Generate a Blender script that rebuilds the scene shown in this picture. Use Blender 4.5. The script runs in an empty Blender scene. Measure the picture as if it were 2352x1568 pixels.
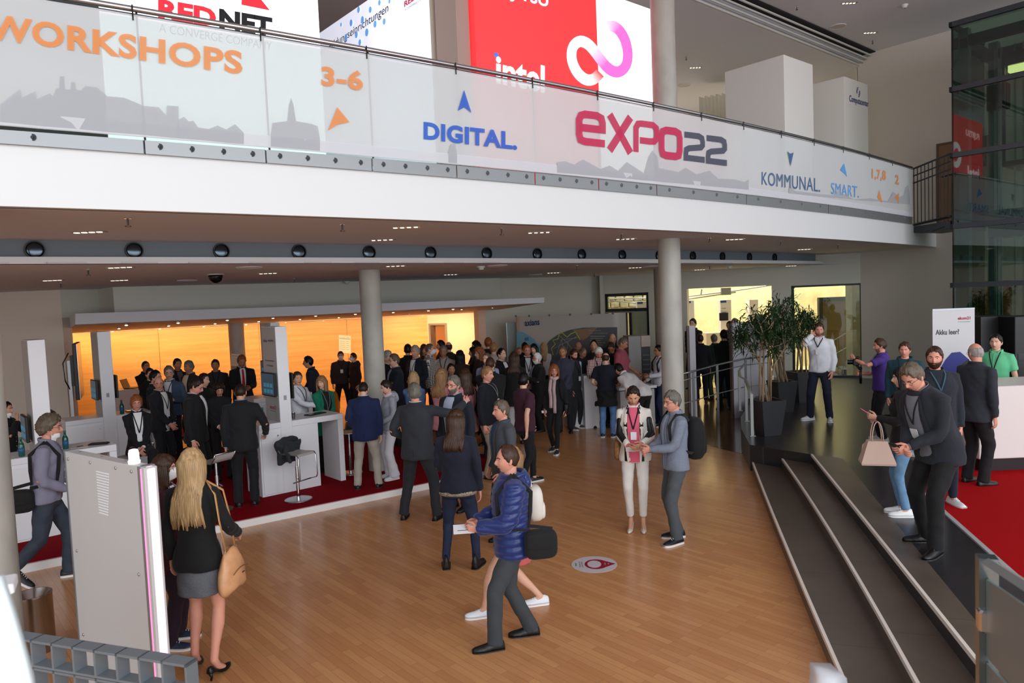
import bpy, math, random
import numpy as np
from mathutils import Vector, Matrix

# ---------------------------------------------------------------- camera
FPX, CAMH = 1680.0, 2.92
_p, _r = math.atan(99/1680), math.atan(.041)
_F = np.array([0, math.cos(_p), -math.sin(_p)]); _R0 = np.array([1., 0, 0]); _U0 = np.array([0, math.sin(_p), math.cos(_p)])
_R = math.cos(_r)*_R0 - math.sin(_r)*_U0; _U = math.sin(_r)*_R0 + math.cos(_r)*_U0
CAM = np.array([0, 0, CAMH])
scn = bpy.context.scene
cd = bpy.data.cameras.new('camera'); cam = bpy.data.objects.new('camera', cd); scn.collection.objects.link(cam)
cam.matrix_world = Matrix(((_R[0], _U[0], -_F[0], 0), (_R[1], _U[1], -_F[1], 0), (_R[2], _U[2], -_F[2], CAMH), (0, 0, 0, 1)))
cd.sensor_width = 36; cd.lens = FPX/2352*36; cd.clip_start = .05; cd.clip_end = 200
cd.dof.use_dof = True; cd.dof.focus_distance = 9.5; cd.dof.aperture_fstop = 4.0
scn.camera = cam

# ---------------------------------------------------------------- world, lights, exposure
wd = bpy.data.worlds.new('world'); scn.world = wd; wd.use_nodes = True
bg = wd.node_tree.nodes['Background']; bg.inputs[0].default_value = (.86, .93, 1, 1); bg.inputs[1].default_value = 1.35
scn.view_settings.view_transform = 'Standard'; scn.view_settings.look = 'None'
scn.view_settings.exposure = 0.0; scn.view_settings.gamma = 1
def area(name, loc, target, sx, sy, power, col=(1, 1, 1), spread=180):
    l = bpy.data.lights.new(name, 'AREA'); l.shape = 'RECTANGLE'; l.size = sx; l.size_y = sy; l.energy = power; l.color = col; l.spread = math.radians(spread)
    o = bpy.data.objects.new(name, l); scn.collection.objects.link(o); o.location = loc
    o.rotation_euler = (Vector(target)-Vector(loc)).to_track_quat('-Z', 'Y').to_euler(); return o
area('facade_daylight', (13, -14, 7.5), (-2, 13, 3.0), 34, 15, 5000, (.94, .97, 1))
area('wood_wall_washer_light', (-7.4, 19.9, 2.42), (-7.8, 21.6, .9), 11, .25, 170, (1, .70, .34))
area('peach_wall_light', (-2.2, 21.8, 2.3), (-2.2, 23.2, 1.0), 1.8, .3, 55, (1, .66, .38))
area('courtyard_light', (8, 25.0, 6.5), (8, 26.5, 0), 12, 3, 1400, (1, .93, .78))
area('courtyard_fill_light', (4.5, 22.6, 4.4), (4.5, 23.4, 0), 4, 1.5, 160, (1, .95, .85))  # second unseen area light, added to brighten the courtyard behind the door

# ---------------------------------------------------------------- pixel -> place in the hall
def ray(x, y): return _F + (x-1176)/FPX*_R - (y-784)/FPX*_U
def F(x, y, z=0.):
    d = ray(x, y); return CAM + d*((z-CAMH)/d[2])
def D(x, y, Y):
    d = ray(x, y); return CAM + d*(Y/d[1])
def onplane(x, y, P, dr):
    """ray against the vertical plane through P along the horizontal direction dr"""
    n = np.array([dr[1], -dr[0], 0.]); d = ray(x, y); return CAM + d*(n@(np.array(P, float)-CAM)/(n@d))
UA = math.atan2(.65, .76)
UU = np.array([math.cos(UA), math.sin(UA), 0]); VV = np.array([-math.sin(UA), math.cos(UA), 0])
def frame(P, ang=UA): return Matrix.Translation(Vector([float(c) for c in P])) @ Matrix.Rotation(ang, 4, 'Z')

# ---------------------------------------------------------------- materials
_M = {}
def lin(c):
    return tuple(((v/12.92) if v <= .04045 else ((v+.055)/1.055)**2.4) for v in [x/255. for x in c])
def mat(name, rgb=(200, 200, 200), rough=.5, metal=0., bump=0., bscale=40., emit=None, es=1., var=0., vscale=6., trans=0., coat=0., sheen=0., alpha=1., spec=.5, ior=1.45, stretch=None):
    if name in _M: return _M[name]
    m = bpy.data.materials.new(name); m.use_nodes = True; nt = m.node_tree; b = nt.nodes['Principled BSDF']; _M[name] = m
    c = lin(rgb)
    b.inputs['Base Color'].default_value = (*c, 1); b.inputs['Roughness'].default_value = rough; b.inputs['Metallic'].default_value = metal
    b.inputs['Specular IOR Level'].default_value = spec; b.inputs['IOR'].default_value = ior
    if trans: b.inputs['Transmission Weight'].default_value = trans
    if coat: b.inputs['Coat Weight'].default_value = coat; b.inputs['Coat Roughness'].default_value = .12
    if sheen: b.inputs['Sheen Weight'].default_value = sheen
    if alpha < 1: b.inputs['Alpha'].default_value = alpha
    if emit is not None:
        b.inputs['Emission Color'].default_value = (*lin(emit), 1); b.inputs['Emission Strength'].default_value = es
    if bump or var:
        tc = nt.nodes.new('ShaderNodeTexCoord'); vec = tc.outputs['Object']
        if stretch:
            mp = nt.nodes.new('ShaderNodeMapping'); mp.inputs['Scale'].default_value = stretch; nt.links.new(vec, mp.inputs[0]); vec = mp.outputs[0]
        if bump:
            n = nt.nodes.new('ShaderNodeTexNoise'); n.inputs['Scale'].default_value = bscale; n.inputs['Detail'].default_value = 3; nt.links.new(vec, n.inputs['Vector'])
            bp = nt.nodes.new('ShaderNodeBump'); bp.inputs['Strength'].default_value = bump; bp.inputs['Distance'].default_value = .01
            nt.links.new(n.outputs['Fac'], bp.inputs['Height']); nt.links.new(bp.outputs[0], b.inputs['Normal'])
        if var:
            n = nt.nodes.new('ShaderNodeTexNoise'); n.inputs['Scale'].default_value = vscale; n.inputs['Detail'].default_value = 5; nt.links.new(vec, n.inputs['Vector'])
            r = nt.nodes.new('ShaderNodeValToRGB'); r.color_ramp.elements[0].position = .3; r.color_ramp.elements[1].position = .7
            r.color_ramp.elements[0].color = (*[v*(1-var) for v in c], 1); r.color_ramp.elements[1].color = (*[min(1, v*(1+var)) for v in c], 1)
            nt.links.new(n.outputs['Fac'], r.inputs[0]); nt.links.new(r.outputs[0], b.inputs['Base Color'])
    return m
def wood_floor():
    m = mat('beech_strip_floor', (190, 128, 76), .3, coat=.25); nt = m.node_tree; b = nt.nodes['Principled BSDF']
    tc = nt.nodes.new('ShaderNodeTexCoord'); mp = nt.nodes.new('ShaderNodeMapping'); mp.inputs['Rotation'].default_value = (0, 0, -UA-math.pi/2)
    nt.links.new(tc.outputs['Object'], mp.inputs[0])
    br = nt.nodes.new('ShaderNodeTexBrick'); br.offset = .37; br.inputs['Scale'].default_value = 1
    br.inputs['Brick Width'].default_value = .62; br.inputs['Row Height'].default_value = .072; br.inputs['Mortar Size'].default_value = .0012; br.inputs['Mortar Smooth'].default_value = 0
    br.inputs['Color1'].default_value = (*lin((216, 158, 104)), 1); br.inputs['Color2'].default_value = (*lin((200, 138, 88)), 1); br.inputs['Mortar'].default_value = (*lin((152, 100, 60)), 1)
    nt.links.new(mp.outputs[0], br.inputs['Vector'])
    mp2 = nt.nodes.new('ShaderNodeMapping'); mp2.inputs['Scale'].default_value = (2.5, 45, 1); nt.links.new(mp.outputs[0], mp2.inputs[0])
    n = nt.nodes.new('ShaderNodeTexNoise'); n.inputs['Scale'].default_value = 1.6; n.inputs['Detail'].default_value = 4; nt.links.new(mp2.outputs[0], n.inputs['Vector'])
    rr = nt.nodes.new('ShaderNodeMapRange'); rr.inputs['To Min'].default_value = .82; rr.inputs['To Max'].default_value = 1.12; nt.links.new(n.outputs['Fac'], rr.inputs['Value'])
    mx = nt.nodes.new('ShaderNodeVectorMath'); mx.operation = 'MULTIPLY'; nt.links.new(br.outputs['Color'], mx.inputs[0]); nt.links.new(rr.outputs[0], mx.inputs[1])
    nt.links.new(mx.outputs[0], b.inputs['Base Color'])
    return m
def wood_panel():
    m = mat('golden_maple_wall_panel', (205, 150, 70), .42); nt = m.node_tree; b = nt.nodes['Principled BSDF']
    tc = nt.nodes.new('ShaderNodeTexCoord'); mp = nt.nodes.new('ShaderNodeMapping'); mp.inputs['Scale'].default_value = (.5, .5, 9); nt.links.new(tc.outputs['Object'], mp.inputs[0])
    n = nt.nodes.new('ShaderNodeTexNoise'); n.inputs['Scale'].default_value = 1.2; n.inputs['Detail'].default_value = 6; nt.links.new(mp.outputs[0], n.inputs['Vector'])
    r = nt.nodes.new('ShaderNodeValToRGB'); r.color_ramp.elements[0].color = (*lin((206, 150, 82)), 1); r.color_ramp.elements[1].color = (*lin((224, 172, 104)), 1); r.color_ramp.elements[0].position = .3; r.color_ramp.elements[1].position = .72
    nt.links.new(n.outputs['Fac'], r.inputs[0]); nt.links.new(r.outputs[0], b.inputs['Base Color'])
    return m
def tile_mat(name, c1, c2, joint, w, h, rough, ang=UA, coat=0):
    m = mat(name, c1, rough, coat=coat); nt = m.node_tree; b = nt.nodes['Principled BSDF']
    tc = nt.nodes.new('ShaderNodeTexCoord'); mp = nt.nodes.new('ShaderNodeMapping'); mp.inputs['Rotation'].default_value = (0, 0, -ang); nt.links.new(tc.outputs['Object'], mp.inputs[0])
    br = nt.nodes.new('ShaderNodeTexBrick'); br.inputs['Scale'].default_value = 1; br.inputs['Brick Width'].default_value = w; br.inputs['Row Height'].default_value = h
    br.inputs['Mortar Size'].default_value = .003; br.inputs['Color1'].default_value = (*lin(c1), 1); br.inputs['Color2'].default_value = (*lin(c2), 1); br.inputs['Mortar'].default_value = (*lin(joint), 1)
    nt.links.new(mp.outputs[0], br.inputs['Vector'])
    n = nt.nodes.new('ShaderNodeTexNoise'); n.inputs['Scale'].default_value = 3; n.inputs['Detail'].default_value = 5; nt.links.new(tc.outputs['Object'], n.inputs['Vector'])
    rr = nt.nodes.new('ShaderNodeMapRange'); rr.inputs['To Min'].default_value = .7; rr.inputs['To Max'].default_value = 1.3; nt.links.new(n.outputs['Fac'], rr.inputs['Value'])
    mx = nt.nodes.new('ShaderNodeVectorMath'); mx.operation = 'MULTIPLY'; nt.links.new(br.outputs['Color'], mx.inputs[0]); nt.links.new(rr.outputs[0], mx.inputs[1]); nt.links.new(mx.outputs[0], b.inputs['Base Color'])
    return m
def glass(name, tint=(200, 225, 220), tr=.8, rough=.02):
    """thin architectural pane: mostly see-through with a mirror film"""
    if name in _M: return _M[name]
    m = bpy.data.materials.new(name); m.use_nodes = True; nt = m.node_tree; nt.nodes.clear(); _M[name] = m
    o = nt.nodes.new('ShaderNodeOutputMaterial'); t = nt.nodes.new('ShaderNodeBsdfTransparent'); t.inputs[0].default_value = (*lin(tint), 1)
    g = nt.nodes.new('ShaderNodeBsdfGlossy'); g.inputs['Roughness'].default_value = rough
    x = nt.nodes.new('ShaderNodeMixShader'); x.inputs[0].default_value = 1-tr
    nt.links.new(t.outputs[0], x.inputs[1]); nt.links.new(g.outputs[0], x.inputs[2]); nt.links.new(x.outputs[0], o.inputs[0]); return m
def banner_cloth():
    m = bpy.data.materials.new('translucent_banner_mesh'); m.use_nodes = True; nt = m.node_tree; nt.nodes.clear()
    o = nt.nodes.new('ShaderNodeOutputMaterial'); t = nt.nodes.new('ShaderNodeBsdfTransparent'); d = nt.nodes.new('ShaderNodeBsdfDiffuse'); tl = nt.nodes.new('ShaderNodeBsdfTranslucent')
    d.inputs[0].default_value = (.84, .86, .88, 1); tl.inputs[0].default_value = (.84, .85, .87, 1)
    a = nt.nodes.new('ShaderNodeMixShader'); a.inputs[0].default_value = .35; nt.links.new(d.outputs[0], a.inputs[1]); nt.links.new(tl.outputs[0], a.inputs[2])
    x = nt.nodes.new('ShaderNodeMixShader'); x.inputs[0].default_value = .17; nt.links.new(a.outputs[0], x.inputs[1]); nt.links.new(t.outputs[0], x.inputs[2])
    tc = nt.nodes.new('ShaderNodeTexCoord'); n = nt.nodes.new('ShaderNodeTexNoise'); n.inputs['Scale'].default_value = 3; n.inputs['Detail'].default_value = 3; nt.links.new(tc.outputs['Object'], n.inputs['Vector'])
    bp = nt.nodes.new('ShaderNodeBump'); bp.inputs['Strength'].default_value = .35; bp.inputs['Distance'].default_value = .03; nt.links.new(n.outputs['Fac'], bp.inputs['Height']); nt.links.new(bp.outputs[0], d.inputs['Normal'])
    nt.links.new(x.outputs[0], o.inputs[0]); return m
def print_mat(name, rgb, tr=.2):
    m = bpy.data.materials.new(name); m.use_nodes = True; nt = m.node_tree; nt.nodes.clear()
    o = nt.nodes.new('ShaderNodeOutputMaterial'); t = nt.nodes.new('ShaderNodeBsdfTransparent'); d = nt.nodes.new('ShaderNodeBsdfDiffuse'); d.inputs[0].default_value = (*lin(rgb), 1)
    x = nt.nodes.new('ShaderNodeMixShader'); x.inputs[0].default_value = tr; nt.links.new(d.outputs[0], x.inputs[1]); nt.links.new(t.outputs[0], x.inputs[2]); nt.links.new(x.outputs[0], o.inputs[0]); return m
def attr_emit(name, es, diffuse=.3):
    m = bpy.data.materials.new(name); m.use_nodes = True; nt = m.node_tree; b = nt.nodes['Principled BSDF']
    a = nt.nodes.new('ShaderNodeAttribute'); a.attribute_name = 'Col'; nt.links.new(a.outputs['Color'], b.inputs['Base Color']); b.inputs['Roughness'].default_value = .5
    nt.links.new(a.outputs['Color'], b.inputs['Emission Color']); b.inputs['Emission Strength'].default_value = es; return m

WHITE = mat('white_laminate', (228, 228, 232), .32, bump=.02)
GREYL = mat('light_grey_print_panel', (176, 174, 172), .45)
CONC = mat('fair_faced_concrete', (168, 164, 156), .5, bump=.25, bscale=14, var=.16, vscale=3, stretch=(1, 1, .6))
STEEL = mat('brushed_steel', (190, 192, 195), .28, 1.0)
DSTEEL = mat('dark_painted_steel', (62, 66, 70), .45, .4)
CHROME = mat('chrome', (225, 225, 228), .1, 1.0)
BLACK = mat('black_plastic', (14, 14, 16), .4)
ALU = mat('grey_aluminium', (150, 153, 156), .35, .7)

# ---------------------------------------------------------------- mesh builder
COL = scn.collection
def tag(o, label=None, cat=None, group=None, kind=None):
    if label: o['label'] = label
    if cat: o['category'] = cat
    if group: o['group'] = group
    if kind: o['kind'] = kind
    return o
class MB:
    def __init__(s, M=None): s.v = []; s.f = []; s.m = []; s.M = M; s.mi = 0; s.M0 = None
    def add(s, V, Fc):
        V = np.asarray(V, float)
        if s.M is not None:
            A = np.array(s.M); V = V@A[:3, :3].T + A[:3, 3]
        b = len(s.v); s.v.extend(V.tolist()); s.f.extend([tuple(i+b for i in q) for q in Fc]); s.m.extend([s.mi]*len(Fc)); return s
    def box(s, x0, x1, y0, y1, z0, z1):
        return s.add([(x, y, z) for z in (z0, z1) for y in (y0, y1) for x in (x0, x1)], [(0, 2, 3, 1), (4, 5, 7, 6), (0, 1, 5, 4), (1, 3, 7, 5), (3, 2, 6, 7), (2, 0, 4, 6)])
    def rbox(s, x0, x1, y0, y1, z0, z1, r=.01):
        """box with chamfered edges"""
        V = []; 
        for z, i in ((z0, r), (z0+r, 0), (z1-r, 0), (z1, r)):
            a, b, c, d = x0+i, x1-i, y0+i, y1-i
            V += [(a+r, c, z), (b-r, c, z), (b, c+r, z), (b, d-r, z), (b-r, d, z), (a+r, d, z), (a, d-r, z), (a, c+r, z)]
        Fc = [tuple(range(7, -1, -1)), tuple(range(24, 32))]
        for k in range(3): Fc += [(k*8+i, k*8+(i+1) % 8, k*8+8+(i+1) % 8, k*8+8+i) for i in range(8)]
        return s.add(V, Fc)
    def prism(s, poly, z0, z1):
        n = len(poly); z0 = [z0]*n if np.isscalar(z0) else z0; z1 = [z1]*n if np.isscalar(z1) else z1
        return s.add([(p[0], p[1], z0[i]) for i, p in enumerate(poly)]+[(p[0], p[1], z1[i]) for i, p in enumerate(poly)],
                     [tuple(range(n-1, -1, -1)), tuple(range(n, 2*n))]+[(i, (i+1) % n, n+(i+1) % n, n+i) for i in range(n)])
    def rings(s, R, cap=True, closed=False):
        n = len(R[0]); k = len(R); V = np.concatenate([np.asarray(r, float) for r in R]); Fc = []
        for j in range(k-1 if not closed else k):
            a, b = j*n, ((j+1) % k)*n
            Fc += [(a+i, a+(i+1) % n, b+(i+1) % n, b+i) for i in range(n)]
        if cap and not closed:
            V = np.concatenate([V, [np.mean(R[0], 0), np.mean(R[-1], 0)]]); c0, c1 = k*n, k*n+1
            Fc += [((i+1) % n, i, c0) for i in range(n)]+[((k-1)*n+i, (k-1)*n+(i+1) % n, c1) for i in range(n)]
        return s.add(V, Fc)
    def tube(s, P, r, seg=8, ref=(0, 0, 1), cap=True, closed=False, round_=False):
        """P points; r radius, (rx, ry) or a list of either; rx along ref's side, ry along the other"""
        P = np.asarray(P, float); n = len(P)
        rs = r if isinstance(r, list) else [r]*n
        rs = [(q, q) if np.isscalar(q) else q for q in rs]
        T = np.zeros_like(P)
        for i in range(n):
            a = P[(i-1) % n] if (closed or i > 0) else P[i]; b = P[(i+1) % n] if (closed or i < n-1) else P[i]
            T[i] = (b-a)/max(1e-9, np.linalg.norm(b-a))
        ref = np.asarray(ref, float); R = []; t = np.arange(seg)/seg*2*math.pi
        for i in range(n):
            a = ref-(ref@T[i])*T[i]
            if np.linalg.norm(a) < 1e-3: a = np.array([1., 0, .01])-T[i][0]*T[i]
            a /= np.linalg.norm(a); b = np.cross(T[i], a)
            R.append(P[i]+np.outer(np.cos(t)*rs[i][0], a)+np.outer(np.sin(t)*rs[i][1], b))
        if round_ and not closed:
            def capr(k, sg):
                out = []
                for q, f in ((.55, .84), (.9, .45)):
                    out.append(R[k]*f+P[k]*(1-f)+T[k]*sg*q*min(rs[k]))
                return out
            R = capr(0, -1)[::-1]+R+capr(n-1, 1)
        return s.rings(R, cap, closed)
    def cyl(s, c, r, z0, z1, seg=24, r2=None):
        t = np.arange(seg)/seg*2*math.pi; r2 = r if r2 is None else r2
        return s.rings([np.c_[c[0]+r*np.cos(t), c[1]+r*np.sin(t), np.full(seg, z0)], np.c_[c[0]+r2*np.cos(t), c[1]+r2*np.sin(t), np.full(seg, z1)]])
    def lathe(s, c, prof, seg=24):
        t = np.arange(seg)/seg*2*math.pi
        return s.rings([np.c_[c[0]+r*np.cos(t), c[1]+r*np.sin(t), np.full(seg, c[2]+z)] for r, z in prof])
    def ball(s, c, r, nu=12, nv=8, R=None):
        r = (r, r, r) if np.isscalar(r) else r; rg = []
        for j in range(nv):
            e = math.pi*(j+.5)/nv-math.pi/2; t = np.arange(nu)/nu*2*math.pi
            P = np.c_[np.cos(t)*math.cos(e)*r[0], np.sin(t)*math.cos(e)*r[1], np.full(nu, math.sin(e)*r[2])]
            if R is not None: P = P@np.asarray(R).T
            rg.append(P+np.asarray(c))
        return s.rings(rg)
    def grid(s, fn, nu, nv, thick=0.):
        """open sheet fn(u,v)->point; thick gives it a back face"""
        V = [fn(i/nu, j/nv) for j in range(nv+1) for i in range(nu+1)]; w = nu+1
        Fc = [(j*w+i, j*w+i+1, (j+1)*w+i+1, (j+1)*w+i) for j in range(nv) for i in range(nu)]
        return s.add(V, Fc)
    def quad(s, *P): return s.add(P, [tuple(range(len(P)))])
    def build(s, name, m=None, parent=None, smooth=None, **kw):
        me = bpy.data.meshes.new(name)
        V = np.asarray(s.v, float)
        me.from_pydata(V.tolist(), [], s.f)
        ms = m if isinstance(m, (list, tuple)) else [m]
        for q in ms:
            if q: me.materials.append(q)
        if len(ms) > 1: me.polygons.foreach_set('material_index', s.m)
        if smooth: me.polygons.foreach_set('use_smooth', [True]*len(s.f))
        me.update()
        if smooth == 'auto':
            try: me.set_sharp_from_angle(angle=math.radians(38))
            except Exception: pass
        o = bpy.data.objects.new(name, me); COL.objects.link(o)
        if parent: o.parent = parent
        if kw: tag(o, **kw)
        return o
def empty(name, loc=(0, 0, 0), rz=0., **kw):
    o = bpy.data.objects.new(name, None); COL.objects.link(o); o.location = [float(c) for c in loc]; o.rotation_euler = (0, 0, rz); o.empty_display_size = .1
    return tag(o, **kw)
def copy_tree(o, parent=None):
    kids = list(o.children); c = o.copy(); COL.objects.link(c); c.parent = parent
    for k in kids: copy_tree(k, c)
    return c
_txt = {}
def text_geo(s, off=.0, res=3, shear=0., sp=1.):
    k = (s, off, res, shear, sp)
    if k not in _txt:
        cu = bpy.data.curves.new('t', 'FONT'); cu.body = s; cu.offset = off; cu.resolution_u = res; cu.shear = shear; cu.size = 1; cu.space_character = sp
        o = bpy.data.objects.new('t', cu); COL.objects.link(o); bpy.context.view_layer.update()
        me = bpy.data.meshes.new_from_object(o.evaluated_get(bpy.context.evaluated_depsgraph_get()))
        V = np.array([v.co[:] for v in me.vertices]) if len(me.vertices) else np.zeros((1, 3)); Fc = [tuple(p.vertices) for p in me.polygons]
        bpy.data.objects.remove(o); bpy.data.curves.remove(cu); bpy.data.meshes.remove(me)
        lo = V.min(0); hi = V.max(0)
        _txt[k] = ((V[:, :2]-lo[:2])/(hi[:2]-lo[:2]), Fc, (hi-lo)[:2])
    return _txt[k]
def text(s, P0, P1, h, m, parent=None, off=.02, name='lettering', n=.004, shear=0., up=(0, 0, 1), **kw):
    """flat lettering from its lower left corner P0 to its lower right P1, h tall, proud of the surface by n"""
    UV, Fc, _ = text_geo(s, off, 3, shear); P0 = np.asarray(P0, float); P1 = np.asarray(P1, float); up = np.asarray(up, float)
    nn = np.cross(P1-P0, up); nn /= np.linalg.norm(nn)
    V = P0+np.outer(UV[:, 0], P1-P0)+np.outer(UV[:, 1], up*h)+nn*n
    return MB().add(V, Fc).build(name, m, parent, **kw)
# ================================================================ STRUCTURE
ZP, ZC = .42, .10      # stone platform, carpeted stand podium
ZS, ZL = 3.75, 3.49    # balcony soffit, lower ceiling
ZU, ZT = 4.22, 8.83    # upper floor, upper ceiling
WALLM = mat('white_plaster_wall', (206, 203, 192), .7, bump=.05, bscale=60)
WALLP = mat('warm_plaster_wall', (214, 204, 192), .7, bump=.05, bscale=60)
CEILM = mat('ceiling_paint', (206, 205, 210), .75, bump=.04, bscale=90)
FASM = mat('white_fascia_paint', (216, 218, 218), .45)
def st(mb, name, m, parent=None, smooth=None): return mb.build(name, m, parent, smooth, kind='structure')

floor = st(MB().box(-17, 17, -7, 30, -.2, 0), 'floor', wood_floor())
# dark terrazzo beyond the beech boards
dk = [F(1590, 1010)[:2], F(1652, 1030)[:2], F(1722, 1046)[:2], (6.5, 13.2), (9.4, 18.8), (9.2, 26.8), (3.2, 26.8), (2.6, 20)]
st(MB().prism(dk, -.01, .004), 'floor_terrazzo', mat('polished_brown_terrazzo', (132, 106, 76), .14, var=.35, vscale=9, coat=.4))

_fx = np.array([F(x, y, ZS)[:2] for x, y in [(0, 474), (400, 486), (800, 498), (1176, 512), (1500, 528), (1950, 552), (2100, 562)]])
_g = np.polyfit(_fx[:, 0], _fx[:, 1], 2); g1 = lambda x: np.polyval(_g, x)
_lx = np.array([F(x, y, ZL)[:2] for x, y in [(0, 606), (800, 604), (1500, 604), (1975, 607)]])
_l = np.polyfit(_lx[:, 0], _lx[:, 1], 2); g2 = lambda x: np.polyval(_l, x)
def oncurve(x, y, g=g1, off=0.):
    d = ray(x, y); a, b = .5, 60.
    f = lambda t: t*d[1]-g(t*d[0])+off
    for _ in range(50):
        c = (a+b)/2
        if f(c) > 0: b = c
        else: a = c
    return CAM+d*a
K = D(1978, 750, 19.4)*[1, 1, 0]
XR = min((x for x in np.linspace(7, 13, 400) if g1(x) > K[1]-(x-K[0])/.84), default=11.)+1.0
def curve_xy(g, x0, x1, n, off=0.):
    xs = np.linspace(x0, x1, n); return [(x, g(x)+off) for x in xs]
def wall_strip(g, x0, x1, z0, z1, th, name, m, n=40, z0f=None):
    a = curve_xy(g, x0, x1, n); b = curve_xy(g, x0, x1, n, th); mb = MB()
    zz0 = z0 if callable(z0) else (lambda x: z0); zz1 = z1 if callable(z1) else (lambda x: z1)
    mb.rings([np.array([(p[0], p[1], zz0(p[0])), (q[0], q[1], zz0(p[0])), (q[0], q[1], zz1(p[0])), (p[0], p[1], zz1(p[0]))]) for p, q in zip(a, b)])
    return mb.build(name, m, smooth='auto')
tag(wall_strip(g1, -8, XR, ZS, ZU, .14, 'balcony_fascia', FASM), kind='structure')
a = curve_xy(g1, -8, XR, 40, .1)
st(MB().prism(a+[(K[0]+.1, K[1]+.1), (K[0]-.3, 24.0), (-17, 24.0), (-17, g1(-8)+.1)], ZU-.06, ZU), 'floor_upper', mat('upper_floor_grey', (150, 140, 130), .5))
st(MB().prism(a+[(K[0]+.3, K[1]), (8.4, g2(8.4)+.2)]+curve_xy(g2, 8.4, -8, 30, .2), ZS, ZS+.05), 'ceiling_soffit', CEILM)
st(MB().prism(curve_xy(g2, -8, 8.3, 30)+[(K[0]+.2, K[1]+.2), (3, 24), (-17, 24), (-17, g2(-8))], ZL, ZL+.02), 'ceiling_lower', CEILM)
tag(wall_strip(g2, -8, 8.35, ZL+.0, ZL+.075, .12, 'ceiling_lip', FASM, 30), kind='structure')
tag(wall_strip(lambda x: g2(x)+.16, -8, 8.1, ZL+.03, ZS+.02, .1, 'ceiling_duct_face', mat('blue_grey_duct_face', (112, 122, 130), .6), 30), kind='structure')

def vwall(P, Q, z0, z1, th, name, m, openings=(), parent=None):
    """upright wall from P to Q, thick away from the camera, with openings (s0, s1, zb, zt) along it"""
    P = np.array([P[0], P[1]], float); Q = np.array([Q[0], Q[1]], float); L = np.linalg.norm(Q-P); ang = math.atan2(*(Q-P)[::-1]); mb = MB(frame((P[0], P[1], 0), ang)); s = 0
    for a, b, c, d in sorted(openings):
        mb.box(s, a, 0, th, z0, z1)
        if c > z0: mb.box(a, b, 0, th, z0, c)
        if d < z1: mb.box(a, b, 0, th, d, z1)
        s = b
    mb.box(s, L, 0, th, z0, z1)
    return st(mb, name, m, parent)
W4a = D(1380, 700, 22.4)*[1, 1, 0]; w4d = (K-W4a)/np.linalg.norm(K-W4a)
def w4(x, y): q = onplane(x, y, W4a, w4d); return float((q-W4a)@w4d), float(q[2])
oA = (w4(1388, 672)[0], w4(1489, 672)[0], 0, w4(1437, 673)[1]); oB = (w4(1577, 660)[0], w4(1772, 657)[0], 0, w4(1700, 658)[1]); oC = (w4(1817, 655)[0], w4(1979, 652)[0], ZP, w4(1900, 653)[1])
vwall(W4a, K, 0, ZS+.02, .3, 'wall_back_right', WALLM, [oA, oB, oC])
vwall(K, K+np.array([.84, -1, 0])*7.5, 0, ZT, .3, 'wall_right', WALLP)
vwall((-17, 24), (9, 24), ZU, ZT, .2, 'wall_upper_back', WALLM)
vwall((K[0]-.2, 24.1), (K[0]-.02, K[1]+.05), ZU, ZT, .2, 'wall_upper_side', WALLM)
p = D(0, 700, 15.6); q = D(140, 700, 15.5); r = D(228, 700, 16.2); u = D(262, 700, 15.2)
vwall((-17, 15.9), q, 0, ZL, .3, 'wall_left', WALLP)
vwall(q, r, 2.9, ZL, .1, 'wall_left_recess', WALLM)
vwall(r, u, 2.9, ZL, .1, 'wall_left_return', WALLM)
W3a = D(1097, 700, 20.2); vwall(u, D(1150, 700, 20.2), 2.85, ZL, .2, 'wall_back_upper', WALLM)
vwall(W3a, W4a, 0, ZL, .25, 'wall_back', WALLM)
vwall(D(1378, 700, 22.4), D(1379, 700, 21.9), 0, ZL, .1, 'wall_back_step', WALLM)
# golden wood wall under the canopy, peach wall with door recess beside it
o0 = D(128, 764, 19.5); o1 = D(981, 730, 23.4); vwall(o0, o1, 0, 3.5, .15, 'wall_wood', wood_panel())
vwall((o0[0]-.5, 15.6), o0, 0, 3.5, .15, 'wall_wood_side', _M['golden_maple_wall_panel'])
for k in (.24, .5, .75):
    c = o0+(o1-o0)*k; st(MB(frame((c[0], c[1], 0), math.atan2((o1-o0)[1], (o1-o0)[0]))).box(-.004, .004, -.006, 0, 0, 2.8), 'trim_1', mat('panel_joint', (140, 90, 40), .6))
PEACH = mat('peach_plaster_wall', (226, 196, 172), .7)
e0 = D(984, 760, 23.3); e1 = D(1022, 760, 23.2); pz = float(D(1000, 747, 23.2)[2])
o2 = D(1100, 730, 22.9); L = np.linalg.norm((o2-o1)[:2]); fr = lambda P: float(np.linalg.norm((P-o1)[:2]))
vwall(o1, o2, 0, 3.5, .5, 'wall_peach', PEACH, [(fr(e0), fr(e1), 0, pz)])
vwall(o2, (W3a[0], W3a[1]), 0, 3.5, .2, 'wall_peach_side', PEACH)
M_ = frame((o1[0], o1[1], 0), math.atan2((o2-o1)[1], (o2-o1)[0])); dr = empty('door_1', kind='structure')
MB(M_).box(fr(e0), fr(e1), .42, .47, 0, pz).build('door_leaf', mat('oak_door', (170, 112, 58), .45), dr)
f = MB(M_); f.box(fr(e0)-.06, fr(e0), -.03, .4, 0, pz+.06).box(fr(e1), fr(e1)+.06, -.03, .4, 0, pz+.06).box(fr(e0), fr(e1), -.03, .4, pz, pz+.06); f.build('door_frame', mat('grey_door_frame', (128, 112, 98), .5), dr)
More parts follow.
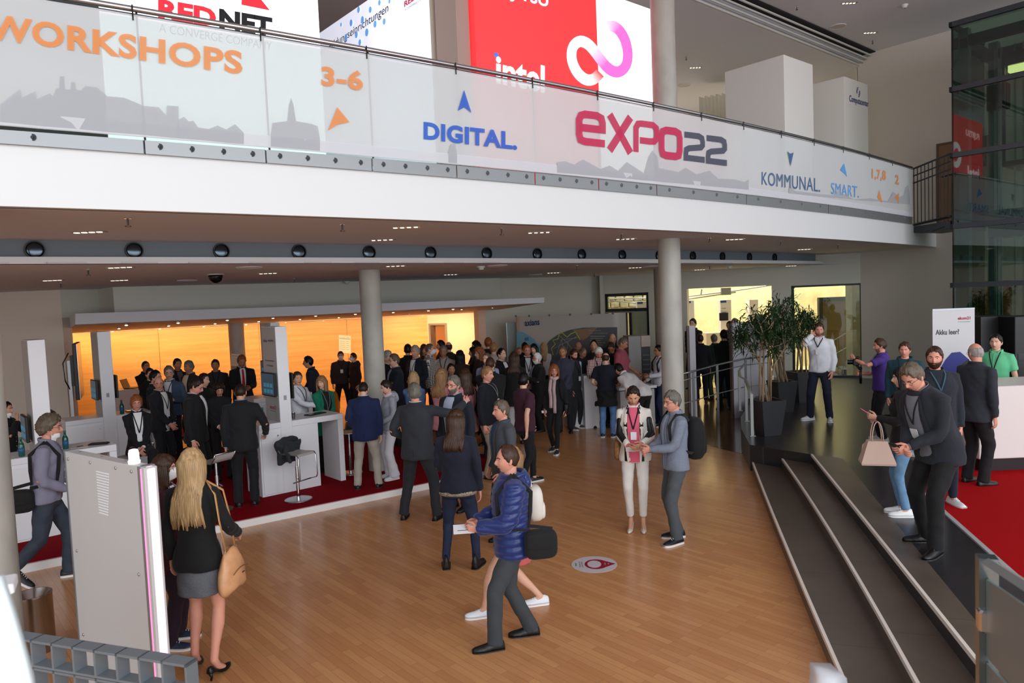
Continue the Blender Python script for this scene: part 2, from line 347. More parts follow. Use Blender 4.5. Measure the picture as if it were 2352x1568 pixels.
# canopy slab with sloping soffit
cb = [D(173, 745, 14.3), D(700, 724, 15.7), D(1250, 695, 17.2)]; ct = [D(173, 720, 14.3), D(700, 703, 15.7), D(1250, 683, 17.2)]
bb = [D(138, 768, 19.3), D(560, 746, 21.2), D(985, 719, 23.2)]
mb = MB(); V = cb+ct+bb+[b+np.array([0, 0, .3]) for b in bb]
tip = D(1100, 718, 22.5)
mb.add(V+[tip, tip+np.array([0, 0, .3])], [(0, 1, 4, 3), (1, 2, 5, 4), (0, 6, 7, 1), (1, 7, 8, 12, 2), (3, 4, 10, 9), (4, 5, 13, 11, 10), (0, 3, 9, 6), (2, 12, 13, 5), (6, 9, 10, 7), (7, 10, 11, 8), (8, 11, 13, 12)])
tag(mb.build('canopy', [CEILM]), 'long white canopy slab with spotlights under it, over the golden wood wall', 'canopy', kind='structure')
# stone platform with three steps and their pale nosings
s1 = [F(x, y, ZP/3)[:2] for x, y in [(1724, 1051), (1770, 1170), (1840, 1340), (1929, 1545)]]
s2 = [F(x, y, ZP*2/3)[:2] for x, y in [(1791, 1047), (1880, 1178), (2000, 1383), (2102, 1562)]]
s3 = [F(x, y, ZP)[:2] for x, y in [(1863, 1043), (1960, 1165), (2080, 1310), (2245, 1522)]]
def ext(s):
    s = np.array(s); t = s[:, 1]; c = np.polyfit(t, s[:, 0], 2); ys = np.linspace(s[0, 1], s[-1, 1], 14); P = [(np.polyval(c, y), y) for y in ys]
    d = np.array(P[-1])-np.array(P[-3]); d /= abs(d[1]); return P+[tuple(np.array(P[-1])+d*1.2), tuple(np.array(P[-1])+d*3.2)]
s1, s2, s3 = ext(s1), ext(s2), ext(s3)
A0 = F(1722, 1021, ZP)[:2]; stone = tile_mat('dark_basalt_step', (98, 87, 76), (90, 80, 71), (56, 50, 46), 1.5, 3., .36, UA+.55)
A1 = np.array(s1[0])+np.array([.12, .25])
st(MB().prism([tuple(A1)]+s1+s3[::-1], 0, ZP/3), 'step_1', stone)
st(MB().prism([tuple(A1)]+s2+s3[::-1], ZP/3, ZP*2/3), 'step_2', stone)
plat = [tuple(A0)]+s3+[(17, s3[-1][1]), (17, 10), tuple((K+np.array([.84, -1, 0])*7.4)[:2]), tuple(K[:2]), tuple((K+(W4a-K)*.33)[:2]), tuple(F(1745, 900, ZP)[:2]), tuple(F(1722, 925, ZP)[:2]), tuple(F(1701, 958, ZP)[:2]), tuple(F(1703, 985, ZP)[:2])]
st(MB().prism(plat, 0, ZP), 'floor_platform', tile_mat('black_slate_platform', (44, 43, 44), (38, 38, 40), (66, 64, 62), 1.2, .6, .3, UA+.2, .1))
bd = [F(x, y, ZP)[:2] for x, y in [(1937, 1053), (2060, 1205), (2175, 1345)]]; bd = ext(bd)
st(MB().prism(s3+bd[::-1], ZP-.02, ZP+.003), 'floor_platform_border', stone)
for s, z in ((s1, ZP/3), (s2, ZP*2/3), (s3, ZP)):
    S = np.array(s); n = np.gradient(S, axis=0); n = np.c_[-n[:, 1], n[:, 0]]; n /= np.linalg.norm(n, axis=1)[:, None]; n = -n if n[0][0] < 0 else n
    st(MB().prism([tuple(q) for q in S-n*.004]+[tuple(q) for q in (S+n*.022)[::-1]], z-.03, z+.006), 'step_nosing', mat('pale_metal_nosing', (232, 222, 212), .4, .0))
# carpets
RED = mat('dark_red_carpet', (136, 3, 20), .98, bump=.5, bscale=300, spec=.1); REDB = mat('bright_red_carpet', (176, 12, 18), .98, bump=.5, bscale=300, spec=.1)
Pl = F(-60, 1340)[:2]; Pr = F(1212, 1076)[:2]; v2 = VV[:2]; lng = 5.8
pod = [tuple(Pl), tuple(Pr), tuple(Pr+v2*lng), tuple(Pl+v2*lng)]
st(MB().prism(pod, 0, ZC-.006), 'podium', mat('white_podium_edge', (232, 230, 228), .4))
ins = lambda a, b, k: tuple(np.array(a)+k)
nn = .045
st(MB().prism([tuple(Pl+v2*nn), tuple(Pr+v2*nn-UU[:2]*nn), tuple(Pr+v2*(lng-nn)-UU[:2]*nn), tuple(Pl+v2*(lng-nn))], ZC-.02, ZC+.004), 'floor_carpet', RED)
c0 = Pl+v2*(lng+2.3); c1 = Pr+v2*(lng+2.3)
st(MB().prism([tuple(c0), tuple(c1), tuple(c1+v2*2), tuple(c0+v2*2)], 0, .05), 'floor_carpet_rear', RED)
r0 = F(2112, 1122, ZP)[:2]; r1 = F(2352, 1335, ZP)[:2]; d = (r1-r0)/np.linalg.norm(r1-r0); r2 = r1+d*3
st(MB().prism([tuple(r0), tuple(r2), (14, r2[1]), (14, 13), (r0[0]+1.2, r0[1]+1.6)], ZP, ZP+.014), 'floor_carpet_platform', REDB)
nr = np.array([-d[1], d[0]]); nr = nr if nr[0] < 0 else -nr
st(MB().prism([tuple(r0), tuple(r2), tuple(r2+nr*.045), tuple(r0+nr*.045)], ZP, ZP+.018), 'trim_2', mat('carpet_edge_strip', (176, 176, 176), .5))
st(MB().prism([tuple(q[:2]) for q in (D(1380, 800, 22.9), D(1800, 800, 21.0), (17, 21), (17, 26.5), (0, 27.6))], 0, .012), 'floor_courtyard', mat('cream_stone_floor', (226, 208, 164), .3))
# columns
def column(px, yb, zb, pxw, y0, z1, name='column'):
    c = F(px, yb, zb); r = pxw/2*c[1]/FPX; c = c+np.array([0, r, 0]); return st(MB().cyl(c, r, 0, z1, 40), name, CONC, smooth='auto'), c
column(867.5, 1083, ZC, 49, 620, ZL+.02)
_, cB = column(1557, 1095, 0, 51, 548, ZS+.02)
st(MB().cyl(cB, .185, ZU, ZT, 40), 'column_upper', CONC, smooth='auto')
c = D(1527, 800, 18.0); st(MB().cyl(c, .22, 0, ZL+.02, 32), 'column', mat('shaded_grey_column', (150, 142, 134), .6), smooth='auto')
c = D(545, 800, 18.9); st(MB().cyl(c, .19, 0, 3.2, 32), 'column', CONC, smooth='auto')
c = D(47, 1540, 5.4)-np.array([.21, 0, 0]); st(MB().cyl(c, .22, 0, ZS, 40), 'column', CONC, smooth='auto')
# upper ceiling: two levels with a louvred slot between
lv = np.array([-1.16, -1, 0])/np.linalg.norm([-1.16, -1]); e = K+np.array([.05, 0, 0])
far = e+lv*26
st(MB().prism([tuple(e[:2]), tuple(far[:2]), (-17, far[1]), (-17, 24.2), (9, 24.2)], ZT-.27, ZT+.1), 'ceiling_upper_rear', CEILM)
st(MB().prism([tuple((e-lv*2)[:2]), (17, 16), (17, -1.5), (-14, -1.5), tuple(far[:2])], ZT, ZT+.06), 'ceiling_upper', CEILM)
off = np.array([.64, -.77, 0])
for k in range(4):
    o_ = off*(.02+.09*k); st(MB().prism([tuple((e+o_)[:2]), tuple((far+o_)[:2]), tuple((far+o_+off*.03)[:2]), tuple((e+o_+off*.03)[:2])], ZT-.27+.06*k, ZT-.235+.06*k), 'ceiling_louvre', mat('louvre_paint', (196, 192, 182), .6))
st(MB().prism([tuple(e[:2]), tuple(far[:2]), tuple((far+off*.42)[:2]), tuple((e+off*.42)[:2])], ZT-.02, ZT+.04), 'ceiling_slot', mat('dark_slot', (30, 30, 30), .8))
vwall((-15, 0), (-15, 25), 0, ZT, .2, 'wall_far_left', WALLP)
# ---- courtyard beyond the back wall
LIME = mat('rough_lime_render_wall', (214, 200, 160), .85, bump=.4, bscale=8, var=.12, vscale=4)
vwall((-1, 27.5), (17, 26.2), 0, 7.5, .3, 'wall_courtyard', LIME)
vwall((17, 26.2), (9.7, 19), 0, 7.5, .3, 'wall_courtyard_side', LIME)
rb = MB(); random.seed(3)
for i in range(13):
    for j in range(7):
        x = 1.5+i*.33+(j % 2)*.15; rb.rbox(x, x+.3, 26.5, 26.75, 2.2+j*.22, 2.2+j*.22+.2, .03)
st(rb, 'wall_rubble_stone', mat('rubble_stone', (160, 148, 122), .9, bump=.6, bscale=10, var=.4, vscale=5))
FR = mat('anthracite_frame', (44, 47, 50), .4, .3)
GL = glass('clear_glass', (238, 244, 240), .965); GLF = glass('frosted_glass', (150, 170, 160), .6, .5)
MW = frame(W4a, math.atan2(w4d[1], w4d[0]))
dA = empty('door_2', kind='structure'); a, b, _, t = oA; zt = w4(1437, 708)[1]
m = MB(MW); m.box(a, b, .05, .15, t-.09, t).box(a, a+.08, .05, .15, 0, t).box(b-.08, b, .05, .15, 0, t).box(a, b, .05, .15, zt-.1, zt).box((a+b)/2-.1, (a+b)/2, .05, .15, 0, zt).box((a+b)/2+.05, (a+b)/2+.13, .05, .15, 0, zt).build('door_frame', FR, dA)
MB(MW).box(a+.08, b-.08, .09, .1, zt, t-.09).build('transom_pane', GL, dA)
MB(MW).box(a+.1, (a+b)/2-.1, .09, .1, 0, zt-.1).build('door_pane', GL, dA); MB(MW).box((a+b)/2+.13, b-.08, .09, .1, 0, zt-.1).build('door_pane', GLF, dA)
MB(MW).box(a+.02, a+.9, -.03, .02, zt-.13, zt-.09).build('door_closer', ALU, dA)
wC = empty('window_1', kind='structure'); a, b, zb, t = oC
MB(MW).box(a, b, .02, .1, t-.05, t).box(a, a+.07, .02, .1, zb, t).box(b-.05, b, .02, .1, zb, t).box(a, b, .02, .1, zb, zb+.06).build('window_frame', FR, wC)
MB(MW).box(a+.07, b-.05, .05, .06, zb+.06, t-.05).build('window_pane', GL, wC)
c = D(1958, 750, 20.4); st(MB().box(c[0], c[0]+.6, 20.4, 20.8, 0, 3.6), 'pillar_courtyard', mat('pale_green_concrete', (150, 155, 140), .7, var=.1))
# courtyard stair seen through the big pane
sr = empty('courtyard_stair', (0, 0, 0)); tag(sr, 'steel stair with vertical bar railing seen through the large pane behind the plants', 'stair')
T0 = D(1888, 868, 21.3)*[1, 1, 0]+[0, 0, .1]; sd = np.array([.96, -.28, 0]); m = MB(); m2 = MB(); m3 = MB()
for i in range(11):
    q = T0+sd*.27*i; m.M = frame((q[0], q[1], q[2]+.17*i), math.atan2(sd[1], sd[0])); m.box(0, .3, 0, 1.3, -.05, 0).box(-.01, .03, 0, 1.3, -.2, -.0).box(0, .3, -.06, 0, -.3, .03)
m.build('stair_steps', mat('dark_stair_steel', (48, 52, 54), .5), sr)
for i in range(24):
    q = T0+sd*(.135*i)+np.array([0, -.08, 0]); z = q[2]+.17*(i/2); MB().tube([(q[0], q[1], z-.1), (q[0], q[1], z+1.0)], .012, 6).build('baluster', ALU, sr)
for dz in (1.02, .6):
    MB().tube([T0+np.array([0, -.08, dz]), T0+sd*3.2+np.array([0, -.08, dz+2.0])], .02, 8).build('stair_rail', ALU, sr)
dd = D(1925, 760, 23.6); dz_ = float(D(1925, 690, 23.6)[2]); st(MB().box(dd[0]-.5, dd[0]+.9, 23.6, 23.7, .1, dz_), 'door_3', mat('dark_ochre_door', (92, 80, 50), .5))
mb = MB().box(dd[0]-.62, dd[0]+1.0, 23.55, 23.7, dz_, dz_+.12).box(dd[0]-.62, dd[0]-.5, 23.55, 23.7, 0, dz_); st(mb, 'trim_3', FR)
# roof truss rods in the courtyard
tr = empty('roof_truss'); tag(tr, 'thin white tie rods with a square node plate crossing the bright courtyard room', 'truss', kind='thing')
for A_, B_ in (((1560, 683), (1685, 668)), ((1560, 690), (1690, 671)), ((1685, 668), (1790, 652)), ((1610, 676), (1612, 664)), ((1400, 690), (1500, 700)), ((1400, 686), (1500, 684))):
    MB().tube([D(*A_, 24.4), D(*B_, 24.4)], .022, 6).build('tie_rod', ALU, tr)
q = D(1667, 669, 24.35); MB().box(q[0]-.16, q[0]+.16, q[1]-.05, q[1]+.05, q[2]-.12, q[2]+.12).build('node_plate', ALU, tr)
# ================================================================ BALCONY RAILING, BANNER, CEILING FIXTURES
def cz(px, py, off=0.): return oncurve(px, py, g1, off)
def lfit(pts, off=0.):
    Q = np.array([cz(x, y, off) for x, y in pts]); c = np.polyfit(Q[:, 0], Q[:, 2], 1); return lambda x: float(np.polyval(c, x))
zrail = lfit([(215, 1), (610, 71), (1050, 153), (1500, 239), (1950, 345), (2090, 381)], .06)
zbb = lfit([(0, 287), (400, 322), (800, 358), (1500, 423), (2000, 485), (2090, 497)], .06)
zpt = lfit([(0, 296), (620, 346), (1230, 396), (1710, 444), (2080, 490)], .03)
bal = empty('balcony_railing', (0, float(g1(0)), ZU), label='curved steel balcony railing with glass and a bolted grey base band above the white fascia', cat='railing')
LB = float(oncurve(2092, 440)[0])
def onbal(x, z, off): return np.array([x, g1(x)-off, z])
def cpart(mb, name, m, smooth=None):
    mb.v = [(a, b-float(g1(0)), c-ZU) for a, b, c in mb.v]; return mb.build(name, m, bal, smooth)
xs = np.linspace(-8, LB, 60)
cpart(MB().tube([onbal(x, zrail(x), .05) for x in xs], .024, 10), 'handrail', STEEL, True)
cpart(MB().tube([onbal(x, zrail(x)-.045, .05) for x in xs], .012, 6), 'handrail_wire', DSTEEL, True)
PL = mat('grey_base_plate', (140, 143, 145), .4, .5)
joints = [-8]+[float(cz(x, 400)[0]) for x in (342, 617, 858, 1228, 1373, 1506, 1711)]
joints = sorted(set(joints+[LB, float(cz(1900, 470)[0]), float(cz(1050, 400)[0])]))
for a_, b_ in zip(joints[:-1], joints[1:]):
    n = 10; X = np.linspace(a_+.006, b_-.006, n); mb = MB()
    mb.rings([np.array([onbal(x, ZU-.02, .0), onbal(x, ZU-.02, .045), onbal(x, zpt(x), .045), onbal(x, zpt(x), .0)]) for x in X]); cpart(mb, 'base_plate', PL)
    for k in (.12, .37, .63, .88):
        mb = MB(); x = a_+(b_-a_)*k; q = onbal(x, (ZU+zpt(x))/2, .045)
        for rr, dd_ in ((.026, .004), (.012, .012)):
            t = np.arange(12)/12*2*math.pi; R_ = [np.c_[q[0]+rr*np.cos(t), np.full(12, q[1]-y), q[2]+rr*np.sin(t)] for y in (0, dd_)]; mb.rings(R_)
        cpart(mb, 'plate_bolt', DSTEEL)
X = np.linspace(-8, LB, 50); mb = MB()
mb.rings([np.array([onbal(x, ZU, .0), onbal(x, ZU, .012), onbal(x, zrail(x)-.06, .012), onbal(x, zrail(x)-.06, .0)]) for x in X]); cpart(mb, 'glass_balustrade', glass('balustrade_glass', (226, 240, 236), .93), True)
# banner
ban = empty('banner', (0, float(g1(0)), ZU+.2), label='long translucent white event banner tied along the balcony railing', cat='banner')
def bpart(mb, name, m, smooth=None, **kw):
    mb.v = [(a, b-float(g1(0)), c-ZU-.2) for a, b, c in mb.v]; return mb.build(name, m, ban, smooth, **kw)
def bsag(x, v): return .007*math.sin(x*5.3)*math.sin(v*3.1)+.003*math.sin(x*17+v*4)
mb = MB()
def bpt(u, v):
    x = -8+(LB+8)*u; z = zbb(x)+(zrail(x)-.05-zbb(x))*v; return onbal(x, z, .075+bsag(x, v))
mb.grid(bpt, 220, 8); bpart(mb, 'banner_cloth', banner_cloth(), True)
for px in (329, 613, 850, 1050, 1223, 1370, 1497, 1606, 1702, 1788, 1863, 1930, 1990, 2043):
    mb = MB(); x = float(cz(px, 200)[0]); P = onbal(x, zrail(x)+.02, .09); mb.tube([P, P-np.array([0, 0, .12])], .006, 5); bpart(mb, 'cable_tie', BLACK); bpart(MB().tube([onbal(x, zbb(x)-.08, .03), onbal(x, zrail(x), .03)], .009, 6), 'tension_rod', DSTEEL)
mb = MB().grid(lambda u, v: onbal(-8+(LB+8)*u, zbb(-8+(LB+8)*u)+.10*v+.004, .0865+bsag(-8+(LB+8)*u, v*.1)), 200, 1); bpart(mb, 'banner_hem', print_mat('banner_hem_print', (214, 216, 222), .25), True)
def warp(corners):
    """px quad (bl, br, tr, tl) -> function (u, v) to a point on the banner"""
    bl, br, tr_, tl = [np.array(c, float) for c in corners]
    def fn(u, v): return bl*(1-u)*(1-v)+br*u*(1-v)+tr_*u*v+tl*(1-u)*v
    return fn
def bant(s, corners, m, off=.03, name='lettering', n=.092):
    UV, Fc, _ = text_geo(s, off, 4, 0., 1.07); fn = warp(corners); V = []
    for u, v in UV: q = fn(u, v); V.append(cz(q[0], q[1], n))
    return bpart(MB().add(V, Fc), name, m)
def bpoly(pts, m, name='print', n=.092):
    """filled print from outline points, fanned and split along the banner curve"""
    V = [cz(x, y, n) for x, y in pts]; return bpart(MB().add(V, [tuple(range(len(V)))]), name, m)
OR = print_mat('orange_print', (226, 146, 88), .16); BL = print_mat('blue_print', (64, 104, 196), .1); CR = print_mat('crimson_print', (196, 62, 96), .1)
SL = print_mat('slate_print', (86, 90, 104), .1); NV = print_mat('steel_blue_print', (74, 104, 146), .1); SB = print_mat('sky_blue_print', (96, 160, 226), .1)
bant('WORKSHOPS', [(-30, 88), (557, 172), (557, 118), (-30, 28)], OR, .035)
bant('3-6', [(738, 196), (834, 209), (834, 163), (738, 150)], OR, .04)
bant('DIGITAL.', [(973, 320), (1188, 345), (1188, 304), (973, 279)], BL, .045)
bant('KOMMUNAL.', [(1750, 424), (1884, 441), (1884, 410), (1750, 394)], NV, .0)
bant('SMART.', [(1910, 445), (1973, 454), (1973, 428), (1910, 419)], SB, .0)
bant('1,7,8', [(2003, 413), (2035, 418), (2035, 392), (2003, 387)], OR, .03); bant('2', [(2057, 422), (2065, 424), (2065, 402), (2057, 400)], OR, .03)
for P, m in (([(775, 246), (803, 280), (775, 286), (753, 300)], OR), ([(1066, 206), (1083, 259), (1067, 246), (1052, 254)], BL), ([(1809, 347), (1815, 353), (1823, 350), (1816, 382)], NV),
             ([(1939, 375), (1946, 406), (1938, 397), (1930, 390)], SB), ([(2020, 436), (2027, 465), (2020, 460), (2015, 452)], OR), ([(2065, 443), (2064, 469), (2060, 460), (2055, 453)], OR)):
    bpoly(P, m, 'arrow_print')
def strokes(paths, w, quad, m, name):
    """rounded block lettering: thick polylines in a unit box mapped on the banner; w in box units"""
    fn = warp(quad); mb = MB()
    for k, P in enumerate(paths):
        P = [np.array(p, float) for p in P]; n = len(P); L_, R__ = [], []
        for i in range(n):
            a = P[max(i-1, 0)]; b = P[min(i+1, n-1)]
            if i == 0: d1 = d2 = P[1]-P[0]
            elif i == n-1: d1 = d2 = P[-1]-P[-2]
            else: d1 = P[i]-P[i-1]; d2 = P[i+1]-P[i]
            d1 = d1/np.linalg.norm(d1); d2 = d2/np.linalg.norm(d2); t = d1+d2; t /= max(np.linalg.norm(t), .3)
            nn_ = np.array([-t[1], t[0]]); s_ = w/2/max(.5, nn_@np.array([-d1[1], d1[0]])); L_.append(P[i]+nn_*s_); R__.append(P[i]-nn_*s_)
        V = [];
        for q in L_+R__:
            z = fn(q[0], q[1]); V.append(cz(z[0], z[1], .091+.0012*k))
        mb.add(V, [(i, i+1, n+i+1, n+i) for i in range(n-1)])
    return bpart(mb, name, m)
w = .2
def letter(x0, y0, x1, y1, slope, path, m, name, w=.2):
    q = [(x0, y0), (x1, y0+slope*(x1-x0)), (x1, y1+slope*(x1-x0)), (x0, y1)]; return strokes(path, w, q, m, name)
o = .1; R1 = [(.1, .28), (.16, .16), (.28, .1)]
letter(1324, 330, 1391, 252, .12, [[(.98, o), (.3, o), (.15, .14), (o, .3), (o, .72), (.16, .85), (.3, .9), (.7, .9), (.86, .84), (.9, .7), (.9, .5), (.1, .5)]], CR, 'letter_e', .22)
letter(1393, 344, 1456, 262, .13, [[(.12, 1.), (.88, 0)], [(.88, 1.), (.12, 0)]], CR, 'letter_x', .23)
letter(1455, 348, 1515, 274, .13, [[(o, 0), (o, .75), (.18, .88), (.3, .9), (.75, .9), (.88, .82), (.9, .7), (.9, .5), (.8, .4), (.6, .38), (.25, .38)]], CR, 'letter_p', .2)
letter(1515, 362, 1567, 290, .12, [[(.5, .9), (.3, .9), (.14, .84), (o, .7), (o, .3), (.15, .14), (.3, o), (.7, o), (.86, .15), (.9, .3), (.9, .7), (.86, .84), (.7, .9), (.48, .9)]], CR, 'letter_o', .24)
two = [[(.03, .9), (.72, .9), (.87, .84), (.9, .72), (.9, .6), (.82, .52), (.25, .44), (.12, .38), (.1, .25), (.1, .1), (1., .1)]]
letter(1571, 368, 1619, 302, .12, two, SL, 'numeral_two', .21); letter(1622, 375, 1670, 310, .12, two, SL, 'numeral_two', .21)
# skyline print along the bottom
SK = print_mat('grey_skyline_print', (178, 180, 186), .22)
def sky(pts, base): bpoly([(pts[0][0], base(pts[0][0]))]+pts+[(pts[-1][0], base(pts[-1][0]))], SK, 'skyline_print', .0895)
bs = lambda x: 280+.0905*x
def bsv(P, k=0):
    for a_, b_ in zip(P[:-1], P[1:]):
        if b_[0]-a_[0] > .5: bpoly([(a_[0], bs(a_[0])), a_, b_, (b_[0], bs(b_[0]))], SK, 'skyline_print', .0895)
bsv([(0, 240), (20, 225), (46, 205), (47, 225), (81, 210), (82, 228), (115, 214), (122, 222), (130, 203), (136, 203), (138, 175), (147, 175), (149, 205), (163, 205), (164, 188), (172, 188), (174, 205), (186, 208), (197, 197), (222, 200), (247, 221), (285, 224), (330, 243), (365, 246), (383, 266), (384, 242), (410, 244), (409, 275), (423, 268), (434, 279), (444, 277), (455, 292), (480, 296), (500, 288), (520, 297), (540, 285), (560, 305)])
bsv([(622, 310), (626, 282), (660, 278), (664, 240), (669, 225), (674, 240), (680, 278), (715, 284), (730, 290), (735, 318)])
bsv([(1030, 350), (1036, 330), (1046, 330), (1050, 352)])
bsv([(1280, 372), (1300, 370), (1320, 378), (1340, 366), (1380, 388), (1400, 380), (1420, 392), (1440, 372), (1480, 398), (1490, 360), (1500, 345), (1512, 362), (1514, 385), (1560, 395), (1575, 385), (1600, 400), (1630, 392), (1650, 410), (1690, 412), (1712, 418), (1720, 412)])
bsv([(1812, 432), (1818, 428), (1826, 438), (1880, 445), (1915, 448), (1925, 438), (1960, 458), (2000, 455), (2040, 462), (2052, 440), (2066, 452), (2076, 448), (2080, 430), (2086, 425), (2090, 450)])
for x0_, y0_, w_ in ((8, 38, 1), ):
    pass
# bridge railing between the balcony end and the lift
br = empty('bridge_railing', (8, 15, ZU), label='dark flat-bar railing of the short bridge to the glass lift', cat='railing')
E0 = D(2186, 300, 15.3); Bq = cz(2098, 440); z0, z1 = ZU-.02, float(zrail(LB))
Bp = np.array([Bq[0], Bq[1], 0]); Ep = np.array([E0[0]+.02, E0[1]+.1, 0])
def brp(mb, name):
    mb.v = [(a-8, b-15, c-ZU) for a, b, c in mb.v]; return mb.build(name, DSTEEL, br)
brp(MB().tube([Bp+[0, 0, z1], Ep+[0, 0, z1+.1]], .022, 4), 'top_rail'); brp(MB().tube([Bp+[0, 0, z1-.16], Ep+[0, 0, z1-.06]], .016, 4), 'middle_rail'); brp(MB().tube([Bp+[0, 0, z0], Ep+[0, 0, z0+.05]], (.03, .07), 4), 'bottom_rail')
brp(MB().tube([Bp+[0, 0, z1-.32], Ep+[0, 0, z1-.22]], .016, 4), 'lower_rail')
for i in range(10):
    k = (i+.15)/9.6; q = Bp+(Ep-Bp)*k; brp(MB().tube([q+[0, 0, z0], q+[0, 0, z1+.1*k]], (.012, .02), 4), 'baluster')
off2 = np.array([1.0, .62, 0])
for i in range(8):
    k = (i+.6)/9; q = Bp+off2+(Ep-Bp)*k; brp(MB().tube([q+[0, 0, z0], q+[0, 0, z1-.1]], (.01, .016), 4), 'baluster')
brp(MB().tube([Bp+off2+[0, 0, z1-.12], Ep+off2+[0, 0, z1-.1]], .02, 4), 'rear_rail')
st(MB().prism([tuple(Bp[:2]), tuple(Ep[:2]), tuple((Ep+off2)[:2]), tuple((Bp+off2)[:2])], ZU-.2, ZU-.06), 'floor_bridge', DSTEEL)
tag(MB().tube([cz(2107, 530, .1), cz(2118, 528, .1)+[0, 0, -.04], D(2140, 531, 15.6), D(2170, 520, 15.4)], .012, 6).build('cable', BLACK), 'thin black cable drooping under the bridge end', 'cable')
# ceiling fittings
DL = mat('downlight_glow', (255, 244, 226), .4, emit=(255, 240, 214), es=1.6); DG = mat('satin_reflector', (150, 148, 140), .25, .8)
dlp = None
def downlight(px, py, z, size=.3, label='small recessed four cell downlight in the lower white ceiling', grp='recessed downlights in the lower ceilings'):
    global dlp
    P = F(px, py, z)
    if dlp is None:
        dlp = empty('downlight', (0, 0, 0), 0, label=label, cat='ceiling light', group=grp)
        MB().box(-.16, .16, -.05, .05, -.006, .02).build('trim_frame', DG, dlp)
        m = MB()
        for i in range(4): m.box(-.145+i*.075, -.105+i*.075, -.022, .022, -.012, -.004)
        m.build('lamp_cell', DL, dlp); o_ = dlp
    else: o_ = copy_tree(dlp)
    o_.location = [float(c) for c in P]; o_['label'] = label; o_['group'] = grp; return o_
for px, py in [(205, 532), (880, 550), (934, 521), (1240, 533), (1438, 548), (1688, 549), (1848, 572)]: downlight(px, py, ZS, label='recessed four cell downlight in the soffit under the balcony edge', grp='downlights in the balcony soffit')
for px, py in [(278, 613), (122, 643), (276, 643), (617, 627), (910, 610), (1036, 630), (1460, 614), (1272, 626), (1608, 619), (1818, 610)]: downlight(px, py, ZL)
for px, py, z in [(1951, 7, ZT), (1999, 75, ZT)]: downlight(px, py, z, label='recessed downlight in the high hall ceiling near the lift', grp='downlights in the high ceiling')
downlight(1598, 155, ZT-.27, label='recessed downlight in the ceiling above the upper gallery, by the round column', grp=None) if False else downlight(1598, 155, ZT-.27, label='recessed downlight in the gallery ceiling left of the tall white tower', grp='downlights over the gallery')
sp0 = None
def sprinkler(px, py, z, lab, grp):
    global sp0
    P = F(px, py, z)
    if sp0 is None:
        sp0 = empty('sprinkler', (0, 0, 0), label=lab, cat='sprinkler', group=grp)
        MB().cyl((0, 0), .03, -.012, .01, 12).build('escutcheon', CHROME, sp0); MB().cyl((0, 0), .009, -.075, -.01, 8).build('pipe_stub', DSTEEL, sp0); MB().cyl((0, 0), .024, -.082, -.072, 12).build('deflector', mat('bronze', (110, 70, 50), .4, .8), sp0); o_ = sp0
    else: o_ = copy_tree(sp0)
    o_.location = [float(c) for c in P]; o_['label'] = lab; o_['group'] = grp
for px, py in [(293, 499), (786, 513), (1152, 524), (1427, 536), (1630, 545), (1793, 553), (1925, 561)]: sprinkler(px, py, ZS, 'small pendant sprinkler head under the balcony soffit', 'sprinklers in the soffit')
for px, py in [(202, 618), (139, 649), (676, 639), (1325, 609), (1365, 628), (1630, 610), (1846, 612), (1068, 641), (105, 667)]: sprinkler(px, py, ZL, 'tiny sprinkler head hanging from the lower ceiling', 'sprinklers in the lower ceiling')
for px, py, z in [(1830, 14, ZT), (2004, 93, ZT), (1576, 130, ZT-.27)]: sprinkler(px, py, z, 'sprinkler head in the high ceiling above the gallery', 'sprinklers in the high ceiling')
sk0 = None
for px, py, z in [(572, 613, ZL), (430, 643, ZL), (1142, 609, ZL), (1493, 611, ZL), (1230, 630, ZL), (1480, 628, ZL), (1745, 611, ZL), (1925, 60, ZT), (1572, 195, ZT-.27)]:
    P = F(px, py, z)
    if sk0 is None:
        sk0 = empty('ceiling_speaker', (0, 0, 0)); MB().cyl((0, 0), .16, -.012, .01, 28).build('grille_disc', mat('speaker_grille_white', (190, 182, 174), .6), sk0); MB().lathe((0, 0, 0), [(.175, .01), (.175, -.01), (.16, -.016), (.16, -.002)], 28).build('rim', CEILM, sk0); o_ = sk0
    else: o_ = copy_tree(sk0)
    o_.location = [float(c) for c in P]; tag(o_, 'round flat white loudspeaker disc in the '+('lower ceiling' if z == ZL else 'high ceiling'), 'speaker', 'loudspeaker discs in the '+('lower ceiling' if z == ZL else 'high ceiling'))
for i, (px, py, z, lb) in enumerate([(1105, 611, ZL, 'white smoke detector on the lower ceiling above the long exhibition wall'), (797, 646, ZL, 'white smoke detector above the canopy, just left of the concrete column'), (1676, 611, ZL, 'white smoke detector on the lower ceiling above the plants'), (2078, 11, ZT, 'white smoke detector in the high hall ceiling')]):
    P = F(px, py, z); o_ = empty('smoke_detector', P, label=lb, cat='detector'); MB().lathe((0, 0, 0), [(.07, .01), (.07, -.02), (.045, -.03), (.045, -.055), (.02, -.065)], 20).build('housing', FASM, o_, True); MB().cyl((0, 0), .012, -.072, -.06, 8).build('sensor_tip', BLACK, o_)
P = F(495, 629, ZL); o_ = empty('dome_camera', P, label='black dome security camera hanging from the lower ceiling', cat='camera'); MB().cyl((0, 0), .13, -.02, .01, 24).build('mount_ring', GREYL, o_); MB().lathe((0, 0, 0), [(.11, -.02), (.11, -.05), (.095, -.1), (.06, -.13), (.02, -.145)], 24).build('dome', mat('smoked_dome', (12, 8, 8), .08), o_, True)
nz = None; g2n = lambda x: g2(x)+.16
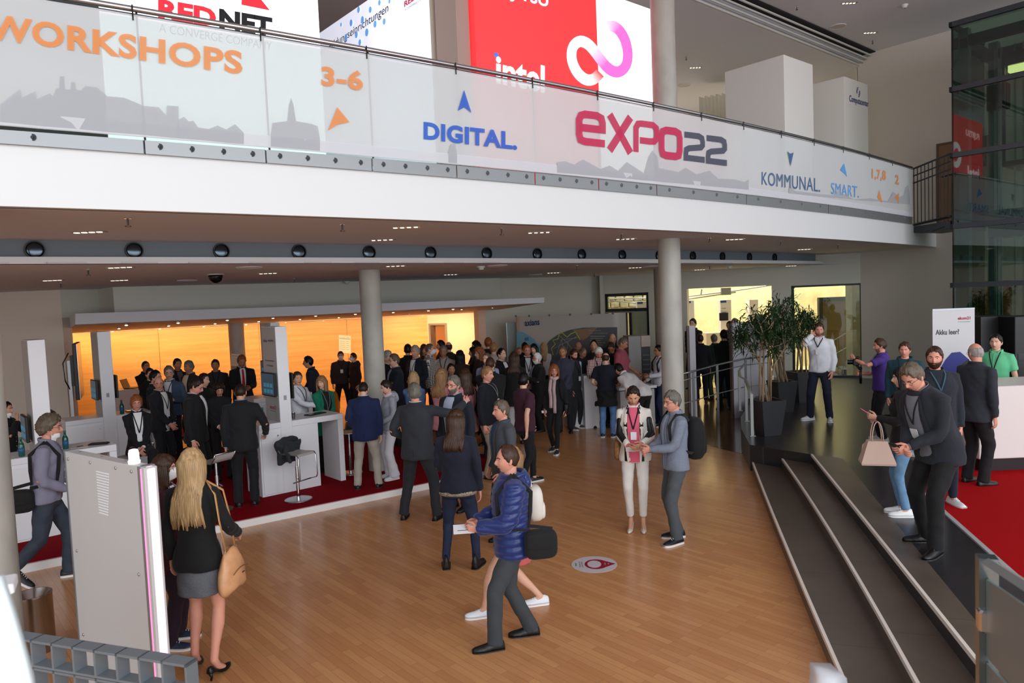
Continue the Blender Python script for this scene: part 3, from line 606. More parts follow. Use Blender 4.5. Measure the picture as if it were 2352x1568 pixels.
for px in (80, 308, 508, 686, 847, 988, 1117, 1233, 1335, 1428, 1512, 1590, 1658, 1720, 1778):
    d_ = ray(px, 579); P = oncurve(px, 579, g2n, .0); P[2] = (ZL+.075+ZS)/2-.012; sl = math.atan(2*_l[0]*P[0]+_l[1])
    if nz is None:
        nz = empty('air_nozzle', (0, 0, 0)); t = np.arange(24)/24*2*math.pi; c_, s_ = np.cos(t), np.sin(t)
        MB().rings([np.c_[.098*c_, np.full(24, -.0), .098*s_], np.c_[.098*c_, np.full(24, -.03), .098*s_], np.c_[.086*c_, np.full(24, -.03), .086*s_], np.c_[.084*c_, np.full(24, -.004), .084*s_]], cap=False).build('nozzle_ring', BLACK, nz, 'auto')
        MB().ball((0, -.012, 0), (.082, .012, .082), 20, 12).build('nozzle_ball', mat('nozzle_ball_metal', (70, 80, 88), .15, .9), nz, True); o_ = nz
    else: o_ = copy_tree(nz)
    o_.location = [float(c) for c in P]; o_.rotation_euler = (0, 0, sl); tag(o_, 'round dark air nozzle in the blue-grey slot between the ceilings', 'air vent', 'air nozzles in the ceiling slot')
SPOT = mat('spot_glow', (255, 236, 200), .4, emit=(255, 226, 176), es=9)
s0 = None
def canopy_z(P):  # height of the sloping canopy soffit at plan point
    A = np.array([[c[0], c[1], 1] for c in cb+bb]); c_ = np.linalg.lstsq(A, np.array([c[2] for c in cb+bb]), rcond=None)[0]; return c_
cc = canopy_z(None)
for px, py in [(290, 746), (273, 754), (258, 761), (409, 741), (387, 748), (367, 755), (522, 735), (494, 743), (468, 750), (627, 730), (594, 738), (565, 745), (725, 725), (689, 733), (656, 740), (816, 721), (778, 729), (742, 736), (903, 717), (940, 720), (900, 728), (984, 713), (1015, 717), (972, 724), (1060, 710), (1085, 714), (1041, 721), (1131, 706)]:
    d_ = ray(px, py-1.5); n_ = np.array([-cc[0], -cc[1], 1.]); t = (cc[2]-CAM[2]+cc[0]*CAM[0]+cc[1]*CAM[1])/(n_@d_)
    P = CAM+d_*t
    if not (13.9 < P[1] < 24): P = D(px, py, 18.0); P[2] = cc[0]*P[0]+cc[1]*P[1]+cc[2]
    if s0 is None:
        s0 = empty('spotlight', (0, 0, 0)); MB().cyl((0, 0), .042, -.006, .02, 14).build('trim_ring', DG, s0); MB().ball((0, 0, -.006), (.03, .03, .014), 10, 6).build('bulb', SPOT, s0, True); o_ = s0
    else: o_ = copy_tree(s0)
    o_.location = [float(c) for c in P]-np.array([0, 0, .012]); tag(o_, 'tiny bright spotlight in the underside of the long canopy', 'spotlight', 'spotlights under the canopy')

# ================================================================ UPPER GALLERY
def E(name, rgb, es=.55): return mat(name, rgb, .5, emit=rgb, es=es)
EW = E('led_wall_white', (255, 255, 255), .95); EWb = E('led_wall_cool_white', (240, 240, 255), .62); ER = E('led_wall_red', (236, 58, 62), .72); EK = mat('led_black_print', (20, 20, 26), .5)
ERT = E('led_letter_red', (236, 40, 56), .5); EB = E('led_blue_dot', (120, 176, 246), .4); SIDE = mat('cream_panel_side', (205, 198, 182), .6)
def panel(P, dr_, L, z0, z1, th, name, mface, mside, lab, cat):
    """display wall from P (viewer's left end) along dr_, L long"""
    ang = math.atan2(dr_[1], dr_[0]); o = empty(name, (P[0], P[1], ZU), ang, label=lab, cat=cat)
    MB().box(0, L, .01, th, z0-ZU, z1-ZU).build('panel_body', mside, o); MB().box(0, L, 0, .01, z0-ZU, z1-ZU).build('screen_face', mface, o); return o
def child_text(o, s, px, m, P, dr_, off=.02, name='lettering', h=None, n=.012):
    """text on the panel o; px = (bl, br, tl) pixels read on its face"""
    dr_ = np.array([dr_[0], dr_[1], 0]); dr_ = dr_/np.linalg.norm(dr_)
    a, b, c = [onplane(x, y, P, dr_) for x, y in px]
    q = text(s, a, b, np.linalg.norm(c-a), m, None, off, name, n, up=(c-a)/np.linalg.norm(c-a)); q.parent = o; q.matrix_parent_inverse = Matrix.Translation(o.location) @ Matrix.Rotation(o.rotation_euler.z, 4, 'Z'); q.matrix_parent_inverse.invert(); return q
def put(q, o): q.parent = o; M_ = Matrix.Translation(o.location) @ Matrix.Rotation(o.rotation_euler.z, 4, 'Z'); M_.invert(); q.matrix_parent_inverse = M_; return q
d1 = np.array([1.56, 1, 0]); P1r = D(733, 60, 12.0); d1 = d1/np.linalg.norm(d1); P1 = P1r-d1*3.1
pn = panel(P1, d1, 3.1, ZU, 8.4, .12, 'led_screen', EW, SIDE, 'bright white screen wall with red and black lettering at the upper left of the gallery', 'screen')
child_text(pn, 'RED', [(363, 42), (496, 64), (363, -3)], ERT, P1, d1, .05); child_text(pn, 'NET', [(503, 65), (625, 85), (503, 20)], EK, P1, d1, .05)
child_text(pn, 'A CONVERGE COMPANY', [(365, 74), (624, 116), (365, 54)], mat('led_grey_print', (170, 170, 176), .5), P1, d1, .0)
q = [onplane(x, y, P1, d1)-np.array([0, .02, 0]) for x, y in ((556, 12), (621, 25), (599, -2), (556, -12))]; put(MB().quad(*q).build('logo_triangle', ERT), pn)
d2 = np.array([.84, -1, 0])/np.linalg.norm([.84, 1]); P2r = D(988, 80, 11.0); P2 = P2r-d2*3.6
zp2 = float(onplane(845, 0, P2r, d2)[2]); p2 = panel(P2, d2, 3.6, ZU, zp2, .14, 'led_screen', EWb, SIDE, 'angled pale screen wall with blue dots and slanting German lettering on the gallery', 'screen')
child_text(p2, 'Behörden, Bildungseinrichtungen', [(700, 160), (893, 33), (700, 138)], EK, P2, d2, .0); child_text(p2, 'REDNET', [(930, 17), (985, -22), (930, 4)], mat('led_pink_print', (206, 40, 90), .5), P2, d2, .03); child_text(p2, 'A CONVERGE COMPANY', [(931, 26), (985, -9), (931, 21)], EK, P2, d2, -.01)
mb = MB()
for x, y, r_ in [(825, 23, 4), (852, 23, 4), (873, 7, 3.5), (896, 4, 2.6), (808, 53, 4.4), (834, 46, 4.6), (785, 57, 2.4), (863, 56, 4.4), (884, 50, 4), (844, 75, 5), (820, 80, 4.4), (796, 87, 4.5), (828, 98, 4)]:
    q = onplane(x, y, P2, d2)+np.array([-.01, -.012, 0]); t = np.arange(14)/14*2*math.pi; R_ = r_*q[1]/FPX*1.5; mb.add([q+d2*R_*math.cos(a)+np.array([0, 0, R_*math.sin(a)*1.15]) for a in t], [tuple(range(14))])
put(mb.build('blue_dots', EB), p2)
sd_ = panel(P2r+np.array([.02, .14, 0]), np.array([.3, 1, 0])/1.044, .9, ZU, zp2, .1, 'booth_side_panel', SIDE, SIDE, 'narrow cream end panel between the angled screen and the red screen', 'panel')
d3 = np.array([1.17, 1, 0])/np.linalg.norm([1.17, 1]); P3r = D(1502, 130, 13.3); P3 = np.array(onplane(1092, 100, P3r, d3)); P3m = onplane(1372, 100, P3r, d3)
L3 = float(np.linalg.norm((P3r-P3)[:2])); Lm = float(np.linalg.norm((P3m-P3)[:2])); zt3 = float(onplane(1497, 22, P3r, d3)[2])
p3 = empty('led_screen', (P3[0], P3[1], ZU), math.atan2(d3[1], d3[0]), label='large red and white screen wall with white and pink loop emblem on the gallery', cat='screen')
MB().box(0, Lm, 0, .2, 0, zt3-ZU).build('red_field', ER, p3); MB().box(Lm, L3, 0, .2, 0, zt3-ZU).build('white_field', EW, p3)
MB().box(-.25, -.02, .1, .6, 0, zt3-ZU).build('side_return', mat('pinkish_grey_side', (176, 150, 140), .6), p3)
child_text(p3, 'FUJITSU', [(1128, -8), (1258, 26), (1128, -48)], EW, P3, d3, .02); child_text(p3, 'intel', [(1138, 192), (1250, 215), (1138, 125)], EW, P3, d3, .03)
q = [onplane(x, y, P3, d3)-np.array([.01, .015, 0]) for x, y in ((1137, 131), (1146, 133), (1146, 123), (1137, 121))]; put(MB().quad(*q).build('blue_dot', E('led_deep_blue', (60, 120, 230))), p3)
# infinity ribbon: outline read in pixels, colour runs along it as on the emblem
ctrl = [(1375, 122), (1352, 98), (1325, 93), (1309, 112), (1310, 146), (1327, 178), (1352, 188), (1377, 172), (1376, 150), (1360, 118), (1375, 132), (1395, 158), (1420, 169), (1443, 152), (1447, 120), (1433, 78), (1408, 58), (1386, 64), (1374, 88), (1377, 118)]
Lp = [(1374, 146), (1362, 120), (1340, 97), (1320, 99), (1311, 125), (1320, 160), (1345, 184), (1372, 172), (1384, 146)]
path = [(1380, 168), (1366, 184), (1347, 186), (1326, 168), (1313, 138), (1315, 108), (1332, 93), (1352, 100), (1370, 122), (1388, 148), (1405, 164), (1423, 168), (1440, 154), (1445, 126), (1438, 92), (1422, 66), (1402, 58), (1386, 70)]
PP = np.array(path, float); ts = np.linspace(0, len(PP)-1, 70); sx = np.interp(ts, range(len(PP)), PP[:, 0]); sy = np.interp(ts, range(len(PP)), PP[:, 1])
for _ in range(4): sx[1:-1] = (sx[:-2]+2*sx[1:-1]+sx[2:])/4; sy[1:-1] = (sy[:-2]+2*sy[1:-1]+sy[2:])/4
gx, gy = np.gradient(sx), np.gradient(sy); gl = np.hypot(gx, gy); V = []
for x, y, a, b in zip(sx, sy, -gy/gl, gx/gl):
    for s_ in (-1, 1): V.append(onplane(x+a*11*s_, y+b*13*s_, P3, d3)-np.array([.012, .02, 0]))
mb = MB().add(V, [(2*i, 2*i+1, 2*i+3, 2*i+2) for i in range(69)]); ob = mb.build('loop_emblem', attr_emit('emblem_gradient', .8))
ca = ob.data.color_attributes.new('Col', 'FLOAT_COLOR', 'POINT'); c1_, c2_, c3_ = lin((255, 255, 255)), lin((250, 105, 195)), lin((236, 58, 62))
for i in range(70):
    u = i/69; k = min(1, max(0, (u-.40)/.14)); c_ = [c1_[j]*(1-k)+c2_[j]*k for j in range(3)]
    if u < .1: c_ = [c3_[j]*(1-u/.1)+c_[j]*(u/.1) for j in range(3)]
    if u > .88: w_ = (u-.88)/.12; c_ = [c_[j]*(1-w_)+1*w_ for j in range(3)]
    for s_ in (0, 1): ca.data[2*i+s_].color = (*c_, 1)
put(ob, p3)
# two tall white square towers and a slatted blind behind
TW = mat('white_tower_board', (238, 234, 228), .6)
def tower(px, py, Y, w1, w2, lab):
    P = D(px, py, Y); o = empty('display_tower', (P[0], P[1], ZU), UA, label=lab, cat='display tower'); MB().rbox(0, w1, 0, w2, 0, P[2]-ZU, .004).build('tower_body', TW, o); return o, P
t1, Pt1 = tower(1800, 125, 15.7, 1.24, 1.42, 'plain white square tower on the gallery, the nearer of the two')
t2, Pt2 = tower(1939, 175, 17.4, 1.24, 1.1, 'white square tower with blue circular emblem, by the right gallery wall')
dU = UU; CB = mat('navy_logo_print', (38, 70, 130), .5)
child_text(t2, 'Computacenter', [(1950, 237), (1994, 250), (1950, 218)], CB, Pt2, dU, .01)
mb = MB()
for s_, (a0, a1) in enumerate([(1.2, 3.7), (4.4, 6.9)]):
    for rr, ww in ((.085, .018), (.055, .014)):
        ctr = onplane(1971, 212, Pt2, dU)-np.array([.0, .012, 0]); T_ = np.linspace(a0+.35, a1-.1, 14); V = [ctr+dU*(r_*math.cos(t))+np.array([0, 0, 1.25*r_*math.sin(t)]) for t in T_ for r_ in (rr-ww/2, rr+ww/2)]; mb.add(V, [(2*i, 2*i+1, 2*i+3, 2*i+2) for i in range(13)])
put(mb.build('circle_emblem', CB), t2)
Q = D(1606, 240, 20.5); Q2 = D(1676, 250, 20.5); bl_ = empty('vertical_blind', (Q[0], Q[1], ZU), label='cream vertical slat curtain on the gallery, left of the nearer white tower', cat='curtain'); n = 16
for i in range(n):
    x = (Q2[0]-Q[0])*i/n; h = float(D(1606+70*i/n, 222-.16*70*i/n+(i % 3)*2, 20.5)[2])-ZU; MB(Matrix.Translation((x, (i % 2)*.03, 0))@Matrix.Rotation(.25*(-1)**i, 4, 'Z')).box(0, .05, -.004, .004, 0, h).build('slat', mat('cream_slat', (205, 198, 176), .7), bl_)
# wooden cabinet door at the right gallery wall
w5 = np.array([.84, -1, 0])/np.linalg.norm([.84, 1]); P = onplane(2157, 362, K-np.array([.04, .04, 0]), w5); dO = empty('door_4', (P[0], P[1], ZU), math.atan2(w5[1], w5[0]), kind='structure')
MB().box(0, 1.1, -.03, .0, 0, P[2]+.28-ZU).build('door_leaf', mat('brown_oak_leaf', (132, 96, 62), .5), dO); MB().box(-.05, 0, -.04, .01, 0, P[2]+.33-ZU).box(0, 1.1, -.04, .01, P[2]+.28-ZU, P[2]+.33-ZU).build('door_frame', mat('brown_frame', (96, 70, 46), .5), dO)

# ================================================================ GLASS LIFT
EZ = [float(onplane(2187, y, E0, w5)[2]) for y in (57, 206, 357, 520, 655)]
lift = empty('glass_lift', (E0[0], E0[1], ZP), math.atan2(w5[1], w5[0]), label='tall glass lift tower with grey-green steel frame at the right edge', cat='lift')
LGL = glass('lift_glass', (176, 200, 190), .92); LST = mat('lift_green_steel', (66, 84, 84), .4, .3); zt = EZ[0]-ZP
MB().box(0, 3.6, .0, .012, 0, zt).build('glass_front', LGL, lift); MB().box(0, .012, .0, 1.9, 0, zt).build('glass_side', LGL, lift)
for k, z in enumerate(EZ): MB().box(-.03, 3.6, -.05, .03, z-ZP-.05, z-ZP+.05).box(-.03, .03, -.05, 1.9, z-ZP-.05, z-ZP+.05).build('horizontal_beam', DSTEEL, lift)
MB().box(0, .03, 0, .03, 0, zt).build('corner_mullion', DSTEEL, lift)
for x, y in ((.18, .2), (1.75, .2), (.25, 1.75), (1.7, 1.75), (3.2, .2)): MB().box(x-.09, x+.09, y-.09, y+.09, 0, zt-.1).build('steel_column', mat('lift_column_blue_grey', (112, 134, 140), .35, .3), lift)
MB().box(0, 3.6, .12, .26, zt-.45, zt-.25).box(0, 3.6, 1.7, 1.82, zt-.45, zt-.25).box(.12, .26, .1, 1.8, zt-.5, zt-.3).box(1.68, 1.82, .1, 1.8, zt-.5, zt-.3).build('top_girder', LST, lift)
for x in (.55, .66, .9, 1.05, 1.2, 1.38, 1.5): MB().box(x, x+.035, .7, .74, 0, zt-.5).build('guide_rail', STEEL, lift)
cz0 = float(onplane(2270, 380, E0, w5)[2])-ZP
cabin = MB().box(.75, 2.3, .5, 1.6, cz0-.0, cz0+.1).box(.75, 2.3, .5, 1.6, cz0+2.0, cz0+2.25).box(.75, .8, .5, .56, cz0, cz0+2.1).box(2.25, 2.3, .5, .56, cz0, cz0+2.1).build('lift_cabin', mat('cabin_grey', (70, 74, 74), .4, .3), lift)
MB().box(.85, 1.5, .52, .75, cz0+1.86, cz0+1.99).build('cabin_lamp', mat('cabin_lamp_glow', (255, 230, 150), .4, emit=(255, 226, 150), es=3), lift); MB().box(.85, 2.2, 1.5, 1.55, cz0+.1, cz0+2).build('cabin_back_wall', mat('cabin_gold_reflection', (150, 128, 60), .3, .5), lift)  # gold reflections of the glass are put into the back wall's colour
MB().box(.45, .8, .6, .85, cz0+1.2, cz0+1.7).build('counterweight', BLACK, lift); MB().box(.5, 2.4, .5, 1.3, ZU-ZP-.45, ZU-ZP+.1).build('landing_sill', mat('lift_sill_grey', (96, 106, 104), .4), lift)
MB().tube([(1.0+1.2*math.cos(a), .5, zt-.95+.75*math.sin(a)) for a in np.linspace(2.9, 1.4, 10)], .018, 6).build('supply_cable', BLACK, lift)
# ================================================================ PEOPLE
QUEUE = []
def sm(a, b, x): t = np.clip((x-a)/(b-a), 0, 1); return t*t*(3-2*t)
def rot(ax, a):
    c, s = math.cos(a), math.sin(a)
    return np.array({'x': [[1, 0, 0], [0, c, -s], [0, s, c]], 'y': [[c, 0, s], [0, 1, 0], [-s, 0, c]], 'z': [[c, -s, 0], [s, c, 0], [0, 0, 1]]}[ax])
def unit(v): v = np.asarray(v, float); return v/max(1e-9, np.linalg.norm(v))
def head_shape(n, fem=0.):
    x, y, z = n[:, 0], n[:, 1], n[:, 2]; p = n*np.array([.076, .096, .120]); low = np.clip(-z, 0, 1); fr = np.clip(y, 0, 1); bk = np.clip(-y, 0, 1)
    p[:, 0] *= 1-(.2+.08*fem)*low**1.3; p[:, 1] *= np.where(y < 0, 1-.42*low, 1-.02*low)
    p[:, 2] = np.where(z < 0, p[:, 2]*(1-.38*low*bk), p[:, 2]); p[:, 0] *= 1+.06*np.clip(z, 0, 1)*(1-z)
    X, Z = p[:, 0], p[:, 2]; f = sm(.0, .35, y)
    ns = sm(.022, -.026, Z)*sm(-.046, -.034, Z)
    d = .025*ns*np.exp(-(X/(.0075+.006*sm(.01, -.035, Z)))**2)
    d += -.011*np.exp(-((abs(X)-.031)/.016)**2-((Z-.006)/.012)**2)+.005*np.exp(-((abs(X)-.028)/.024)**2-((Z-.028)/.008)**2)
    d += .006*np.exp(-(X/.022)**2-((Z+.058)/.010)**2)-.004*np.exp(-(X/.02)**2-((Z+.076)/.006)**2)+.009*np.exp(-(X/.022)**2-((Z+.098)/.014)**2)
    d += .004*np.exp(-((abs(X)-.042)/.018)**2-((Z+.022)/.018)**2)
    p[:, 1] += d*f; return p
def sph_dirs(nu, nv, z1=1.):
    D_ = []
    for j in range(nv):
        e = math.pi*(j+.5)/nv-math.pi/2
        for i in range(nu):
            t = i/nu; a = 2*math.pi*(t+.10*math.sin(2*math.pi*(t))*-1) if True else 0
            # denser around the face (direction +y)
            D_.append((math.sin(a)*math.cos(e), math.cos(a)*math.cos(e), math.sin(e)))
    return np.array(D_)
_hg = {}
def head_grid(nu, nv, fem):
    k = (nu, nv, fem)
    if k not in _hg: d_ = sph_dirs(nu, nv); _hg[k] = (d_, head_shape(d_.copy(), fem))
    return _hg[k]
def faces_grid(nu, nv): return [(j*nu+i, j*nu+(i+1) % nu, (j+1)*nu+(i+1) % nu, (j+1)*nu+i) for j in range(nv-1) for i in range(nu)]
def hairline(az):
    return _hl(az)+.010*(az < .8)+.006*np.sin(az*13)+.003*np.sin(az*31)
def _hl(az):
    """height of the hairline (m above head centre) by azimuth from the face"""
    return np.interp(az, [0, .5, .85, 1.15, 1.38, 1.5, 1.7, 2.1, math.pi], [.066, .062, .045, .012, -.012, -.02, -.03, -.052, -.062])
def hair_geo(style, nu, nv, fem, rnd, thick=None):
    d_, p = head_grid(nu, nv, fem); az = np.arccos(np.clip(d_[:, 1]/np.maximum(1e-6, np.hypot(d_[:, 0], d_[:, 1])), -1, 1)); Z = p[:, 2]
    hl = hairline(az); t0 = {'short': .014, 'crop': .005, 'curly': .038, 'full': .017, 'bald': .007, 'rec': .010, 'bob': .022, 'long': .016, 'pony': .012, 'bun': .012}[style] if thick is None else thick
    if style == 'rec': hl = np.interp(az, [0, .35, .7, 1.15, 1.38, 1.5, 1.7, 2.1, math.pi], [.102, .098, .07, .012, -.012, -.02, -.03, -.052, -.062])
    if style in ('bob', 'long', 'full') and fem: hl = np.interp(az, [0, .5, .8, 1.15, 1.5, math.pi], [.05, .045, .02, -.05, -.07, -.07])
    m = sm(hl-.006, hl+.006, Z)
    if style == 'bald': m = m*sm(.075, .05, Z)*sm(.9, 1.15, az)
    n_ = unit_rows(p); q = np.array([.013*math.sin(17*a+rnd)+.0*b for a, b in zip(az, Z)])
    lump = np.sin(d_[:, 0]*9+rnd)*np.sin(d_[:, 1]*8+2*rnd)*np.sin(d_[:, 2]*7+rnd*3)
    t = t0*(1+.35*lump)*(.75+.5*sm(0, .1, Z))
    if style == 'curly': t = t0*(1+.35*np.sin(d_[:, 0]*23+rnd)*np.sin(d_[:, 1]*21)*np.sin(d_[:, 2]*22)+.2*lump)
    else: t = t+(.0022*np.sin(az*46+rnd*5+Z*60)+.0016*np.sin(d_[:, 0]*38+Z*90+rnd))*(t0 > .008)
    if not fem: t = t*(1-.45*np.exp(-((az-1.5)/.35)**2)*sm(.04, .0, Z))
    return p+n_*(m*(t+.012)-.012)[:, None], faces_grid(nu, nv)
def unit_rows(p): return p/np.linalg.norm(p, axis=1)[:, None]

TORSO = {  # z at 1.75 m: half width, half depth, y offset
 'm': [(.80, .155, .115, -.01), (.88, .172, .125, -.012), (.96, .165, .118, -.004), (1.05, .155, .112, 0), (1.15, .160, .115, 0), (1.27, .178, .122, .002), (1.36, .182, .115, -.004), (1.42, .160, .098, -.01), (1.46, .115, .075, -.014), (1.50, .062, .058, -.012)],
 'f': [(.80, .165, .118, -.01), (.88, .175, .125, -.014), (.96, .155, .112, -.004), (1.06, .125, .095, 0), (1.15, .132, .100, .002), (1.25, .150, .124, .012), (1.34, .155, .105, 0), (1.41, .138, .086, -.008), (1.46, .095, .066, -.012), (1.50, .050, .048, -.010)]}
FING = [(-.031, .062, .0078), (-.011, .074, .0086), (.010, .080, .0088), (.030, .072, .0085)]
SKINS = {'l': (222, 172, 146), 'm': (204, 150, 120), 'r': (214, 150, 128), 't': (176, 122, 92), 'd': (120, 80, 58)}
HAIRC = {'br': (62, 40, 26), 'db': (34, 23, 17), 'bk': (14, 12, 12), 'gr': (104, 99, 92), 'lg': (150, 147, 141), 'wh': (228, 226, 220), 'bl': (176, 144, 102), 'lb': (150, 112, 74), 'rd': (140, 78, 42), 'gb': (96, 84, 70), 'st': (132, 96, 78)}
def hairmat(c):
    n_ = 'hair_'+c
    return mat(n_, HAIRC[c], .45, bump=.5, bscale=70, var=.3, vscale=60, stretch=(1, 1, .12), spec=.4)
def skinmat(c): return mat('skin_'+c, SKINS[c], .5, bump=.06, bscale=120, var=.06, vscale=12, spec=.35)
def cloth(rgb, kind='cloth'):
    n_ = '%s_%d_%d_%d' % ((kind,)+tuple(rgb))
    if kind == 'leather': return mat(n_, rgb, .38, bump=.2, bscale=60)
    if kind == 'puffer': return mat(n_, rgb, .32, bump=.15, bscale=60, sheen=.2)
    if kind in ('plaid', 'plaidr') and n_ not in _M:
        m = mat(n_, rgb, .85); nt = m.node_tree; b = nt.nodes['Principled BSDF']; tc = nt.nodes.new('ShaderNodeTexCoord'); prev = None
        for ax in (0, 2):
            mp = nt.nodes.new('ShaderNodeMapping'); nt.links.new(tc.outputs['Object'], mp.inputs[0])
            w_ = nt.nodes.new('ShaderNodeTexWave'); w_.bands_direction = 'XYZ'[ax]; w_.inputs['Scale'].default_value = 9; nt.links.new(mp.outputs[0], w_.inputs[0])
            r = nt.nodes.new('ShaderNodeMath'); r.operation = 'GREATER_THAN'; r.inputs[1].default_value = .8; nt.links.new(w_.outputs['Fac'], r.inputs[0])
            if prev is None: prev = r
            else: a = nt.nodes.new('ShaderNodeMath'); a.operation = 'MAXIMUM'; nt.links.new(prev.outputs[0], a.inputs[0]); nt.links.new(r.outputs[0], a.inputs[1]); prev = a
        x = nt.nodes.new('ShaderNodeMix'); x.data_type = 'RGBA'; nt.links.new(prev.outputs[0], x.inputs[0]); x.inputs[6].default_value = (*lin(rgb), 1); x.inputs[7].default_value = (*lin((222, 214, 206)), 1); nt.links.new(x.outputs[2], b.inputs['Base Color']); return m
    if kind == 'heather': return mat(n_, rgb, .9, bump=.35, bscale=220, var=.22, vscale=150)
    if kind == 'denim': return mat(n_, rgb, .85, bump=.3, bscale=160, var=.2, vscale=10)
    return mat(n_, rgb, .85, bump=.22, bscale=150, var=.05, vscale=8, sheen=.05)

class Person:
    """One figure. Local frame: +x the person's right, +y forward, z up, lengths written for a 1.75 m body and scaled."""
    def __init__(s, label, px=0, py=0, h=None, feet=None, z0=0., a=0., sex='m', skin='l', hair=('short', 'br'), top=('suit', (26, 28, 36)), shirt=None, tie=None, legs=('trousers', (24, 26, 34)), shoes=('shoe', (16, 15, 15)),
                 arms=('side', 'side'), head=(0, 0), lean=0., side=0., twist=0., stance='stand', glasses=False, mask=None, lanyard=None, sit=None, girth=1., beard=None, lod=None, Y=None, name='person', group=None, belly=0., stubble=False, scarf=None, foot=None):
        if h is None:
            Yd = F(feet[0], feet[1], z0)[1] if feet is not None else Y
            h = float(D(px, py, Yd)[2])-z0-.012
        s.sc = h/1.75; s.sex = sex; s.fem = 1. if sex == 'f' else 0.; s.g = girth
        if feet is not None: G = F(feet[0], feet[1], z0)
        elif Y is not None: G = D(px, py, Y)
        else: G = F(px, py, z0+h*.995-(.03 if abs(lean) < 10 else 0))
        s.G = np.array([G[0], G[1], z0]); s.depth = G[1]; s.lod = lod if lod is not None else (0 if s.depth < 9.2 else 1 if s.depth < 13.6 else 2)
        s.a = a; s.rz = math.radians(180+a)-math.atan2(s.G[0], s.G[1])
        s.root = empty(name, s.G, s.rz, label=label, cat='person', group=group)
        s.rnd = random.Random(hash(label) % 1000 if False else sum(map(ord, label)))
        s.lean, s.sidel, s.tw = math.radians(lean), math.radians(side), math.radians(twist)
        s.skin = skinmat(skin); s.sit = sit; s.belly = belly
        hz = .930 if sit is None else sit/s.sc
        # feet
        st_ = {'stand': ((-.11, .0, 0, 8), (.11, .0, 0, -8)), 'wide': ((-.17, .0, 0, 14), (.17, .02, 0, -14)), 'narrow': ((-.075, .0, 0, 4), (.075, .01, 0, -4)), 'walkL': ((-.07, .30, 0, 4), (.08, -.30, -1, -4)), 'walkR': ((-.08, -.30, -1, 4), (.07, .30, 0, -4)),
               'shift': ((-.12, .06, 0, 18), (.10, -.05, 0, -6)), 'cross': ((-.04, .1, 0, 4), (.06, -.08, 0, -14)), 'sit': ((-.10, .36, .30, 4), (.10, .34, .30, -4))}[stance] if foot is None else foot
        s.ft = []
        for (fx, fy, fz, yaw) in st_:
            pitch = 0.
            if fz == -1: fz, pitch = 0., -38.
            s.ft.append([fx, fy, fz, math.radians(yaw), math.radians(pitch)])
        if sit is None:
            for f in s.ft:
                r2 = (f[0])**2*.3+f[1]**2; hz = min(hz, .08+(.10 if f[4] else 0)+math.sqrt(max(.1, .848**2-r2)))
            if len(shoes) > 2: hz += shoes[2]
        s.hz = hz; s.drop = .915-hz
        s.T = TORSO[sex]; s.kind = top[0]; s.top = top; s.legs = legs; s.shoes = shoes
        s.arm = [s.solve_arm(-1, arms[0]), s.solve_arm(1, arms[1])]
        s.leg = [s.solve_leg(-1, s.ft[0]), s.solve_leg(1, s.ft[1])]
        s.neck = s.P(0, -.008, 1.475); s.hy, s.hp = math.radians(-head[0]), math.radians(head[1])
        up = unit(s.P(0, 0, 1.5)-s.P(0, 0, 1.4)); upn = unit(up*.6+np.array([0, 0, .4])); fwd = rot('z', s.hy)@np.array([0, 1., 0])
        s.HR = rot('z', s.hy+s.tw*.0)@rot('x', -s.hp)
        s.hc = s.neck+upn*.145+fwd*(.018+.05*math.sin(max(0, s.hp)))-np.array([0, 0, .03*math.sin(max(0, s.hp))])
        s.body(hair); s.clothes(shirt, tie, scarf); s.footwear()
        s.hair(hair, beard)
        if s.lod < 2 or s.facing(): s.face(mask, glasses)
        if mask and not (s.lod < 2 or s.facing()): s.face(mask, glasses)
        if lanyard: s.lanyard(lanyard)
    # -- helpers
    def facing(s): return math.cos(math.radians(s.a-math.degrees(s.hy))) > -.35
    def P(s, x, y, z):
        """a point of the upper body after sitting, leaning and twisting"""
        k = float(sm(.88, 1.12, np.array(z))); z = z-s.drop; p = np.array([x, y, z-s.hz], float)
        p = rot('z', s.tw*k)@p; p = rot('x', -s.lean*k)@p; p = rot('y', s.sidel*k)@p; return p+np.array([0, 0, s.hz])
    def dirP(s, v): v = rot('z', s.tw)@np.asarray(v, float); return rot('y', s.sidel)@(rot('x', -s.lean)@v)
    def prof(s, z, ex=0.):
        T = np.array(s.T); rx = np.interp(z, T[:, 0], T[:, 1])*s.g+ex; ry = np.interp(z, T[:, 0], T[:, 2])*s.g+ex; yo = np.interp(z, T[:, 0], T[:, 3])
        b = s.belly*math.exp(-((z-1.06)/.13)**2); return rx+b*.4, ry+b*.6, yo+b*.5
    def front(s, x, z, ex): 
        rx, ry, yo = s.prof(z, ex); k = max(.05, 1-(x/rx)**2) if abs(x) < rx else .05; return s.P(x, yo+ry*math.sqrt(k), z)
    def back(s, x, z, ex):
        rx, ry, yo = s.prof(z, ex); k = max(.05, 1-(x/rx)**2) if abs(x) < rx else .05; return s.P(x, yo-ry*math.sqrt(k), z)
    def solve_arm(s, sd, spec):
        pr = {'side': (.245, .03, .80), 'relaxed': (.255, .10, .84), 'hang': (.225, -.01, .79), 'clasp': (.045, .235, .93), 'hold': (.09, .30, 1.10), 'holdlow': (.12, .27, .98), 'phone': (.07, .33, 1.16), 'cross': (-.10, .20, 1.16), 'pocket': (.22, .06, .88), 'back': (.06, -.20, .95),
              'ear': (.11, .10, 1.56), 'chin': (.05, .18, 1.36), 'table': (.14, .36, 1.13), 'strap': (.12, .15, 1.34), 'point': (.2, .5, 1.2), 'hip': (.24, .0, 1.0), 'swingf': (.22, .22, .88), 'swingb': (.24, -.22, .86)}
        sx = .178*s.g if s.sex == 'm' else .152*s.g
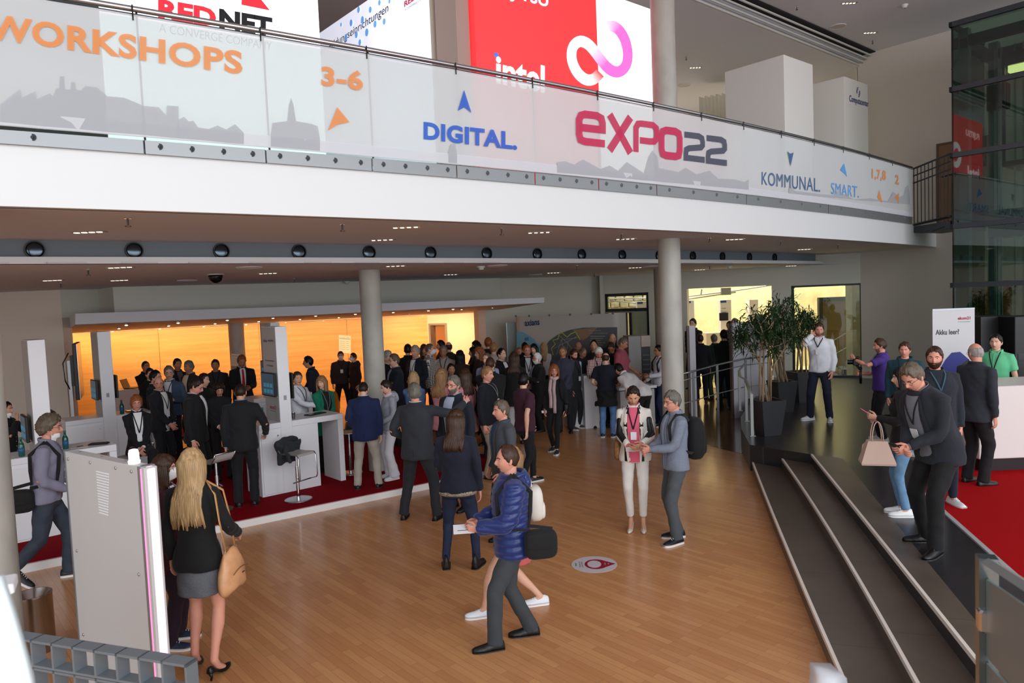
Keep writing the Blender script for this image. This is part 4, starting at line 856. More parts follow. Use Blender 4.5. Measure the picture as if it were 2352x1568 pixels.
        opts = {'pole': (.7, .0, -1.)} if spec in ('ear', 'chin') else {}
        if isinstance(spec, (tuple, list)):
            w_ = spec[:3]; opts = spec[3] if len(spec) > 3 else {}
        else: w_ = pr[spec]
        S = s.P(sd*sx, -.008, 1.405); W = s.P(sd*w_[0], w_[1], w_[2]) if not opts.get('abs') else np.array([sd*w_[0], w_[1], w_[2]])
        if spec in ('side', 'hang'): W = S+np.array([sd*.055, .05, -.555]) if abs(s.lean) > .2 else W
        a_, b_ = .295, .262; v = W-S; d = np.linalg.norm(v)
        if d > (a_+b_)*.985: W = S+v/d*(a_+b_)*.985; d = (a_+b_)*.985
        u = (W-S)/d; x = (a_*a_-b_*b_+d*d)/(2*d); hgt = math.sqrt(max(0, a_*a_-x*x)); pole = s.dirP(opts.get('pole', (sd*.55, -.75, -.55))) if not isinstance(opts.get('pole'), tuple) else np.array([sd*opts['pole'][0], opts['pole'][1], opts['pole'][2]])
        pole = pole-(pole@u)*u; E_ = S+u*x+unit(pole)*hgt
        fd = unit(W-E_); hd = unit(fd+s.dirP(opts.get('hand', (0, 0, 0))) if 'hand' in opts else fd+np.array([0, .0, 0.]))
        th = np.array(opts.get('thumb', (-sd*.15, .45, 1.0)), float); th[0] *= 1; th = unit(th-(th@hd)*hd); n_ = np.cross(hd, th)*(-sd)
        return dict(S=S, E=E_, W=W, hd=hd, th=th, n=n_, curl=opts.get('curl', 22 if w_[2] < .95 else 40), sd=sd, inn=s.P(sd*sx*.55, -.01, 1.415))
    def solve_leg(s, sd, f):
        H = np.array([sd*.088, 0, s.hz-.01]); yaw = f[3]*1.; A = np.array([f[0], f[1], f[2]+.085+(.10 if f[4] else 0)+(s.shoes[2] if len(s.shoes) > 2 else 0)])
        a_, b_ = .435, .415; v = A-H; d = min(np.linalg.norm(v), (a_+b_)*.997); v = unit(v)*d; A = H+v; u = unit(v); x = (a_*a_-b_*b_+d*d)/(2*d); hg = math.sqrt(max(0, a_*a_-x*x))
        pole = np.array([sd*.12, 1, .1]); pole = unit(pole-(pole@u)*u); return dict(H=H, K=H+u*x+pole*hg, A=A, yaw=yaw, pitch=f[4], sd=sd, fz=f[2])
    def torso(s, mb, zs, ex, seg=20, flare=None, pw=1.):
        R = []; t = np.arange(seg)/seg*2*math.pi; c, sn = np.cos(t), np.sin(t); c = np.sign(c)*abs(c)**pw; sn = np.sign(sn)*abs(sn)**pw
        for z in zs:
            e = ex(z) if callable(ex) else ex; rx, ry, yo = s.prof(z, e); R.append(np.array([s.P(rx*a, yo+ry*b, z) for a, b in zip(c, sn)]))
        mb.rings(R)
    def fin(s, mb, name, m, vox=None, wr=0., smooth=True, post=None, parent=None, label=None, **kw):
        mb.v = (np.asarray(mb.v)*s.sc).tolist(); o = mb.build(name, m, parent or s.root, smooth)
        if label: o['label'] = label
        if vox: QUEUE.append((o, vox*s.sc, wr, post, s.rnd.random()*9, kw.get('iters', 4)))
        return o
    # -- anatomy
    def hand(s, A, mb, det):
        hd, th, n_, W = A['hd'], A['th'], A['n'], A['W']; sg = 8 if det else 5
        K_ = W+hd*.088; mbp = mb
        if s.lod == 0 and True: pass
        for (o_, L, r) in FING:
            b = W+hd*.078+th*o_*1.02; pts = [b]; ang = math.radians(A['curl'])*(1.0+.25*(.03-o_)/.03*.5); dv = hd.copy()
            for k, f in enumerate((.46, .32, .26)):
                c_ = ang*(.55 if k == 0 else .9); dv = math.cos(c_)*dv+math.sin(c_)*n_ if k == 0 else unit(math.cos(c_)*dv+math.sin(c_)*unit(n_-(n_@dv)*dv)); dv = unit(dv); pts.append(pts[-1]+dv*L*f)
            mb.tube(pts, [r, r*.98, r*.9, r*.78], sg, ref=th, round_=True)
        b = W+hd*.022+th*.026+n_*.004; d1_ = unit(hd*.75+th*.62+n_*.35); d2_ = unit(hd*.95+th*.15+n_*.35)
        mb.tube([b, b+d1_*.036, b+d1_*.036+d2_*.030, b+d1_*.036+d2_*.054], [.0135, .0115, .0098, .008], sg, ref=n_, round_=True)
    def body(s, hair):
        sg = (14, 10, 8)[s.lod]; mb = MB(); s.torso(mb, [.84, .9, 1.05, 1.2, 1.34, 1.42, 1.46, 1.49], -.012, 12)
        mb.tube([s.P(0, -.012, 1.44), s.neck+np.array([0, 0, .015]), s.hc+s.HR@np.array([0, -.018, -.045])], [(.060, .058), (.056-.008*s.fem, .057-.008*s.fem), (.052-.008*s.fem, .056-.006*s.fem)], 14, ref=(1, 0, 0), round_=True)
        thin = .86 if s.sex == 'f' else 1.
        for A in s.arm:
            mb.tube([A['inn'], A['S'], (A['S']*2+A['E'])/3, A['E'], (A['E']+A['W']*.6)/1.6, A['W']], [.044*thin, .052*thin, .047*thin, .039*thin, .040*thin, .0265*thin], 10, ref=(0, 1, .1), round_=True)
            mb.tube([A['W']-A['hd']*.012, A['W']+A['hd']*.02, A['W']+A['hd']*.055, A['W']+A['hd']*.088], [(.0265*thin, .020), (.034, .0185), (.040, .0165), (.037, .0125)], 10, ref=A['th'], round_=True)
        bare = s.legs[0] in ('skirt', 'shorts')
        for L in s.leg:
            k_ = 1. if bare else .85
            cal = (L['K']*.66+L['A']*.34)+unit(np.cross(L['A']-L['K'], [1, 0, 0]))*(-.012 if bare else 0)
            mb.tube([L['H'], (L['H']+L['K'])/2, L['K'], cal, (L['K']*.25+L['A']*.75), L['A']], [.078*k_, .068*k_, .051*k_, .053*k_, .036*k_, .033*k_], 10, ref=(0, 1, 0), round_=True)
            fd = np.array([-math.sin(L['yaw'])*1., math.cos(L['yaw']), 0]); lf_ = s.shoes[2] if s.shoes[0] == 'heel' and len(s.shoes) > 2 else 0; mb.tube([L['A'], L['A']+fd*.045-np.array([0, 0, .035+lf_*.55]), L['A']+fd*.12-np.array([0, 0, .060+lf_])], [.034, .03, .024], 8, ref=(0, 0, 1), round_=True)
        nu, nv = ((44, 34), (32, 26), (22, 18))[s.lod]
        d_, p = head_grid(nu, nv, s.fem); hp = (s.HR@p.T).T+s.hc; ex = MB(); ex.add(hp, faces_grid(nu, nv)+[tuple(range(nu)), tuple(range(nu*nv-1, nu*nv-nu-1, -1))])
        for sd in (-1, 1):
            c = s.hc+s.HR@np.array([sd*.0755, -.004, -.008]); ex.ball(c, (.0085, .017, .031), 8, 8, R=s.HR@rot('z', sd*.35)@rot('x', .15))
        for A in s.arm: s.hand(A, ex, s.lod < 2)
        o = s.fin(mb, 'body', s.skin, (.010, .014, .02)[s.lod], 0, iters=3)
        exv = (np.asarray(ex.v)*s.sc, ex.f); QUEUE[-1] = QUEUE[-1][:3]+(('join', exv),)+QUEUE[-1][4:]; s.body_o = o
    def hair(s, hair, beard):
        style, col = hair[0], hair[1]
        if style == 'none': return
        nu, nv = ((48, 36), (36, 28), (24, 20))[s.lod]; base = {'mid': 'full', 'bob': 'bob'}.get(style, style)
        V, Fc = hair_geo(base, nu, nv, s.fem, s.rnd.random()*6); V = (s.HR@V.T).T+s.hc; mb = MB().add(V, Fc)
        hw = lambda x, y, z: s.hc+s.HR@np.array([x, y, z])
        if style in ('long', 'bob'):
            L = hair[2] if len(hair) > 2 else (.42 if style == 'long' else .19); n = 30 if s.lod < 2 else 16
            for row in (0, 1):
                for i in range(n):
                    az = 1.15+(2*math.pi-2.3)*(i+.5*row)/(n-1+.5); ca, sa = math.cos(az), math.sin(az); j = s.rnd.uniform(-1, 1); bkn = sm(1.0, 2.2, np.array(min(az, 2*math.pi-az)))
                    top_ = hw(.072*sa*.8, .085*ca*.8, .085); r1_ = .094+.008*row; pts = [top_, hw(r1_*.9*sa, r1_*1.08*ca, .03), hw((.088+.006*row)*sa, .1*ca, -.06)]
                    l2 = L*(1+.06*j)*(1. if bkn > .5 else .93); down = np.array([0, 0, -1.]); base_ = hw((.084+.008*row)*sa, .088*ca-.005, -.12)
                    pts += [base_]; outw = (s.HR@np.array([sa*.16, ca*.12-.02, 0]))
                    for k in (.4, .75, 1.):
                        q = base_+down*(l2-.12)*k+outw*k*(.5 if style == 'long' else .2)*(l2)+np.array([0, 0, 0]); q = q+s.HR@np.array([.008*math.sin(k*5+i), .006*math.cos(k*4+i*2), 0])*(1 if style == 'long' else .7)
                        # stay outside the shoulders and back
                        if style == 'long' and q[2] < s.neck[2]-.03:
                            y_ = s.back(min(.1, max(-.1, q[0])), max(1.1, q[2]+s.drop), .03)[1]
                            if q[1] < 0.02: q[1] = min(q[1], y_)
                            else: q[1] = max(q[1], s.front(min(.1, max(-.1, q[0])), max(1.1, q[2]+s.drop), .03)[1]+.01)
                        pts.append(q)
                    mb.tube(pts, [.012, .015, .0155, .016, .0155, .013, .005], 6, ref=(0, 1, 0))
        if style in ('pony',):
            b = hw(0, -.108, .03); n = 7
            for i in range(n): a = i/n*6.28; mb.tube([b+.01*np.array([math.cos(a), 0, math.sin(a)]), b+np.array([.012*math.cos(a), -.045, -.02]), b+np.array([.016*math.cos(a), -.045+.01*math.sin(a), -.13]), b+np.array([.01*math.cos(a), -.02, -.24])], [.014, .018, .018, .006], 6)
        if style == 'bun': mb.ball(hw(0, -.115, .03), (.036, .032, .034), 12, 8)
        s.fin(mb, 'hair', hairmat(col))
        if beard:
            nu, nv = (40, 30) if s.lod < 2 else (22, 18); d_, p = head_grid(nu, nv, s.fem); az = np.arccos(np.clip(d_[:, 1]/np.maximum(1e-6, np.hypot(d_[:, 0], d_[:, 1])), -1, 1)); Z, X = p[:, 2], p[:, 0]
            m = sm(-.038, -.046, Z+.02*sm(.5, 1.3, az)*-1+.0)*sm(1.5, 1.35, az); m = np.maximum(m, sm(1.15, 1.25, az)*sm(1.5, 1.4, az)*sm(-.0, -.01, Z)); m *= 1-np.exp(-(X/.02)**2-((Z+.060)/.006)**2)
            t = beard[1] if len(beard) > 1 else .006; V = p+unit_rows(p)*(m*(t+.008)-.008)[:, None]; s.fin(MB().add((s.HR@V.T).T+s.hc, faces_grid(nu, nv)), 'beard', hairmat(beard[0]))
    def face(s, mask, glasses):
        hs = lambda x, z, dy=0.: s.hc+s.HR@np.array([x, s.fy(x, z)+dy, z]); ew = mat('eye_white', (214, 208, 202), .3); iris = mat('iris_dark', (40, 28, 22), .25)
        n8 = 10 if s.lod == 0 else 8
        for sd in (-1, 1):
            mb = MB(); c = hs(sd*.031, .006, -.0035); mb.ball(c, (.0130, .0075, .0050), n8, 6, R=s.HR); k = len(mb.f); mb.mi = 1; mb.ball(c+s.HR@np.array([0, .0046, 0]), (.0056, .0036, .0050), 8, 6, R=s.HR)
            s.fin(mb, 'eye', [ew, iris]); s.fin(MB().tube([hs(sd*.014, .022, .001), hs(sd*.03, .028, .0015), hs(sd*.047, .022, .0)], [(.0022, .0035), (.003, .004), (.0015, .0025)], 6, ref=s.HR[:, 1]), 'eyebrow', hairmat('db') if s.lod < 2 else hairmat('br'))
        if not mask or mask == 'chin': s.fin(MB().tube([hs(-.024, -.060, .0), hs(-.010, -.057, .0015), hs(0, -.058, .002), hs(.010, -.057, .0015), hs(.024, -.060, .0)], [(.002, .002), (.003, .0062), (.003, .0066), (.003, .0062), (.002, .002)], 8, ref=s.HR[:, 1]), 'mouth', mat('lips', (164, 92, 84), .45))
        if mask:
            dz, dy = (-.062, 0) if mask == 'chin' else (0, 0); mb = MB(); nu, nv = 14, 12; V = []
            for j in range(nv+1):
                for i in range(nu+1):
                    u, v = i/nu*2-1, j/nv*2-1; x = .062*u*(1-.18*v*v); z = -.047+.055*v+dz; bul = .038*max(0, 1-abs(u)**2.2)*max(0, 1-abs(v)**2.4)+.004
                    zz = max(-.112, z); V.append(s.hc+s.HR@np.array([x, max(s.fy(x, zz), .02 if mask == 'chin' else -1)+bul*(.6 if mask == 'chin' else 1)-.0*u, z]))
            w_ = nu+1; mb.add(V, [(j*w_+i, j*w_+i+1, (j+1)*w_+i+1, (j+1)*w_+i) for j in range(nv) for i in range(nu)])
            o = s.fin(mb, 'face_mask', mat('white_mask_fabric', (236, 236, 238), .8, bump=.1)); mb = MB()
            for sd in (-1, 1): mb.tube([hs(sd*.058, -.03+dz, .004), s.hc+s.HR@np.array([sd*.082, .03, -.015+dz*.3]), s.hc+s.HR@np.array([sd*.084, -.012, .01])], .0014, 4)
            s.fin(mb, 'ear_loop', mat('white_mask_fabric'), parent=o)
        if glasses:
            mb = MB(); rm = .0013+.0006*(s.lod > 0)
            for sd in (-1, 1):
                c = hs(sd*.031, .002, .013); t = np.arange(16)/16*6.283; mb.tube([c+s.HR@np.array([.021*math.cos(a)*1.05, -abs(math.cos(a))*.002, .0165*math.sin(a)*(1 if math.sin(a) < 0 else .8)]) for a in t], rm*1.2, 5, closed=True)
                mb.tube([c+s.HR@np.array([sd*.022, -.002, .006]), s.hc+s.HR@np.array([sd*.080, .045, .012]), s.hc+s.HR@np.array([sd*.081, -.01, .008])], rm, 5)
            mb.tube([hs(-.011, .006, .014), hs(.011, .006, .014)], rm, 5)
            o = s.fin(mb, 'glasses', BLACK if glasses is True else mat('dark_red_frame', (80, 30, 34), .3)); o['label'] = 'thin dark spectacles'
    def fy(s, x, z):
        d_, p = head_grid(44, 34, s.fem); k = (p[:, 1] > 0); q = p[k]; i = np.argsort((q[:, 0]-x)**2+(q[:, 2]-z)**2)[:3]; return float(q[i, 1].mean())
    # -- clothing
    def sleeves(s, mb, ex, short=False, cuff=1., arms=None):
        for A in s.arm:
            S, E_, W, I = A['S'], A['E'], A['W'], A['inn']; t = .88 if s.sex == 'f' else 1.
            if short: mb.tube([I, S, S+(E_-S)*.3, S+(E_-S)*.72], [.055*t+ex, .062*t+ex, .062*t+ex, .062*t+ex], 12, ref=(0, 1, .1)); continue
            mb.tube([I, S, S+(E_-S)*.45, E_-(E_-S)*.12, E_+(W-E_)*.14, E_+(W-E_)*.55, E_+(W-E_)*cuff], [.052*t+ex, .059*t+ex, .053*t+ex, .046*t+ex, .046*t+ex, .041*t+ex, .033*t+ex*.9], 12, ref=(0, 1, .1))
    def patch(s, name, fn, nu, nv, m, parent=None, label=None):
        mb = MB().grid(fn, nu, nv); o = s.fin(mb, name, m, parent=parent, smooth=True); 
        if label: o['label'] = label
        return o
    def clothes(s, shirt, tie, scarf):
        k = s.kind; rgb = s.top[1]; lod = s.lod; vx = (.012, .016, .021)[lod]; hem = {'suit': .79, 'jacket': .84, 'cardigan': .86, 'coat': .72, 'puffer': .76, 'shirt': .86, 'polo': .86, 'tee': .88, 'sweater': .88, 'hoodie': .86, 'blouse': .88, 'dress': .55, 'longcoat': .62}[k]
        if len(s.top) > 2: hem = s.top[2]
        ex = {'suit': .022, 'jacket': .022, 'cardigan': .016, 'coat': .028, 'puffer': .040, 'shirt': .014, 'polo': .012, 'tee': .012, 'sweater': .018, 'hoodie': .022, 'blouse': .012, 'dress': .012, 'longcoat': .028}[k]
        km = 'puffer' if k == 'puffer' else (s.top[3] if len(s.top) > 3 else 'cloth'); m = cloth(rgb, km); s.ex = ex
        zs = [z for z in (.55, .62, .70, .79, .86, .93, 1.0, 1.08, 1.17, 1.27, 1.35, 1.405, 1.44, 1.47, 1.495) if z > hem+.02]; zs = [hem]+zs
        fl = .016 if k in ('suit', 'coat', 'longcoat', 'cardigan', 'dress') else .010
        exf = lambda z: ex+fl*max(0, (1.0-z)/.2)*.9-(ex*.35 if z > 1.45 else 0)
        mb = MB(); s.torso(mb, zs, exf, 24); short = k in ('polo', 'tee'); s.sleeves(mb, (.006, .012, .02, .03)[0 if short else 1 if k in ('shirt', 'blouse', 'sweater') else 3 if k == 'puffer' else 2 if False else 1], short)
        nm = {'suit': 'jacket', 'coat': 'coat', 'puffer': 'jacket', 'polo': 'polo_shirt', 'tee': 't_shirt', 'sweater': 'sweater', 'hoodie': 'hooded_top', 'longcoat': 'coat'}.get(k, k)
        s.top_o = s.fin(mb, nm, m, vx, .0055 if k in ('shirt', 'blouse', 'hoodie', 'cardigan') else .0038, post=('puff',) if k == 'puffer' else None)
        detail = lod < 2 or s.facing(); fc = s.facing() or lod == 0
        # collar
        col = lambda r, z, m_, th, open_=.9, nm_='collar', hgt=.012: s.fin(MB().tube([s.P(r*1.04*math.sin(a), -.014+r*math.cos(a)+(-.0), z+(-.035*max(0, math.cos(a))**2 if open_ else 0)) for a in np.linspace(open_*.35, 2*math.pi-open_*.35, 18)], (hgt, th), 6, ref=(0, 0, 1)), nm_, m_)
        rn = .070 if s.sex == 'm' else .058
        if k in ('suit', 'jacket', 'coat', 'longcoat', 'shirt', 'polo', 'blouse'): col(rn+.012, 1.497, m, .006, hgt=.02)
        if k in ('sweater', 'tee', 'cardigan'): col(rn+.012, 1.485, m, .008, .0, hgt=.01)
        if k in ('hoodie', 'puffer'):
            mb = MB(); mb.tube([s.P((rn+.035)*math.sin(a), -.03+(rn+.03)*math.cos(a), 1.485-.02*math.cos(a)) for a in np.linspace(.5, 2*math.pi-.5, 16)], (.030, .022), 8, ref=(0, 0, 1)); mb.ball(s.P(0, -.135, 1.42), (.105, .045, .085), 14, 8); s.fin(mb, 'hood', m, vx, .004)
        if shirt is not None and k in ('suit', 'jacket', 'coat', 'cardigan', 'longcoat'):
            sm_ = cloth(shirt, 'cloth'); op = s.top[4] if len(s.top) > 4 else (.062, .012, .0)   # half opening at collar, button, hem
            zb = 1.02 if op[2] <= 0.001 else hem+.01; zt = 1.475
            wz = lambda z: float(np.interp(z, [hem, 1.02, 1.2, 1.44, 1.48], [op[2] if op[2] else .002, op[1], (op[1]+op[0])*.55, op[0], op[0]*.8]))
            if fc:
                s.patch('shirt_front', lambda u, v: s.front((u*2-1)*wz(zb+(zt-zb)*v), zb+(zt-zb)*v, ex+.006+.004*(1-(u*2-1)**2)), 6, 16, sm_)
                for sd in (-1, 1): s.patch('lapel', lambda u, v: s.front(sd*(wz(zb+(zt-zb)*v)+(u)*(.012+.040*math.sin(math.pi*min(1, v*.95+.05))**.8)-.004), zb+(zt-zb)*v, ex+.010+.004*math.sin(math.pi*u)), 3, 14, m)
                if tie: s.patch('tie', lambda u, v: s.front((u*2-1)*(.032-.016*v), max(zb, 1.04)+(1.455-max(zb, 1.04))*v, ex+.016), 3, 12, tie if not isinstance(tie, tuple) else cloth(tie))
            else:
                pass
            col(rn+.004, 1.503, sm_, .004, .75, 'shirt_collar', .022)
        elif k in ('shirt', 'polo', 'blouse') and fc:
            zb = hem+.02 if k != 'polo' else 1.3
            s.patch('button_placket', lambda u, v: s.front((u*2-1)*.014, zb+(1.46-zb)*v, ex+.004), 2, 14, m)
            if k == 'shirt' and lod < 2:
                mb = MB()
                for i in range(7): mb.ball(s.front(0, 1.40-.075*i, ex+.007), .0045, 6, 4)
                s.fin(mb, 'buttons', FASM)
        if k == 'puffer' and fc: s.patch('zip', lambda u, v: s.front((u*2-1)*.006, .78+.68*v, ex+.012), 1, 12, BLACK)
        if k in ('suit',) and not s.facing() and lod < 2:
            mb = MB(); mb.grid(lambda u, v: s.back((u*2-1)*.0025, .80+.14*v, ex+.012), 1, 6); s.fin(mb, 'jacket_vent', cloth(tuple(int(c*.5) for c in rgb)))
        if shirt is not None and k in ('suit', 'shirt', 'cardigan', 'jacket', 'sweater') and lod < 2:
            mb = MB()
            for A in s.arm: u = unit(A['W']-A['E']); mb.tube([A['W']-u*.02, A['W']+u*.006], [.032, .031], 12, ref=(0, 1, .1))
            s.fin(mb, 'shirt_cuffs', cloth(shirt))
        if scarf: 
            mb = MB(); mb.tube([s.P((rn+.028)*math.sin(a), -.01+(rn+.035)*math.cos(a), 1.478+.012*math.sin(3*a)) for a in np.linspace(0, 6.28, 20)], (.035, .022), 8, ref=(0, 0, 1), closed=False)
            if len(scarf) > 1:
                for sd in (-1, 1): mb.tube([s.front(sd*.04, z, .035) for z in np.linspace(1.46, scarf[1]+.1*(sd > 0), 9)], (.035, .010), 8, ref=(1, 0, 0))
            s.fin(mb, 'scarf', cloth(scarf[0]), .009 if lod < 2 else None, .003)
        # lower body
        lk, lc = s.legs[0], s.legs[1]; lm = cloth(lc, s.legs[2] if len(s.legs) > 2 else 'cloth')
        if lk in ('trousers', 'slim', 'wide'):
            mb = MB(); zt = 1.02; R = []; 
            s.torso(mb, [.80, .86, .93, zt], -.002, 20)
            hw = {'trousers': (.098, .074, .066, .064), 'slim': (.090, .062, .052, .046), 'wide': (.100, .082, .080, .090)}[lk]; g = s.g if s.g < 1.1 else 1.08
            for L in s.leg:
                H, K_, A = L['H'], L['K'], L['A']; fwd = np.array([0, .0, 0]); end = A+unit(A-K_)*(.035 if lk != 'slim' else -.005)
                if len(s.legs) > 3: end = K_+(A-K_)*s.legs[3]
                mb.tube([H+np.array([0, -.005, .03]), H+np.array([0, 0, -.06]), H+(K_-H)*.55, K_, K_+(A-K_)*.4, end], [(hw[0]*.95*g, hw[0]*g), (hw[0]*.95*g, hw[0]*g), (hw[0]*.83*g, hw[0]*.86*g), (hw[1], hw[1]), (hw[2]*1.02, hw[2]*1.02), (hw[3], hw[3]*1.08)], 14, ref=(1, 0, 0))
            s.fin(mb, 'trousers' if lk != 'slim' or lc[2] < lc[0]+8 else 'jeans', lm, vx, .0036 if lk != 'slim' else .0024)
        elif lk == 'skirt':
            mb = MB(); hemz = s.legs[3] if len(s.legs) > 3 else .52; R = []; t = np.arange(24)/24*6.283
            for z in (hemz, hemz+.1, .72, .80, .86, .92):
                rx, ry, yo = s.prof(max(.80, z), .012 if z < .8 else .004); 
                if z < .8: f = (.8-z)/.3; rx *= 1-.05*f; ry *= 1+.02*f
                if s.legs[0] == 'skirt' and len(s.legs) > 4: rx += s.legs[4]*max(0, .95-z); ry += s.legs[4]*max(0, .95-z)
                R.append(np.array([s.P(rx*math.cos(a), yo+ry*math.sin(a), z) for a in t]))
            mb.rings(R); s.fin(mb, 'skirt', lm, vx, .003)
    def footwear(s):
        kind, rgb = s.shoes[0], s.shoes[1]; m = cloth(rgb, 'leather'); lift = s.shoes[2] if len(s.shoes) > 2 else 0
        sec = {'shoe': [(-.082, .020, .035), (-.075, .031, .062), (-.045, .037, .080), (0, .040, .085), (.05, .044, .066), (.10, .048, .050), (.145, .044, .042), (.18, .034, .034), (.20, .016, .022)],
               'sneaker': [(-.088, .022, .045), (-.08, .034, .070), (-.045, .041, .086), (0, .043, .088), (.05, .047, .072), (.10, .052, .056), (.145, .050, .048), (.178, .040, .040), (.198, .020, .028)],
               'boot': [(-.082, .024, .10), (-.075, .034, .13), (-.045, .042, .155), (-.005, .044, .155), (.035, .043, .10), (.09, .047, .058), (.14, .044, .046), (.175, .034, .036), (.192, .016, .024)],
               'heel': [(-.078, .016, .030), (-.07, .026, .050), (-.035, .030, .050), (.0, .030, .030), (.05, .033, .022), (.10, .037, .030), (.145, .034, .032), (.18, .022, .026), (.205, .008, .018)]}[kind]
        for L in s.leg:
            R3 = rot('z', L['yaw']); an = L['A']; base = an-np.array([0, 0, .085+lift]); mb = MB(); R = []; t = np.arange(14)/14*6.283
            pit = L['pitch'] if kind != 'heel' else -.42+0*L['pitch']
            RR = R3@rot('x', pit)
            for y, w_, h_ in sec:
                ring = []
                for a in t:
                    c, sn = math.cos(a), math.sin(a); z = h_*sn**.8 if sn > 0 else .018*sn+.0
                    ring.append((w_*c*(1 if sn < .1 else (1-.35*sn)), y, max(z, -.004)+.012))
                R.append(np.array(ring))
            pts = [r_.copy() for r_ in R]
            def place(q):
                if kind == 'heel':
                    q = q.copy(); f = np.clip((.10-q[:, 1])/.17, 0, 1); q[:, 2] += (lift+.0)*f*f*(3-2*f); q = q@R3.T; return q+base+np.array([0, 0, lift*0])
                q = q-np.array([0, .08 if pit else 0, 0]); q = q@RR.T+R3@np.array([0, .08 if pit else 0, 0]); b_ = base.copy()
                if pit: b_ = base+np.array([0, 0, -.04])+R3@np.array([0, .03, 0])
                return q+b_
            if kind == 'heel': place_h = place
            mb.rings([place(r_) for r_ in pts]); nm = {'shoe': 'shoe', 'sneaker': 'sneaker', 'boot': 'ankle_boot', 'heel': 'high_heel_shoe'}[kind]
            o = s.fin(mb, nm, m, None)
            if s.lod == 2 and kind != 'sneaker': continue
            ol = []; 
            for y, w_, h_ in sec: ol.append((w_*1.06+.001, y))
            ol = [(w_, y) for w_, y in ol]+[(-w_, y) for w_, y in ol[::-1]]
            top_ = place(np.array([(x, y, .018 if kind != 'sneaker' else .026) for x, y in ol])); bot = place(np.array([(x*.98, y, .0) for x, y in ol])); n = len(ol)
            if kind == 'heel':
                hb = place(np.array([(0, -.055, .0)]))[0]; g = base+R3@np.array([0, -.052, 0]); MBh = MB().tube([hb+[0, 0, .01], (hb+g)/2+R3@np.array([0, .012, 0]), np.array([g[0], g[1], base[2]+.001])], [.020, .010, .008], 8, ref=(0, 1, 0)); s.fin(MBh, 'heel', m, parent=o)
                continue
            mbs = MB().add(np.concatenate([bot, top_]), [tuple(range(n))]+[tuple(range(2*n-1, n-1, -1))]+[(i, (i+1) % n, n+(i+1) % n, n+i) for i in range(n)])
            if kind == 'shoe': 
                hq = place(np.array([(x, y, z) for z in (-.014, .004) for x, y in ((-.032, -.08), (.032, -.08), (.034, -.02), (-.034, -.02))])) if False else None
            sc = (s.shoes[3] if len(s.shoes) > 3 else ((236, 236, 236) if kind == 'sneaker' else (22, 20, 20))); s.fin(mbs, 'sole', cloth(sc, 'leather'), parent=o)
            if kind == 'sneaker' and s.lod < 2:
                mbl = MB()
                for k in range(4):
                    y = .02+.022*k; z = np.interp(y, [q[0] for q in sec], [q[2] for q in sec])+.014; mbl.tube([place(np.array([(x, y+abs(x)*.2, z-abs(x)*.35)]))[0] for x in (-.02, 0, .02)], .0035, 5)
                s.fin(mbl, 'shoe_laces', FASM, parent=o)
    def lanyard(s, spec):
        col_ = spec[0]; ex = s.ex+.018; zb = spec[1] if len(spec) > 1 else 1.12; m = cloth(col_); mb = MB()
        for sd in (-1, 1): mb.tube([s.P(sd*.066, -.04, 1.505), s.P(sd*.07, .02, 1.50)]+[s.front(sd*(.068*(z-zb-.08)/(1.46-zb-.08)), z, ex) for z in np.linspace(1.46, zb+.08, 9)], (.0075, .0016), 4, ref=(1, 0, 0))
        if s.facing() or s.lod == 0:
            o = s.fin(mb, 'lanyard', m); c = s.front(0, zb, ex+.008); R_ = rot('z', s.tw)@np.eye(3); mbb = MB(); q = [c+s.dirP((x, .0, z)) for x, z in ((-.035, -.05), (.035, -.05), (.035, .045), (-.035, .045))]; q2 = [a+s.dirP((0, .004, 0)) for a in q]
            mbb.add(q+q2, [(0, 1, 2, 3), (7, 6, 5, 4), (0, 4, 5, 1), (1, 5, 6, 2), (2, 6, 7, 3), (3, 7, 4, 0)]); b = s.fin(mbb, 'name_badge', mat('badge_white', (226, 226, 230), .4), parent=o, smooth=False)
    def W(s, p): 
        """local (1.75 m) point -> world"""
        c, sn = math.cos(s.rz), math.sin(s.rz); p = np.asarray(p, float)*s.sc; return np.array([c*p[0]-sn*p[1], sn*p[0]+c*p[1], p[2]])+s.G
    def handw(s, i, f=.09): A = s.arm[i]; return s.W(A['W']+A['hd']*f+A['n']*.02)

